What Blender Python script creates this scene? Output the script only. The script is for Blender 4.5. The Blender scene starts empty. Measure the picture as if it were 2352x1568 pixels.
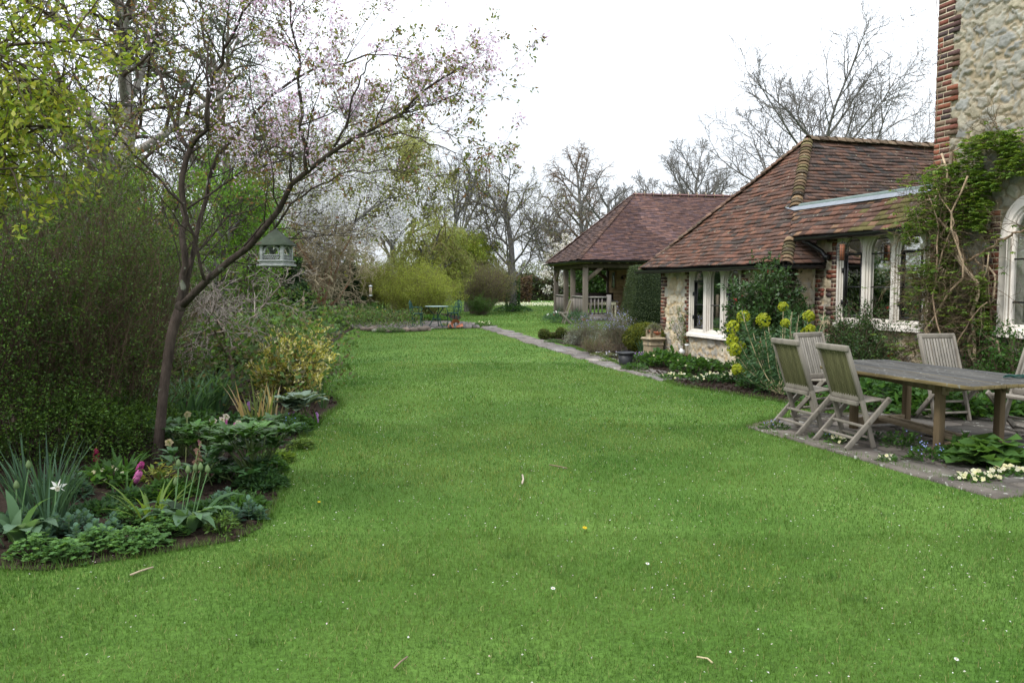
import bpy, math, random
import numpy as np
S = bpy.context.scene; COL = S.collection
PI = math.pi; R = math.radians
# ------------------------------------------------------------------ camera, sky, sun, exposure
H = 1.55; FPX = 1882.0; PITCH = math.atan(132 / FPX)
cam_d = bpy.data.cameras.new('camera'); cam = bpy.data.objects.new('camera', cam_d); COL.objects.link(cam)
cam.location = (0, 0, H); cam.rotation_euler = (PI / 2 - PITCH, 0, 0)
cam_d.sensor_width = 36; cam_d.lens = FPX / 2352 * 36; cam_d.clip_start = 0.05; cam_d.clip_end = 3000
S.camera = cam
SUN_EL, SUN_AZ = R(48), R(-130)          # azimuth measured from +Y towards +X: behind the camera, to the left
W = bpy.data.worlds.new('World'); S.world = W; W.use_nodes = True
nt = W.node_tree; nt.nodes.clear()
def wn(t, **k):
    n = nt.nodes.new(t)
    for a, b in k.items(): setattr(n, a, b)
    return n
sky = wn('ShaderNodeTexSky', sky_type='NISHITA', sun_disc=False)
sky.sun_elevation = SUN_EL; sky.sun_rotation = SUN_AZ; sky.air_density = 1.2; sky.dust_density = 2.0
tc = wn('ShaderNodeTexCoord')
cl = wn('ShaderNodeTexNoise'); cl.inputs['Scale'].default_value = 2.2; cl.inputs['Detail'].default_value = 6
cr = wn('ShaderNodeValToRGB'); cr.color_ramp.elements[0].position = 0.34; cr.color_ramp.elements[1].position = 0.52
cr.color_ramp.elements[0].color = (.72, .72, .72, 1); cr.color_ramp.elements[1].color = (1, 1, 1, 1)
mx = wn('ShaderNodeMix', data_type='RGBA'); mx.inputs[7].default_value = (16.6, 17.6, 18.9, 1)   # overcast cloud
sx = wn('ShaderNodeSeparateXYZ'); el = wn('ShaderNodeMapRange'); el.inputs[1].default_value = 0; el.inputs[2].default_value = 1; el.inputs[3].default_value = .34; el.inputs[4].default_value = 1.0   # overcast: horizon a third as bright as the zenith
vm = wn('ShaderNodeVectorMath', operation='SCALE')
bg = wn('ShaderNodeBackground'); bg.inputs[1].default_value = 0.1
wo = wn('ShaderNodeOutputWorld'); L_ = nt.links
L_.new(tc.outputs['Generated'], cl.inputs['Vector']); L_.new(cl.outputs[0], cr.inputs[0])
L_.new(cr.outputs[0], mx.inputs[0]); L_.new(sky.outputs[0], mx.inputs[6]); L_.new(tc.outputs['Generated'], sx.inputs[0]); L_.new(sx.outputs[2], el.inputs[0]); L_.new(mx.outputs[2], vm.inputs[0]); L_.new(el.outputs[0], vm.inputs['Scale']); L_.new(vm.outputs[0], bg.inputs[0]); L_.new(bg.outputs[0], wo.inputs[0])
sl = bpy.data.lights.new('sun', 'SUN'); so = bpy.data.objects.new('sun', sl); COL.objects.link(so)
sl.energy = 1.25; sl.angle = R(11); sl.color = (1, .96, .9)
_sd = (math.sin(SUN_AZ) * math.cos(SUN_EL), math.cos(SUN_AZ) * math.cos(SUN_EL), math.sin(SUN_EL))
from mathutils import Vector, Matrix
so.rotation_euler = Vector(_sd).to_track_quat('Z', 'Y').to_euler()
so.location = (-20, -20, 30)
vs = S.view_settings; vs.view_transform = 'Standard'; vs.look = 'None'; vs.exposure = 0.87; vs.gamma = 1
cy = S.cycles
cy.max_bounces = 6; cy.diffuse_bounces = 3; cy.glossy_bounces = 2; cy.transmission_bounces = 4; cy.transparent_max_bounces = 8
cy.caustics_reflective = False; cy.caustics_refractive = False
# ------------------------------------------------------------------ helpers
rs = np.random.RandomState
_c, _s = math.cos(PITCH), math.sin(PITCH)
def ray(x, y):
    u = (x - 1176) / FPX; v = (784 - y) / FPX
    return np.array([u, _c + v * _s, -_s + v * _c])
def gp(x, y, z=0.0):                       # the point of the level z seen at a spot of the photograph
    d = ray(x, y); k = (z - H) / d[2]; return d * k + np.array([0, 0, H])
def at(x, y, Y):                           # the point at distance Y
    d = ray(x, y); return d * (Y / d[1]) + np.array([0, 0, H])
def nrm(v): return v / (np.linalg.norm(v, axis=-1, keepdims=True) + 1e-9)
def lerp(a, b, t): return a + (b - a) * t
def vnoise(P, sc, seed=0):                 # value noise on 2-D points
    p = np.asarray(P)[:, :2] * sc; i = np.floor(p).astype(np.int64); f = p - i; f = f * f * (3 - 2 * f)
    def h(a, b):
        n = (a * 374761393 + b * 668265263 + seed * 974711) & 0x7fffffff
        n = (n ^ (n >> 13)) * 1274126177 & 0x7fffffff
        return ((n ^ (n >> 16)) & 0xffff) / 65535.0
    x, y = i[:, 0], i[:, 1]
    a = h(x, y); b = h(x + 1, y); c = h(x, y + 1); d = h(x + 1, y + 1)
    return lerp(lerp(a, b, f[:, 0]), lerp(c, d, f[:, 0]), f[:, 1])
def inpoly(P, poly):
    x, y = P[:, 0], P[:, 1]; r = np.zeros(len(P), bool); n = len(poly)
    for i in range(n):
        x0, y0 = poly[i][:2]; x1, y1 = poly[(i + 1) % n][:2]
        if y0 == y1: continue
        c = ((y0 > y) != (y1 > y)) & (x < (x1 - x0) * (y - y0) / (y1 - y0) + x0); r ^= c
    return r
def pick(pal, n, g, jit=.12):
    pal = np.asarray(pal, float); c = pal[g.randint(0, len(pal), n)]
    return np.clip(c * (1 + g.normal(0, jit, (n, 1))), .002, 1)
class MB:
    def __init__(s): s.v = []; s.f = []; s.c = []; s.n = 0
    def add(s, v, f, c=(1, 1, 1)):
        v = np.asarray(v, float).reshape(-1, 3); f = np.asarray(f, np.int64)
        if f.ndim == 1: f = f[None]
        c = np.asarray(c, float)
        if c.ndim == 1: c = np.tile(c, (len(f), 1))
        s.v.append(v); s.f.append(f + s.n); s.c.append(c); s.n += len(v); return s
    def box(s, c, size, M=None, col=(1, 1, 1)):
        h = np.array(size) / 2
        v = np.array([[x, y, z] for x in (-1, 1) for y in (-1, 1) for z in (-1, 1)]) * h
        if M is not None: v = v @ np.asarray(M).T
        return s.add(v + np.array(c), BOXF, col)
    def beam(s, a, b, w, h, col=(1, 1, 1), up=(0, 0, 1)):
        a = np.array(a, float); b = np.array(b, float); d = b - a; L = np.linalg.norm(d); d = d / L
        u = np.array(up, float); sd = np.cross(d, u)
        if np.linalg.norm(sd) < 1e-3: sd = np.cross(d, np.array([0, 1.0, 0]))
        sd /= np.linalg.norm(sd); u = np.cross(sd, d)
        return s.box((a + b) / 2, (L, w, h), np.array([d, sd, u]).T, col)
    def tubes(s, P, r, k=5, col=(1, 1, 1)):   # P (N,K,3), r (N,K)
        P = np.asarray(P, float); r = np.asarray(r, float)
        if P.ndim == 2: P = P[None]; r = r[None]
        N, K, _ = P.shape
        T = np.empty_like(P); T[:, 1:-1] = P[:, 2:] - P[:, :-2]; T[:, 0] = P[:, 1] - P[:, 0]; T[:, -1] = P[:, -1] - P[:, -2]
        T = nrm(T); ax = np.where(np.abs(nrm(P[:, -1] - P[:, 0])[:, 2:3]) > .8, [[1.0, 0, 0]], [[0, 0, 1.0]])[:, None, :]
        sd = nrm(np.cross(T, ax)); up = np.cross(sd, T)
        an = np.arange(k) * 2 * PI / k
        ring = P[:, :, None] + r[:, :, None, None] * (sd[:, :, None] * np.cos(an)[None, None, :, None] + up[:, :, None] * np.sin(an)[None, None, :, None])
        base = (np.arange(N) * K * k)[:, None, None] + (np.arange(K - 1) * k)[None, :, None] + np.arange(k)[None, None]
        nx = (np.arange(N) * K * k)[:, None, None] + (np.arange(K - 1) * k)[None, :, None] + ((np.arange(k) + 1) % k)[None, None]
        f = np.stack([base, nx, nx + k, base + k], -1).reshape(-1, 4)
        c = np.asarray(col, float)
        if c.ndim == 2: c = np.repeat(c, (K - 1) * k, axis=0)
        return s.add(ring.reshape(-1, 3), f, c)
    def tube(s, pts, r, k=8, col=(1, 1, 1)):
        pts = np.asarray(pts, float); r = np.broadcast_to(np.asarray(r, float), (len(pts),))
        s.tubes(pts, r, k, col)
        b = s.n - len(pts) * k; s.f.append(np.array([list(range(b, b + k))[::-1]])); s.c.append(np.array([col], float).reshape(1, 3))
        e = s.n - k; s.f.append(np.array([list(range(e, e + k))])); s.c.append(np.array([col], float).reshape(1, 3)); return s
    def lathe(s, prof, n=24, c=(0, 0, 0), col=(1, 1, 1), wob=None):
        prof = np.asarray(prof, float); an = np.arange(n) * 2 * PI / n; K = len(prof)
        v = np.stack([prof[:, 0][:, None] * np.cos(an), prof[:, 0][:, None] * np.sin(an), np.repeat(prof[:, 1][:, None], n, 1)], -1)
        if wob is not None: v = v * wob
        b = (np.arange(K - 1) * n)[:, None] + np.arange(n)[None]; e = (np.arange(K - 1) * n)[:, None] + ((np.arange(n) + 1) % n)[None]
        return s.add(v.reshape(-1, 3) + np.array(c), np.stack([b, e, e + n, b + n], -1).reshape(-1, 4), col)
    def leaves(s, P, D, Ln, Wd, C, g, fold=.22, flat=0.0):
        N = len(P); D = nrm(np.asarray(D, float)); rv = g.normal(size=(N, 3)); rv[:, 2] += flat * 3
        sd = nrm(np.cross(D, rv)); up = np.cross(sd, D)
        Ln = np.broadcast_to(Ln, (N,))[:, None]; Wd = np.broadcast_to(Wd, (N,))[:, None]
        m = P + D * Ln * .45
        v = np.stack([P, m + sd * Wd / 2 + up * Wd * fold, P + D * Ln, m - sd * Wd / 2 + up * Wd * fold], 1)
        return s.add(v.reshape(-1, 3), np.arange(N * 4).reshape(N, 4), C)
    def blades3(s, P, az, h, lean, w, C):        # one-triangle grass blades
        N = len(P); d = np.stack([np.cos(az), np.sin(az), np.zeros(N)], -1); p = np.stack([-np.sin(az), np.cos(az), np.zeros(N)], -1)
        tip = P + d * (h * np.sin(lean))[:, None]; tip[:, 2] += h * np.cos(lean)
        v = np.stack([P - p * w[:, None] / 2, P + p * w[:, None] / 2, tip], 1)
        return s.add(v.reshape(-1, 3), np.arange(N * 3).reshape(N, 3), C)
    def straps(s, P, az, tilt, L, Wd, bend, C, prof=(.6, 1, 1, .8, .45, .03), fold=.15, M=None):
        N = len(P); K = len(prof); az = np.broadcast_to(az, (N,)).astype(float); prof = np.asarray(prof, float)
        L = np.broadcast_to(L, (N,)).astype(float); Wd = np.broadcast_to(Wd, (N,)).astype(float)
        tilt = np.broadcast_to(tilt, (N,)).astype(float); bend = np.broadcast_to(bend, (N,)).astype(float)
        t = np.linspace(0, 1, K); ang = tilt[:, None] + bend[:, None] * t[None] ** 1.4
        hd = np.stack([np.cos(az), np.sin(az), 0 * az], -1); pd = np.stack([-np.sin(az), np.cos(az), 0 * az], -1)
        dl = L[:, None] / (K - 1); dh = np.sin(ang) * dl; dz = np.cos(ang) * dl
        ch = np.concatenate([np.zeros((N, 1)), np.cumsum(dh[:, :-1], 1)], 1); cz = np.concatenate([np.zeros((N, 1)), np.cumsum(dz[:, :-1], 1)], 1)
        mid = P[:, None] + hd[:, None] * ch[..., None]; mid[..., 2] += cz
        nm = -hd[:, None] * np.cos(ang)[..., None]; nm[..., 2] += np.sin(ang)
        w = Wd[:, None] * prof[None]
        l = mid + pd[:, None] * (w / 2)[..., None] + nm * (w * fold)[..., None]; r = mid - pd[:, None] * (w / 2)[..., None] + nm * (w * fold)[..., None]
        v = np.stack([l, mid, r], 2).reshape(-1, 3)
        if M is not None: v = v @ np.asarray(M).T
        b = (np.arange(N) * K * 3)[:, None] + (np.arange(K - 1) * 3)[None]
        f = np.concatenate([np.stack([b, b + 1, b + 4, b + 3], -1), np.stack([b + 1, b + 2, b + 5, b + 4], -1)], 1).reshape(-1, 4)
        C = np.asarray(C, float)
        if C.ndim == 2: C = np.repeat(C, (K - 1) * 2, axis=0)
        return s.add(v, f, C)
    def blob(s, c, r, g, col=(1, 1, 1), n=8, m=5, jit=.15):
        c = np.array(c); r = np.broadcast_to(np.array(r, float), (3,))
        th = np.linspace(0.0, PI, m + 1); prof = np.stack([np.sin(th) + .001, np.cos(th)], -1)
        an = np.arange(n) * 2 * PI / n
        v = np.stack([prof[:, 0][:, None] * np.cos(an), prof[:, 0][:, None] * np.sin(an), np.repeat(prof[:, 1][:, None], n, 1)], -1)
        v = v * (1 + g.normal(0, jit, v.shape[:2] + (1,))) * r + c
        b = (np.arange(m) * n)[:, None] + np.arange(n)[None]; e = (np.arange(m) * n)[:, None] + ((np.arange(n) + 1) % n)[None]
        return s.add(v.reshape(-1, 3), np.stack([b, e, e + n, b + n], -1).reshape(-1, 4), col)
    def merge(s, o, M=None, off=(0, 0, 0), col=None):
        for v, f, c in zip([np.concatenate(o.v)], [None], [None]):
            v2 = v @ np.asarray(M).T if M is not None else v
            base = s.n; s.v.append(v2 + np.array(off)); s.n += len(v)
            for ff, cc in zip(o.f, o.c): s.f.append(ff + base); s.c.append(cc if col is None else np.tile(np.asarray(col, float), (len(ff), 1)))
        return s
    def build(s, name, mat, parent=None, smooth=False, bevel=0, local=False, base=None):
        me = bpy.data.meshes.new(name); v = np.concatenate(s.v)
        off = np.zeros(3)
        if not local:
            if parent is not None:
                off = np.array(parent.location)
                if parent.parent is not None: off = off + np.array(parent.parent.location)
            elif base is not None: off = np.array(base)
        v = v - off
        ls = []; lt = []; cols = []; lv = []; pos = 0
        for f, c in zip(s.f, s.c):
            m, k = f.shape; lv.append(f.reshape(-1)); ls.append(pos + np.arange(m) * k); lt.append(np.full(m, k)); pos += m * k; cols.append(c)
        lv = np.concatenate(lv); ls = np.concatenate(ls); lt = np.concatenate(lt); cols = np.concatenate(cols)
        me.vertices.add(len(v)); me.vertices.foreach_set('co', v.astype(np.float32).ravel())
        me.loops.add(len(lv)); me.loops.foreach_set('vertex_index', lv.astype(np.int32))
        me.polygons.add(len(ls)); me.polygons.foreach_set('loop_start', ls.astype(np.int32)); me.polygons.foreach_set('loop_total', lt.astype(np.int32))
        if smooth: me.polygons.foreach_set('use_smooth', np.ones(len(ls), bool))
        me.update(calc_edges=True)
        at_ = me.attributes.new('Col', 'FLOAT_COLOR', 'FACE')
        at_.data.foreach_set('color', np.concatenate([cols, np.ones((len(cols), 1))], 1).astype(np.float32).ravel())
        me.materials.append(mat)
        o = bpy.data.objects.new(name, me); COL.objects.link(o)
        if parent is not None: o.parent = parent
        elif not local: o.location = off
        if bevel:
            b = o.modifiers.new('bevel', 'BEVEL'); b.width = bevel; b.segments = 2; b.limit_method = 'ANGLE'
        return o
BOXF = np.array([[0, 1, 3, 2], [4, 6, 7, 5], [0, 4, 5, 1], [2, 3, 7, 6], [0, 2, 6, 4], [1, 5, 7, 3]])
def rotz(a): c, s = math.cos(a), math.sin(a); return np.array([[c, -s, 0], [s, c, 0], [0, 0, 1]])
def roty(a): c, s = math.cos(a), math.sin(a); return np.array([[c, 0, s], [0, 1, 0], [-s, 0, c]])
def rotx(a): c, s = math.cos(a), math.sin(a); return np.array([[1, 0, 0], [0, c, -s], [0, s, c]])
def tag(o, label=None, cat=None, group=None, kind=None):
    if label: o['label'] = label
    if cat: o['category'] = cat
    if group: o['group'] = group
    if kind: o['kind'] = kind
    return o
def thing(name, label, cat, loc=(0, 0, 0), rot=0.0, group=None):
    o = bpy.data.objects.new(name, None); COL.objects.link(o); o.location = loc; o.rotation_euler = (0, 0, rot)
    o.empty_display_size = .2
    return tag(o, label, cat, group)
def dup(root, loc, rot=0.0, label=None, group=None, scale=None):
    r = root.copy(); COL.objects.link(r); r.location = loc; r.rotation_euler = (0, 0, rot)
    if scale: r.scale = (scale, scale, scale)
    if label: r['label'] = label
    if group: r['group'] = group
    for ch in list(root.children):
        c = ch.copy(); COL.objects.link(c); c.parent = r
        for g_ in ch.children:
            d = g_.copy(); COL.objects.link(d); d.parent = c
    return r
# ------------------------------------------------------------------ materials
def mat(name, base=None, rough=.7, ns=None, na=.25, bump=0.0, bs=None, metal=0.0, spec=.4, trans=0.0, stretch=None, lich=None, coat=0.0, tt=(1.35, 1.25, .7)):
    m = bpy.data.materials.new(name); m.use_nodes = True; n = m.node_tree; n.nodes.clear(); l = n.links
    out = n.nodes.new('ShaderNodeOutputMaterial'); p = n.nodes.new('ShaderNodeBsdfPrincipled')
    p.inputs['Roughness'].default_value = rough; p.inputs['Metallic'].default_value = metal; p.inputs['Specular IOR Level'].default_value = spec
    p.inputs['Coat Weight'].default_value = coat
    if base is None:
        a = n.nodes.new('ShaderNodeAttribute'); a.attribute_name = 'Col'; c = a.outputs['Color']
    else:
        a = n.nodes.new('ShaderNodeRGB'); a.outputs[0].default_value = (*base, 1); c = a.outputs[0]
    tx = n.nodes.new('ShaderNodeTexCoord'); vec = tx.outputs['Object']
    if stretch is not None:
        mp = n.nodes.new('ShaderNodeMapping'); mp.inputs['Scale'].default_value = stretch; l.new(vec, mp.inputs['Vector']); vec = mp.outputs[0]
    if ns:
        t = n.nodes.new('ShaderNodeTexNoise'); t.inputs['Scale'].default_value = ns; t.inputs['Detail'].default_value = 5; t.inputs['Roughness'].default_value = .65
        l.new(vec, t.inputs['Vector'])
        r = n.nodes.new('ShaderNodeMapRange'); r.inputs[1].default_value = .28; r.inputs[2].default_value = .72; r.inputs[3].default_value = 1 - na; r.inputs[4].default_value = 1 + na
        l.new(t.outputs[0], r.inputs[0])
        mm = n.nodes.new('ShaderNodeVectorMath'); mm.operation = 'SCALE'; l.new(c, mm.inputs[0]); l.new(r.outputs[0], mm.inputs['Scale']); c = mm.outputs[0]
    if lich:
        lc, lsz, th = lich
        t2 = n.nodes.new('ShaderNodeTexNoise'); t2.inputs['Scale'].default_value = lsz; t2.inputs['Detail'].default_value = 4; l.new(tx.outputs['Object'], t2.inputs['Vector'])
        r2 = n.nodes.new('ShaderNodeMapRange'); r2.inputs[1].default_value = th; r2.inputs[2].default_value = th + .05; l.new(t2.outputs[0], r2.inputs[0])
        q = n.nodes.new('ShaderNodeMix'); q.data_type = 'RGBA'; q.inputs[7].default_value = (*lc, 1); l.new(r2.outputs[0], q.inputs[0]); l.new(c, q.inputs[6]); c = q.outputs[2]
    l.new(c, p.inputs['Base Color'])
    if bump:
        t3 = n.nodes.new('ShaderNodeTexNoise'); t3.inputs['Scale'].default_value = bs or (ns or 10) * 3; t3.inputs['Detail'].default_value = 6; l.new(vec, t3.inputs['Vector'])
        b = n.nodes.new('ShaderNodeBump'); b.inputs['Strength'].default_value = bump; b.inputs['Distance'].default_value = .02; l.new(t3.outputs[0], b.inputs['Height']); l.new(b.outputs[0], p.inputs['Normal'])
    sh = p.outputs[0]
    if trans:
        tr = n.nodes.new('ShaderNodeBsdfTranslucent'); s2 = n.nodes.new('ShaderNodeVectorMath'); s2.operation = 'MULTIPLY'; s2.inputs[1].default_value = tt
        l.new(c, s2.inputs[0]); l.new(s2.outputs[0], tr.inputs['Color'])
        ms = n.nodes.new('ShaderNodeMixShader'); ms.inputs[0].default_value = trans; l.new(sh, ms.inputs[1]); l.new(tr.outputs[0], ms.inputs[2]); sh = ms.outputs[0]
    l.new(sh, out.inputs[0]); return m
m_leaf = mat('leaf', rough=.55, spec=.25, trans=.45)
m_gloss = mat('glossy_leaf', rough=.4, spec=.28, trans=.25)
m_petal = mat('petal', rough=.6, spec=.2, trans=.5, tt=(1.05, 1.0, 1.05))
m_grass = mat('grass', rough=.6, spec=.2, trans=.3)
m_bark = mat('bark', rough=.95, spec=.08, ns=16, na=.5, bump=.9, bs=38, stretch=(1, 1, .35), lich=((.16, .165, .13), 9, .63))
m_twig = mat('twig', rough=.9, spec=.1)
m_stem = mat('stem', rough=.7, spec=.2)
m_stone = mat('rubble_stone', rough=.9, spec=.15, ns=9, na=.22, bump=.45, bs=30)
m_brick = mat('brick', rough=.9, spec=.15, ns=30, na=.25, bump=.3, bs=80)
m_tile = mat('clay_tile', rough=.85, spec=.2, ns=22, na=.3, bump=.3, bs=60, lich=((.30, .29, .22), 16, .66))
m_tile2 = mat('plain_clay_tile', rough=.85, spec=.2, ns=12, na=.2, bump=.2, bs=60)
m_white = mat('painted_stone', rough=.75, spec=.25, ns=6, na=.07, bump=.25, bs=14)
m_teak = mat('weathered_teak', rough=.9, spec=.1, ns=9, na=.3, bump=.35, bs=40, stretch=(1, 1, .12))
m_teakt = mat('weathered_teak_board', rough=.9, spec=.1, ns=9, na=.4, bump=.35, bs=50, stretch=(.9, .1, 1), lich=((.20, .20, .185), 22, .64))
m_oak = mat('weathered_oak', rough=.9, spec=.15, ns=7, na=.3, bump=.3, bs=40, stretch=(1, 1, .12))
m_board = mat('oak_board', rough=.85, spec=.15, ns=5, na=.3, bump=.2, bs=30, stretch=(.3, .3, 1.5))
m_slab = mat('paving_slab', rough=.95, spec=.08, ns=5, na=.3, bump=.4, bs=25, lich=((.33, .33, .29), 13, .63))
m_soil = mat('soil', (.028, .019, .014), rough=.95, spec=.1, ns=14, na=.5, bump=1.0, bs=35)
m_iron = mat('black_iron', (.012, .012, .013), rough=.4, spec=.5)
m_plastic = mat('black_plastic', (.018, .019, .021), rough=.5, spec=.4, ns=8, na=.2)
m_lead = mat('lead', (.20, .215, .24), rough=.75, metal=.1, ns=10, na=.15)
m_felt = mat('green_felt', (.11, .145, .13), rough=.8, ns=15, na=.2)
m_terra = mat('terracotta', (.42, .15, .08), rough=.85, ns=12, na=.2, bump=.2)
m_clay = mat('buff_clay', (.30, .235, .15), rough=.85, ns=7, na=.35, bump=.3, lich=((.16, .14, .1), 9, .58))
m_green = mat('green_paint', (.022, .062, .050), rough=.7, spec=.15, ns=20, na=.35, lich=((.2, .23, .21), 30, .70))
m_copper = mat('verdigris_roof', (.05, .063, .044), rough=.8, spec=.12, ns=9, na=.3, lich=((.06, .05, .035), 14, .62))
m_peel = mat('peeling_paint', (.29, .30, .295), rough=.85, spec=.12, ns=18, na=.3, bump=.3, lich=((.10, .09, .075), 22, .62))
m_plain = mat('plain', rough=.7)
m_cream = mat('cream_paint', (.62, .56, .40), rough=.5, ns=6, na=.08)
m_metal = mat('metal', (.45, .46, .47), rough=.35, metal=.8)
def glass():
    m = bpy.data.materials.new('window_glass'); m.use_nodes = True; n = m.node_tree; n.nodes.clear(); l = n.links
    o = n.nodes.new('ShaderNodeOutputMaterial'); g = n.nodes.new('ShaderNodeBsdfGlossy'); g.inputs['Roughness'].default_value = .03
    t = n.nodes.new('ShaderNodeBsdfTransparent'); t.inputs[0].default_value = (.8, .84, .82, 1)
    f = n.nodes.new('ShaderNodeFresnel'); f.inputs[0].default_value = 1.5
    x = n.nodes.new('ShaderNodeMixShader'); l.new(f.outputs[0], x.inputs[0]); l.new(t.outputs[0], x.inputs[1]); l.new(g.outputs[0], x.inputs[2]); l.new(x.outputs[0], o.inputs[0])
    return m
m_glass = glass()
def ground_mat():
    m = bpy.data.materials.new('turf'); m.use_nodes = True; n = m.node_tree; l = n.links; p = n.nodes['Principled BSDF']; p.inputs['Roughness'].default_value = .9; p.inputs['Specular IOR Level'].default_value = .1
    t = n.nodes.new('ShaderNodeTexCoord'); cols = None
    def noise(sc, d=4):
        q = n.nodes.new('ShaderNodeTexNoise'); q.inputs['Scale'].default_value = sc; q.inputs['Detail'].default_value = d; l.new(t.outputs['Object'], q.inputs['Vector']); return q.outputs[0]
    r = n.nodes.new('ShaderNodeValToRGB'); e = r.color_ramp.elements; e[0].position = .3; e[0].color = (.048, .110, .014, 1); e[1].position = .7; e[1].color = (.100, .178, .034, 1)
    l.new(noise(.55, 6), r.inputs[0])
    r2 = n.nodes.new('ShaderNodeMapRange'); r2.inputs[1].default_value = .3; r2.inputs[2].default_value = .7; r2.inputs[3].default_value = .75; r2.inputs[4].default_value = 1.18; l.new(noise(38, 3), r2.inputs[0])
    mm = n.nodes.new('ShaderNodeVectorMath'); mm.operation = 'SCALE'; l.new(r.outputs[0], mm.inputs[0]); l.new(r2.outputs[0], mm.inputs['Scale']); l.new(mm.outputs[0], p.inputs['Base Color'])
    b = n.nodes.new('ShaderNodeBump'); b.inputs['Strength'].default_value = .6; b.inputs['Distance'].default_value = .03; l.new(noise(60, 4), b.inputs['Height']); l.new(b.outputs[0], p.inputs['Normal'])
    return m
m_turf = ground_mat()
# ------------------------------------------------------------------ frames of the two buildings
class Fr:
    def __init__(s, o, ex, ey): s.o = np.array([o[0], o[1], 0.0]); s.ex = np.array([*ex, 0.0]); s.ey = np.array([*ey, 0.0])
    def P(s, u, v, z):
        u, v, z = np.broadcast_arrays(np.asarray(u, float), np.asarray(v, float), np.asarray(z, float))
        return s.o + u[..., None] * s.ex + v[..., None] * s.ey + z[..., None] * np.array([0, 0, 1.0])
    def box(s, mb, u0, u1, v0, v1, z0, z1, col=(1, 1, 1)):
        q = s.P([u0, u0, u0, u0, u1, u1, u1, u1], [v0, v0, v1, v1, v0, v0, v1, v1], [z0, z1] * 4)
        return mb.add(q, BOXF, col)
_t = R(17); _a = np.array([-math.sin(_t), math.cos(_t)]); _b = np.array([math.cos(_t), math.sin(_t)])
CB = Fr(gp(1520, 808)[:2], -_a, _b)        # cottage: u runs along the front towards the camera, v into the house
_t = R(9); GB = Fr(gp(1344, 737)[:2], (-math.sin(_t), math.cos(_t)), (math.cos(_t), math.sin(_t)))   # pavilion: u away, v to the right
def poly(pix): return np.array([gp(x, y) for x, y in pix])
def sheet(name, pts, z, m):
    mb = MB(); p = np.array(pts, float).copy(); p[:, 2] = z; mb.add(p, np.arange(len(p))[None]); return tag(mb.build(name, m), kind='structure')
# ------------------------------------------------------------------ ground, beds, path, patio
mb = MB(); n_ = 48; an = np.arange(n_) * 2 * PI / n_
mb.add(np.stack([700 * np.cos(an), 700 * np.sin(an), 0 * an], -1), np.arange(n_)[None]); tag(mb.build('ground', m_turf), kind='structure')
LBED = poly([(-700, 1330), (0, 1308), (100, 1312), (200, 1298), (350, 1275), (440, 1258), (540, 1243), (600, 1212), (640, 1150), (643, 1100), (660, 1050), (690, 1010), (730, 968), (785, 932), (772, 915), (742, 905), (738, 860), (745, 820), (765, 788), (800, 762), (835, 745), (870, 742), (1000, 741), (1052, 737), (1060, 727), (1000, 716), (900, 710), (840, 700), (760, 694), (500, 694), (-1600, 760)])
RBED = np.concatenate([poly([(1236, 776), (1300, 793), (1380, 818), (1450, 852), (1500, 864), (1560, 886), (1620, 895), (1690, 907), (1760, 917), (1830, 930), (1900, 943), (1960, 948), (2110, 952), (2200, 962), (2420, 968)]), CB.P([9.2, 4.85, 4.85, 0, -.3], [.45, .45, .02, .02, 2.0], 0), poly([(1500, 758), (1420, 757), (1330, 759), (1250, 764)])])
PATIO = np.concatenate([poly([(1712, 978), (1790, 1003), (1880, 1023), (1980, 1054), (2080, 1077), (2160, 1099), (2260, 1123), (2360, 1143), (2700, 1240)]), np.array([[6.4, 6.6, 0]]), poly([(2420, 966), (2200, 960), (2110, 950), (1960, 946), (1850, 955), (1770, 963)])])
TERR = poly([(800, 753), (850, 746), (930, 742), (1010, 741), (1060, 742), (1098, 746), (1104, 753), (1060, 755), (980, 757), (920, 762), (850, 760)])
def soil_bed(name, P, seed, ymax):
    mb = MB(); p = P.copy(); p[:, 2] = .006; mb.add(p, np.arange(len(p))[None]); g = rs(seed)
    lo, hi = P[:, :2].min(0), P[:, :2].max(0); hi[1] = min(hi[1], ymax); lo[0] = max(lo[0], -8)
    q = lo + g.rand(9000, 2) * (hi - lo); q = q[inpoly(q, P)]
    for x, y in q[:2600]:
        r = g.uniform(.008, .032); mb.blob((x, y, .006 + r * .3), (r * g.uniform(.8, 1.5), r, r * .8), g, n=5, m=3, jit=.25)
    return tag(mb.build(name, m_soil), kind='structure')
soil_bed('flower_bed', LBED, 3, 15); soil_bed('border_bed', RBED, 4, 19)
g = rs(5)
def slabs(name, cells, z, th, pal, seed):
    g = rs(seed); mb = MB()
    for q in cells:
        q = np.array(q, float); q[:, :2] += g.normal(0, .012, (4, 2)); c = pick(pal, 1, g)[0]; t = g.normal(0, .003)
        v = np.concatenate([np.c_[q[:, :2], np.full(4, z - th)], np.c_[q[:, :2] * .985 + q[:, :2].mean(0) * .015, z + t + g.normal(0, .002, 4)]])
        mb.add(v, [[4, 5, 6, 7], [0, 1, 5, 4], [1, 2, 6, 5], [2, 3, 7, 6], [3, 0, 4, 7]], c)
    return tag(mb.build(name, m_slab), kind='structure')
SLAB = [(.165, .145, .13), (.195, .17, .15), (.135, .12, .11), (.175, .16, .15)]
A_, B_ = gp(1112, 749)[:2], gp(1530, 868)[:2]; L = np.linalg.norm(B_ - A_); d = (B_ - A_) / L; e = np.array([d[1], -d[0]]) * -1
cells = []; pos = 0
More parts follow.
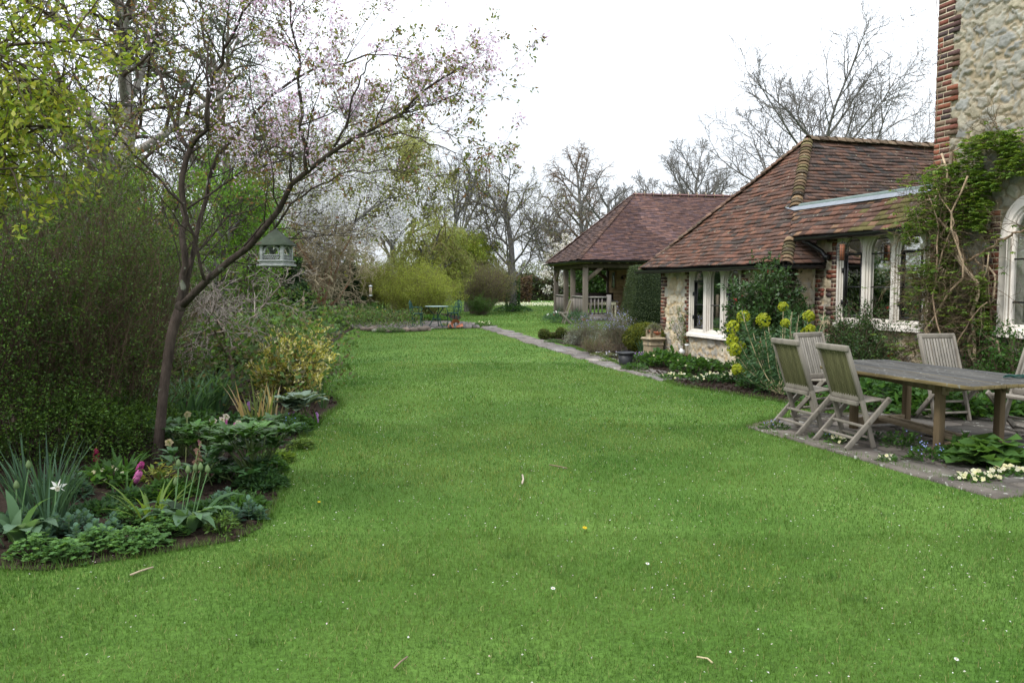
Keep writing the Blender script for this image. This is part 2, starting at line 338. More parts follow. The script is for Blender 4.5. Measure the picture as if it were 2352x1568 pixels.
while pos < L:
    l = g.uniform(.42, .8); w = g.uniform(.27, .36); sh = g.normal(0, .04)
    bow = .10 * math.sin(PI * pos / L)
    o = A_ + d * pos + e * (sh - bow)
    if g.rand() < .4: cells += [[o - e * w, o - e * w + d * (l - .02), o - e * .01 + d * (l - .02), o - e * .01], [o + e * .01, o + e * .01 + d * (l - .02), o + e * w + d * (l - .02), o + e * w]]
    else: cells.append([o - e * w, o - e * w + d * (l - .02), o + e * w + d * (l - .02), o + e * w])
    pos += l
PATHP = np.array([A_ - e * .36, B_ - e * .36, B_ + e * .36, A_ + e * .36]); PATHP = np.c_[PATHP, np.zeros(4)]
slabs('stone_path', cells, .022, .04, SLAB, 6)
sheet('patio_base', PATIO, .008, mat('moss_joint', (.07, .06, .03), rough=.95, ns=7, na=.6, bump=.6))
cells = []
for i in range(-3, 14):
    for j in range(-14, 3):
        u = 4.6 + i * .62 + (j % 2) * .31; v = -.5 + j * .46
        c = CB.P([u, u + .595, u + .595, u], [v, v, v + .435, v + .435], 0)[:, :2]
        if inpoly(c.mean(0)[None], PATIO)[0] and inpoly(c, PATIO).sum() >= 2: cells.append(c)
slabs('patio_paving', cells, .026, .03, [(.115, .100, .086), (.135, .118, .10), (.095, .086, .076)], 7)
cells = []; n_ = 26                                         # crescent terrace of flagstones
top = poly([(803, 748), (850, 744), (930, 741), (1010, 740), (1060, 741), (1098, 745)])[:, :2]; bot = poly([(808, 755), (850, 759), (920, 761), (980, 757), (1060, 755), (1102, 754)])[:, :2]
def along(p, t):
    k = t * (len(p) - 1); i = min(int(k), len(p) - 2); return lerp(p[i], p[i + 1], k - i)
for r0, r1 in ((0, .5), (.5, 1.0)):
    for i in range(n_):
        t0, t1 = i / n_, (i + .95) / n_
        cells.append([lerp(along(top, t0), along(bot, t0), r0 + .02), lerp(along(top, t1), along(bot, t1), r0 + .02), lerp(along(top, t1), along(bot, t1), r1), lerp(along(top, t0), along(bot, t0), r1)])
slabs('stone_terrace', cells, .07, .05, [(.115, .10, .092), (.092, .082, .078), (.13, .116, .105)], 8)
mb = MB(); g = rs(9)                                        # rough stones under the terrace edge
for x in np.linspace(838, 985, 17):
    p = gp(x, 763 - abs(x - 905) * .05 + g.normal(0, .8)); r = g.uniform(.07, .16); mb.blob((p[0], p[1], r * .4), (r * 1.3, r, r * .7), g, pick([(.17, .13, .10), (.13, .105, .085)], 1, g)[0], 7, 5)
tag(mb.build('terrace_edging', m_stone, base=gp(905, 763)), 'rough stones edging the crescent terrace beside the lawn', 'edging stones', kind='stuff')
# ------------------------------------------------------------------ lawn grass, petals
g = rs(11)
def free(P, m=0.0):
    k = ~(inpoly(P, LBED) | inpoly(P, RBED) | inpoly(P, PATIO) | inpoly(P, TERR) | inpoly(P, PATHP))
    q = np.c_[P[:, :2], 0 * P[:, :1]] - CB.o; u = q @ CB.ex; v = q @ CB.ey; k &= ~((v > 0) & (u > 0))
    q = np.c_[P[:, :2], 0 * P[:, :1]] - GB.o; u = q @ GB.ex; v = q @ GB.ey; k &= ~((v > -.1) & (u > -.1) & (u < 6.2))
    return k
mb = MB()
for y0, y1, dens, hh, ww in ((2.2, 5, 11000, .030, .0030), (5, 9, 5600, .030, .0042), (9, 16, 2300, .032, .007), (16, 32, 480, .036, .014), (32, 64, 70, .05, .035)):
    area = .68 * (y1 * y1 - y0 * y0) + 3 * (y1 - y0); n = int(area * dens)
    Y = np.sqrt(g.uniform(y0 * y0, y1 * y1, n)); X = g.uniform(-1, 1, n) * (.68 * Y + 1.2); P = np.c_[X, Y]
    P = P[free(P)]; n = len(P)
    a = vnoise(P, .45, 1) * .5 + vnoise(P, 1.6, 2) * .35 + vnoise(P, 5, 3) * .25; tf = vnoise(P * [1, 1.7], 3.6, 4)
    tuft = (np.clip((tf - .84) * 7, 0, 1) * .7)[:, None]
    c = lerp(np.array([[.046, .112, .0125]]), np.array([[.098, .165, .029]]), np.clip(a * 2.2 - .65, 0, 1)[:, None])
    c = lerp(c, np.array([[.034, .095, .013]]), tuft * .8)
    dry = g.rand(n) < .05; c[dry] = (.24, .23, .09); mo = (vnoise(P, .9, 9) > .68) & (g.rand(n) < .18); c[mo] = (.19, .22, .05)
    c = np.clip(c * g.lognormal(0, .17, (n, 1)), .005, .5)
    h = hh * g.uniform(.5, 1.35, n) * (1 + 1.0 * tuft[:, 0]) * (.75 + .5 * vnoise(P, 3, 7))
    mb.blades3(np.c_[P, np.full(n, -.002)], g.uniform(0, 2 * PI, n), h, g.uniform(.15, 1.15, n), ww * g.uniform(.7, 1.3, n), c)
for E_, y1 in ((LBED, 17), (RBED, 19), (PATIO, 12), (PATHP, 32), (TERR, 31)):          # longer uncut grass along the edges
    for a_, b_ in zip(E_, np.roll(E_, -1, 0)):
        L = np.linalg.norm(b_ - a_)
        if L > 12 or min(a_[1], b_[1]) > y1 or abs(a_[0]) > 12: continue
        n = int(L * 420); t = g.rand(n)[:, None]; P = (a_ + (b_ - a_) * t)[:, :2] + g.normal(0, .028, (n, 2)); far = max(1, a_[1] / 7)
        c = lerp(np.array([[.045, .11, .015]]), np.array([[.10, .17, .03]]), g.rand(n, 1)); mb.blades3(np.c_[P, np.zeros(n)], g.uniform(0, 2 * PI, n), g.uniform(.03, .085, n), g.uniform(.1, 1.1, n), .004 * far * g.uniform(.7, 1.3, n), c)
tag(mb.build('lawn_grass', m_grass), 'mown green lawn grass running down the middle of the garden', 'grass', kind='stuff')
mb = MB(); n = 9500; Y = np.sqrt(g.uniform(2.6 ** 2, 17 ** 2, n)); X = g.uniform(-1, 1, n) * (.66 * Y + .5) - .04 * Y; P = np.c_[X, Y]
P = P[free(P)]; P = P[(vnoise(P, .5, 31) > .3) | (g.rand(len(P)) < .4)]; n = len(P)
mb.leaves(np.c_[P, g.uniform(.030, .044, n)], np.c_[g.normal(size=(n, 2)), g.normal(0, .25, n)], g.uniform(.007, .014, n), g.uniform(.006, .010, n), pick([(.8, .76, .76), (.7, .55, .58), (.6, .58, .5), (.45, .36, .26)], n, g), g, flat=1)
tag(mb.build('fallen_petals', m_petal), 'pale fallen petals scattered over the lawn', 'petals', kind='stuff')
# ------------------------------------------------------------------ cottage
def rubble(mb, fr, v, u0, u1, z0, z1, pal, mortar, seed, sz=(.27, .19), amp=.032, res=.022, hole=None, out=-1):
    g = rs(seed); nu = max(2, int((u1 - u0) / res)); nz = max(2, int((z1 - z0) / res))
    U, Z = np.meshgrid(np.linspace(u0, u1, nu + 1), np.linspace(z0, z1, nz + 1), indexing='ij')
    pts = np.c_[U.ravel(), Z.ravel()]
    wp = np.c_[vnoise(pts, 6, seed) - .5, vnoise(pts, 6, seed + 1) - .5] * .12 + np.c_[vnoise(pts, 19, seed + 7) - .5, vnoise(pts, 19, seed + 8) - .5] * .085
    p = pts + wp
    ku = int((u1 - u0) / sz[0]) + 3; kz = int((z1 - z0) / sz[1]) + 3
    sd = np.array([(u0 + (i - .5 + .5 * (j % 2) + g.uniform(-.38, .38)) * sz[0], z0 + (j - .5 + g.uniform(-.38, .38)) * sz[1]) for i in range(ku) for j in range(kz)])
    w = g.uniform(-.03, .05, len(sd)); ra = g.uniform(-.35, .35, len(sd)); asx = g.uniform(.75, 1.1, len(sd)); d1 = np.full(len(p), 9.0); d2 = d1.copy(); id1 = np.zeros(len(p), int)
    for k, (a, b) in enumerate(sd):
        dx, dy = p[:, 0] - a, p[:, 1] - b; ca, sa = math.cos(ra[k]), math.sin(ra[k]); d = (np.abs((dx * ca + dy * sa) * asx[k]) ** 3 + np.abs((dy * ca - dx * sa) * 1.3) ** 3) ** (1 / 3) - w[k]
        m = d < d1; d2 = np.where(m, d1, np.minimum(d2, d)); id1 = np.where(m, k, id1); d1 = np.where(m, d, d1)
    e = np.clip((d2 - d1 - .006 - .05 * np.clip(vnoise(pts, 5, seed + 9) - .45, 0, 1)) / .019, 0, 1); e = e * e * (3 - 2 * e)
    tl = g.normal(0, .12, (len(sd), 2)); hk = g.uniform(.35, 1.0, len(sd))
    face = hk[id1] + (p[:, 0] - sd[id1, 0]) * tl[id1, 0] * 4 + (p[:, 1] - sd[id1, 1]) * tl[id1, 1] * 4
    hgt = amp * (e * face + .35 * (vnoise(pts, 14, seed + 2) - .5) + .45 * (vnoise(pts, 30, seed + 3) - .5))
    V = fr.P(pts[:, 0], v + out * hgt, pts[:, 1])
    cs = pick(pal, len(sd), g, .10); c = lerp(np.array([mortar]) * (1 + .15 * (vnoise(pts, 25, seed + 5)[:, None] - .5)), cs[id1] * (1 + .35 * (vnoise(pts, 11, seed + 4)[:, None] - .5)), e[:, None])
    i, j = np.meshgrid(np.arange(nu), np.arange(nz), indexing='ij'); i = i.ravel(); j = j.ravel(); b = i * (nz + 1) + j
    f = np.stack([b, b + nz + 1, b + nz + 2, b + 1], -1); fc = (c[f].mean(1))
    if hole is not None:
        cu = pts[f].mean(1); k = ~hole(cu[:, 0], cu[:, 1]) if callable(hole) else ~((cu[:, 0] > hole[0]) & (cu[:, 0] < hole[1]) & (cu[:, 1] > hole[2]) & (cu[:, 1] < hole[3])); f = f[k]; fc = fc[k]
    mb.add(V, f, fc)
BRICK = [(.19, .068, .048), (.155, .062, .046), (.095, .055, .050), (.23, .085, .052), (.14, .095, .066), (.08, .056, .054), (.125, .066, .050)]
def quoin(mb, fr, v, u, sgn, z0, z1, seed, wide=.235, narrow=.165, rows=3, proud=.044, dep=.08):
    g = rs(seed); z = z0; i = 0; off = g.randint(0, 3)
    fr.box(mb, min(u, u + sgn * narrow), max(u, u + sgn * narrow), v - proud + .0025, v + dep, z0, z1, (.52, .44, .32))
    while z < z1 - .03:
        w = wide if ((i + off) // rows) % 2 == 0 else narrow
        cut = [(0, w)] if (i % 2 == 0) else [(0, w * .5 - .006), (w * .5 + .006, w)]
        if g.rand() < .25: cut = [(0, w * .36), (w * .36 + .011, w)]
        for a, b in cut:
            x0, x1 = sorted((u + sgn * a, u + sgn * b)); fr.box(mb, x0, x1, v - proud - g.uniform(0, .003), v + dep - .01, z, min(z + .060, z1), pick(BRICK, 1, g)[0])
        z += .076; i += 1
def arch_pts(c, w, zs, hh, n=12):
    a = np.linspace(PI, 0, n); return np.stack([c + w / 2 * np.cos(a), zs + hh * np.sin(a) ** .9], -1)
ARCH_H = .53
class WMB(MB):
    def add(s, v, f, c=None): return MB.add(s, v, f, (.70, .65, .58))
def window(fr, parent, u0, u1, z0, z1, n, lw, zs, vf, bars, seed, name='window', sill=.11, casements=(), arched=False):
    # mullioned stone window: three stepped layers of frame, casement bars, panes
    pitch = (u1 - u0) / n; cs = [u0 + pitch * (i + .5) for i in range(n)]; hh = lw * .62
    f = WMB()
    for k, (ex, va, vb) in enumerate(((.115, vf - .03, vf + .002), (.06, vf + .002, vf + .03), (0, vf + .03, vf + .058), (.03, vf + .058, vf + .24))):
        w = lw + ex; zb = z0 + sill + (0 if k else -.0); e = [u0] + [x for c in cs for x in (c - w / 2, c + w / 2)] + [u1]
        for i in range(0, len(e), 2): fr.box(f, e[i], e[i + 1], va, vb, z0, zs if arched else z1)
        for c in cs:
            fr.box(f, c - w / 2, c + w / 2, va, vb, z0, z0 + sill - .04 + .02 * k)
            if arched:
                xs = np.linspace(-pitch / 2, pitch / 2, 25); lo_ = np.where(np.abs(xs) < w / 2, zs + (hh + ex * .5) * np.sqrt(np.maximum(0, 1 - (2 * xs / w) ** 2)), zs); hi_ = zs + ARCH_H * np.sqrt(np.maximum(0, 1 - (2 * xs / pitch) ** 2))
                for m_ in range(24):
                    xa, xb, za, zb_ = c + xs[m_], c + xs[m_ + 1], min(lo_[m_], hi_[m_]), min(lo_[m_ + 1], hi_[m_ + 1]); q = fr.P([xa, xb, xb, xa] * 2, [va] * 4 + [vb] * 4, [za, zb_, hi_[m_ + 1], hi_[m_]] * 2); f.add(q, [[0, 1, 2, 3], [4, 7, 6, 5], [0, 4, 5, 1], [3, 2, 6, 7]])
                continue
            ap = arch_pts(c, w, zs, hh + ex * .5); ap[:, 1] = np.minimum(ap[:, 1], z1 - .012)
            for (xa, za), (xb, zb_) in zip(ap[:-1], ap[1:]):
                q = fr.P([xa, xb, xb, xa] * 2, [va] * 4 + [vb] * 4, [za, zb_, z1, z1] * 2); f.add(q, [[0, 1, 2, 3], [4, 7, 6, 5], [0, 4, 5, 1], [3, 2, 6, 7]])
    q = fr.P([u0, u1, u1, u0, u0, u1, u1, u0], [vf - .10] * 2 + [vf + .07] * 2 + [vf - .10] * 2 + [vf + .07] * 2, [z0 - .05] * 4 + [z0 - .005] * 2 + [z0 + sill - .01] * 2)
    f.add(q, [[0, 1, 2, 3], [4, 5, 6, 7], [0, 1, 5, 4], [1, 2, 6, 5], [2, 3, 7, 6], [3, 0, 4, 7]])
    wo = f.build(name, m_white, parent, bevel=.006)
    vc = vf + .045
    for i, c in enumerate(cs):
        cm = MB(); pn = MB()
        a, b = c - lw / 2 + .006, c + lw / 2 - .006; zt = zs + hh
        ap = arch_pts(c, lw - .012, zs, hh - .006, 14); ring = np.concatenate([[[a, z0 + sill]], ap, [[b, z0 + sill]]])
        pn.add(fr.P(ring[:, 0], vc + .012, ring[:, 1]), np.arange(len(ring))[None])
        for zb in bars: fr.box(cm, a, b, vc - .008, vc + .02, zb - .011, zb + .011)
        fr.box(cm, c - .006, c + .006, vc + .014, vc + .03, z0 + sill, zs + hh * .9)
        if i in casements:
            fr.box(cm, a, a + .035, vc - .02, vc + .01, z0 + sill, zs + .02); fr.box(cm, b - .035, b, vc - .02, vc + .01, z0 + sill, zs + .02)
            fr.box(cm, a + .035, b - .035, vc - .02, vc + .01, z0 + sill, z0 + sill + .045); fr.box(cm, a + .035, b - .035, vc - .02, vc + .01, zs - .02, zs + .02)
            fr.box(cm, a - .012, a + .02, vc - .045, vc - .02, zs - .3, zs - .22); fr.box(cm, a - .012, a + .02, vc - .045, vc - .02, z0 + sill + .2, z0 + sill + .28)
        cm.build('casement', m_iron, wo); pn.build('pane', m_glass, wo)
    return wo
def tiles(mb, O, U, V, pl, ex, tw, pal, seed, sag=.08, lift=.021, moss=None, tint=None):
    g = rs(seed); O = np.array(O, float); U = nrm(np.array(U, float)); V = nrm(np.array(V, float)); N = nrm(np.cross(U, V)); N = N if N[2] > 0 else -N
    pl = np.array(pl, float); vmax = pl[:, 1].max(); vmin = pl[:, 1].min(); r = 0; v = vmin
    def span(vv):
        xs = []
        for (a, b), (c, d) in zip(pl, np.roll(pl, -1, 0)):
            if (b - vv) * (d - vv) <= 0 and b != d: xs.append(a + (c - a) * (vv - b) / (d - b))
        return (min(xs), max(xs)) if len(xs) > 1 else None
    bot, colr = [], []
    while v < vmax - .02:
        s0 = span(min(v + 1e-4, vmax - 1e-4)); s1 = span(min(v + ex, vmax - 1e-4)); vt = min(v + ex * 1.25, vmax)
        if s0 is None: v += ex; r += 1; continue
        st = span(min(vt, vmax - 1e-4)) or s0
        u = s0[0] - tw * (.5 * (r % 2)) - g.uniform(0, .02); wob = g.uniform(0, 6)
        while u < s0[1]:
            w = tw * g.uniform(.96, 1.03); a0, b0 = max(u, s0[0]), min(u + w - .004, s0[1]); a1, b1 = max(u, st[0]), min(u + w - .004, st[1])
            if b0 - a0 > .02:
                if b1 <= a1: m_ = min(max((a0 + b0) / 2, st[0]), st[1]); a1, b1 = m_ - .004, m_ + .004
                jl, jr = lift + abs(g.normal(0, .0035)), lift + abs(g.normal(0, .0035)); dv = g.normal(0, .004)
                def pt(uu, vv, h):
                    k = max(0, 1 - (vv - vmin) / 1.1); und = .02 * math.sin(uu * 1.9 + 1) * math.sin(vv * 2.3 + uu) + .008 * math.sin(uu * 5.3 + wob)
                    return O + U * uu + V * vv + N * (h + sag * k * k + und)
                bot.append([pt(a0, v + dv, jl), pt(b0, v + dv, jr), pt(b1, vt, .002), pt(a1, vt, .002), pt(a0, v + dv, jl - .02), pt(b0, v + dv, jr - .02)])
                c = pick(pal, 1, g, .12)[0]
                if moss is not None: 
                    mc = moss((a0 + b0) / 2, v)
                    if g.rand() < mc: c = np.array([.115, .098, .036]) * g.uniform(.7, 1.2)
                if tint is not None: c = c * tint((a0 + b0) / 2, v)
                colr.append(c)
            u += w
        v += ex; r += 1
    bot = np.array(bot); n = len(bot); b = (np.arange(n) * 6)[:, None]
    f = np.concatenate([b + np.array([0, 1, 2, 3]), b + np.array([4, 5, 1, 0])])
    colr = np.array(colr)
    mb.add(bot.reshape(-1, 3), f, np.concatenate([colr, colr * .7]))  # lower tile edges darkened: the shadow line of each course is put into the colour
def bonnets(mb, p0, p1, step, r, pal, seed, n=9, spread=78, flat=.75):
    g = rs(seed); p0 = np.array(p0, float); p1 = np.array(p1, float); d = p1 - p0; L = np.linalg.norm(d); d /= L
    sd = nrm(np.cross(d, [0, 0, 1.0])); up = np.cross(sd, d); k = int(L / step); an = np.radians(np.linspace(-spread, spread, n))
    for i in range(k):
        c0 = p0 + d * step * i; c1 = c0 + d * step * 1.7; rr = r * g.uniform(.94, 1.06); col = pick(pal, 1, g, .2)[0]; j = up * g.normal(0, .006)
        def ring(c, q, l): return c + j + up * l + sd * (np.sin(an) * q)[:, None] + up * ((np.cos(an) - .35) * q * flat)[:, None]
        a = ring(c0, rr, .02); b = ring(c1, rr * .8, -.005); a2 = ring(c0, rr - .018, .02)
        f = [[m, m + 1, m + n + 1, m + n] for m in range(n - 1)] + [[2 * n + m, 2 * n + m + 1, m + 1, m] for m in range(n - 1)]
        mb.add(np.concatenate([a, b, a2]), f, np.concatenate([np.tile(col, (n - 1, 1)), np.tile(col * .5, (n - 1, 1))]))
TILE = [(.128, .066, .048), (.150, .072, .050), (.112, .063, .048), (.088, .058, .049), (.172, .086, .058), (.117, .070, .055), (.138, .079, .060), (.072, .055, .048)]
cot = thing('stone_cottage', 'cream rubble stone cottage with brick quoins, white arched windows and mossy clay tile roof', 'cottage', tuple(CB.o))
STN = [(.50, .44, .33), (.44, .39, .30), (.55, .50, .40), (.40, .37, .31), (.48, .40, .27), (.36, .33, .28)]
mb = MB(); UE = 4.85; VS = .42; UT = 7.5; ZE = 1.85; ZE2 = 2.34
rubble(mb, CB, 0, 0, UE, -.05, 1.86, STN, (.47, .35, .20), 21, hole=(1.28, 3.26, .47, 2.0))
CB.box(mb, 0, UE, .16, .34, -.05, .47, (.4, .34, .25)); CB.box(mb, 0, 1.27, .16, .34, .47, 1.86, (.4, .34, .25)); CB.box(mb, 3.27, UE, .16, .34, .47, 1.86, (.4, .34, .25))
CB.box(mb, .002, .2, .03, 6, -.05, 1.9, (.42, .36, .26))
rubble(mb, Fr(CB.P(UE, 0, 0)[:2], CB.ey[:2], CB.ex[:2]), 0, 0, VS, -.05, 2.0, STN, (.48, .39, .25), 22, out=1)
rubble(mb, CB, VS, UE, UT, -.05, 2.36, STN, (.5, .4, .26), 23, hole=(5.42, 7.32, .86, 2.5))
CB.box(mb, UE + .02, UT, VS + .16, VS + .34, -.05, .86, (.4, .34, .25))
mb.build('wall', m_stone, cot)
TW = [(.32, .30, .25), (.29, .28, .245), (.355, .32, .25), (.25, .245, .225), (.33, .305, .255), (.36, .315, .23)]
mb = MB(); VT = .34
rubble(mb, CB, VT, UT, 11.2, -.05, 7.4, TW, (.34, .275, .185), 24, sz=(.21, .135), amp=.036, res=.018, hole=lambda u, z: (z > .92) & (((u > 8.64) & (u < 10.38) & (z < 2.13)) | (z < 2.13 + .50 * np.sqrt(np.maximum(0, 1 - ((u - 9.07) / .43) ** 2))) & (np.abs(u - 9.07) < .43) | (z < 2.13 + .50 * np.sqrt(np.maximum(0, 1 - ((u - 9.95) / .43) ** 2))) & (np.abs(u - 9.95) < .43)))
CB.box(mb, UT + .02, 8.6, VT + .2, 6, -.05, 7.4, (.35, .32, .27)); CB.box(mb, 10.42, 11.2, VT + .2, 6, -.05, 7.4, (.35, .32, .27)); CB.box(mb, 8.6, 10.42, VT + .2, 6, 2.74, 7.4, (.35, .32, .27)); CB.box(mb, 8.6, 10.42, VT + .2, 1, -.05, .9, (.35, .32, .27)); CB.box(mb, 8.6, 10.42, 3, 6, -.05, 2.74, (.35, .32, .27))
mb.build('tower_wall', m_stone, cot)
for a_ in ((CB, 0, 0.0, 1, .28, 1.80, 31), (CB, 0, 1.275, -1, .30, 1.84, 32, .17, .09, 1), (CB, 0, 3.27, 1, .30, 1.84, 33, .17, .1, 2), (CB, VS, 5.415, -1, .2, 2.3, 34, .25, .12, 2), (CB, VS, UE + .03, 1, .2, 2.1, 35, .2, .13, 2), (CB, VT, UT - .01, 1, .0, 7.4, 36, .36, .26, 3, .05), (CB, VT, 8.61, -1, .6, 2.5, 37, .24, .14, 2), (CB, 0, UE, -1, .0, 1.8, 38)):
    mb = MB(); quoin(mb, *a_); mb.build('brick_quoin', m_brick, cot)
window(CB, cot, 1.29, 3.25, .506, 1.86, 3, .42, 1.60, -.02, (1.115,), 1, casements=(0, 2))
window(CB, cot, 5.427, 7.316, .90, 2.36, 3, .44, 2.03, VS - .02, (1.50, 2.02), 2, casements=(0, 2))
window(CB, cot, 8.63, 10.39, .93, 2.70, 2, .56, 2.13, VT - .03, (1.32, 1.86), 3, arched=True)
mb = MB()                                             # rooms behind the windows
def room(u0, u1, v0, v1, z0, z1, c): 
    q = CB.P([u0, u0, u0, u0, u1, u1, u1, u1], [v0, v0, v1, v1] * 2, [z0, z1] * 4)
    mb.add(q, [BOXF[0], BOXF[1], BOXF[3], BOXF[4], BOXF[5]], c)
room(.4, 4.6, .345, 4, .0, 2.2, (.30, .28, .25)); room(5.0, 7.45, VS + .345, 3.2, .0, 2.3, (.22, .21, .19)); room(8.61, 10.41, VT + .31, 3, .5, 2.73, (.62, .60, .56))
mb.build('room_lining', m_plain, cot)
m_cb = mat('cream_board', (.5, .47, .41), rough=.7, ns=5, na=.1)
for a_ in ((1.33, 1.52, .36, .5, .62, 1.7), (2.1, 2.26, .5, .62, .62, 1.7), (5.5, 5.72, VS + .36, VS + .5, 1.0, 2.0), (6.2, 6.32, VS + .36, VS + .6, 1.0, 2.2), (5.62, 5.9, VS + .4, VS + .7, 1.02, 1.52)):
    mb = MB(); CB.box(mb, *a_); mb.build('window_shutter', m_cb, cot)
# roofs
APX = CB.P(2.45, 1.95, 4.46); EF = CB.P(-.34, -.38, ZE); EN = CB.P(5.10, -.38, ZE)
mr = MB()
Ud = CB.ex; base = EF; mid = CB.P(2.45, -.38, ZE); Vd = APX - mid; Lv = np.linalg.norm(Vd); Le = np.linalg.norm(EN - EF)
tiles(mr, EF, Ud, Vd, [(0, 0), (Le, 0), (2.79, Lv)], .104, .17, TILE, 41)
# lean-to continues the front slope to the tower
zf = 2.90; sl_ = (4.46 - ZE) / (1.95 + .38); vlo = -.38 + (ZE2 - ZE) / sl_; vhi = -.38 + (zf - ZE) / sl_
hx = lambda z: lerp(5.10, 2.45, (z - ZE) / (4.46 - ZE))
O2 = CB.P(hx(ZE2), vlo, ZE2); Vd2 = CB.P(0, vhi, zf) - CB.P(0, vlo, ZE2); L2 = np.linalg.norm(Vd2)
tiles(mr, O2 + np.array([0, 0, .004]), Ud, Vd2, [(-.05, 0), (UT + .05 - hx(ZE2), 0), (UT + .05 - hx(ZE2), L2), (hx(zf) - hx(ZE2), L2)], .104, .17, TILE + [(.22, .13, .08)], 42, sag=.02, moss=lambda u, v: np.clip((u - 1.35) * 1.6, 0, .6) * (1 - v * .8))
# slope facing the camera, above the lean-to, and its small toe beside the porch
RR = CB.P(2.45, 8.5, 4.46); mid = CB.P(5.10, 1.95, ZE); Vd3 = CB.P(2.45, 1.95, 4.46) - mid; L3 = np.linalg.norm(Vd3)
tiles(mr, EN, CB.ey, Vd3, [(0, 0), (8.9, 0), (8.9, L3), (2.33, L3)], .104, .17, [(c[0] * .85, c[1] * .95, c[2]) for c in TILE], 43, sag=.05)
mid = CB.P(-.34, 1.95, ZE); tiles(mr, EF, CB.ey, APX - mid, [(0, 0), (8.9, 0), (8.9, L3 * 1.05), (2.33, L3 * 1.05)], .12, .3, TILE, 44, sag=.05)
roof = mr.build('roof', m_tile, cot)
mb = MB()                                             # roof deck below the tiles and soffit boards
dk = lambda *p: mb.add(np.array(p) - np.array([0, 0, .03]), np.arange(len(p))[None], (.03, .028, .025))
dk(EF, EN, APX); dk(EN, CB.P(5.10, 8.5, ZE), RR, APX); dk(EF, CB.P(-.34, 8.5, ZE), RR, APX); dk(CB.P(hx(ZE2), vlo, ZE2), CB.P(UT, vlo, ZE2), CB.P(UT, vhi, zf), CB.P(hx(zf), vhi, zf))
CB.box(mb, -.3, 5.06, -.33, .2, ZE - .03, ZE - .01, (.04, .036, .03)); CB.box(mb, UE, UT, vlo + .02, VS + .3, ZE2 - .05, ZE2 - .03, (.3, .28, .24)); CB.box(mb, UE - .2, 5.06, .0, 1.0, ZE - .029, ZE - .012, (.04, .036, .03))
CB.box(mb, 4.4, UT, vhi + .01, vhi + .06, 2.6, zf + .03, (.03, .03, .03))
mb.build('roof_deck', m_plain, cot)
BON = [(.12, .08, .05), (.155, .105, .062), (.095, .07, .045), (.18, .12, .068), (.13, .105, .052)]
hp = lambda z: CB.P(hx(z), -.38 + (z - ZE) / sl_, z)
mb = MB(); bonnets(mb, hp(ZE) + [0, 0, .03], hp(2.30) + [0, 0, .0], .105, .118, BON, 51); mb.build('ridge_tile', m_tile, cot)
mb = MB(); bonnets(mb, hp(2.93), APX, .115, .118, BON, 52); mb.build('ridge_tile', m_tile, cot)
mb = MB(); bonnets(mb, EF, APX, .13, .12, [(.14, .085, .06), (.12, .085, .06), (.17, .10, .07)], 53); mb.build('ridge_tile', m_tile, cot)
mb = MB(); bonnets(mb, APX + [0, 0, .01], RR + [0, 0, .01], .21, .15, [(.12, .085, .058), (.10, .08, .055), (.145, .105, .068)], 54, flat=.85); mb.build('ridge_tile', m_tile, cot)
mb = MB(); p = [CB.P(u, vhi + dv, zf + dz) for u, dv, dz in ((3.75, -.02, .05), (UT, -.02, .05), (UT, -.11, -.035), (4.15, -.11, -.035))]; mb.add(p, [[0, 1, 2, 3]]); mb.build('lead_flashing', m_lead, cot)
mb = MB(); mb.tubes(np.stack([CB.P(np.linspace(4.15, UT, 12), vhi + .03, zf + .03)]), np.full((1, 12), .065), 8); mb.build('felt_roll', m_felt, cot)
def gutter(mb, p0, p1, r=.058):
    p0 = np.array(p0); p1 = np.array(p1); d = nrm(p1 - p0); sd = nrm(np.cross(d, [0, 0, 1.0])); a = np.linspace(0, PI, 9); k = 20
    for rr, s in ((r, 1), (r - .008, 1)):
        pts = np.array([lerp(p0, p1, t)[None] + sd * (np.cos(a) * rr)[:, None] - np.array([0, 0, 1]) * (np.sin(a) * rr)[:, None] + np.array([0, 0, .006 * math.sin(t * 17)]) for t in np.linspace(0, 1, k)])
        b = (np.arange(k - 1) * 9)[:, None] + np.arange(8); mb.add(pts.reshape(-1, 3), np.stack([b, b + 1, b + 10, b + 9], -1).reshape(-1, 4))
    for t in np.arange(.1, 1, .2): c = lerp(p0, p1, t); mb.tubes(np.array([[c - d * .03 - np.array([0, 0, .03]), c + d * .03 - np.array([0, 0, .03])]]), np.array([[.037, .037]]), 8)
    for c in (p0, p1): q = c[None] + sd * (np.cos(a) * r)[:, None] - np.array([0, 0, 1]) * (np.sin(a) * r)[:, None]; mb.add(q, np.arange(9)[None])
mb = MB(); gutter(mb, CB.P(-.50, -.42, ZE - .01), CB.P(5.16, -.42, ZE + .01)); gutter(mb, CB.P(UE - .05, vlo - .03, ZE2 - .02), CB.P(UT, vlo - .03, ZE2 + .0)); gutter(mb, CB.P(5.14, -.40, ZE + .01), CB.P(5.14, VS - .08, ZE + .01))
mb.build('gutter', m_iron, cot)
mb = MB(); mb.tube([CB.P(5.0, vlo - .03, ZE2 - .05), CB.P(5.05, vlo + .1, ZE2 - .14), CB.P(5.18, VS - .16, ZE2 - .25), CB.P(5.24, VS - .1, ZE2 - .36), CB.P(5.22, VS - .14, ZE + .02)], .042, 10); mb.tube([CB.P(5.24, VS - .1, ZE2 - .38), CB.P(5.24, VS - .1, ZE2 - .30)], .06, 10); mb.build('downpipe', m_iron, cot)
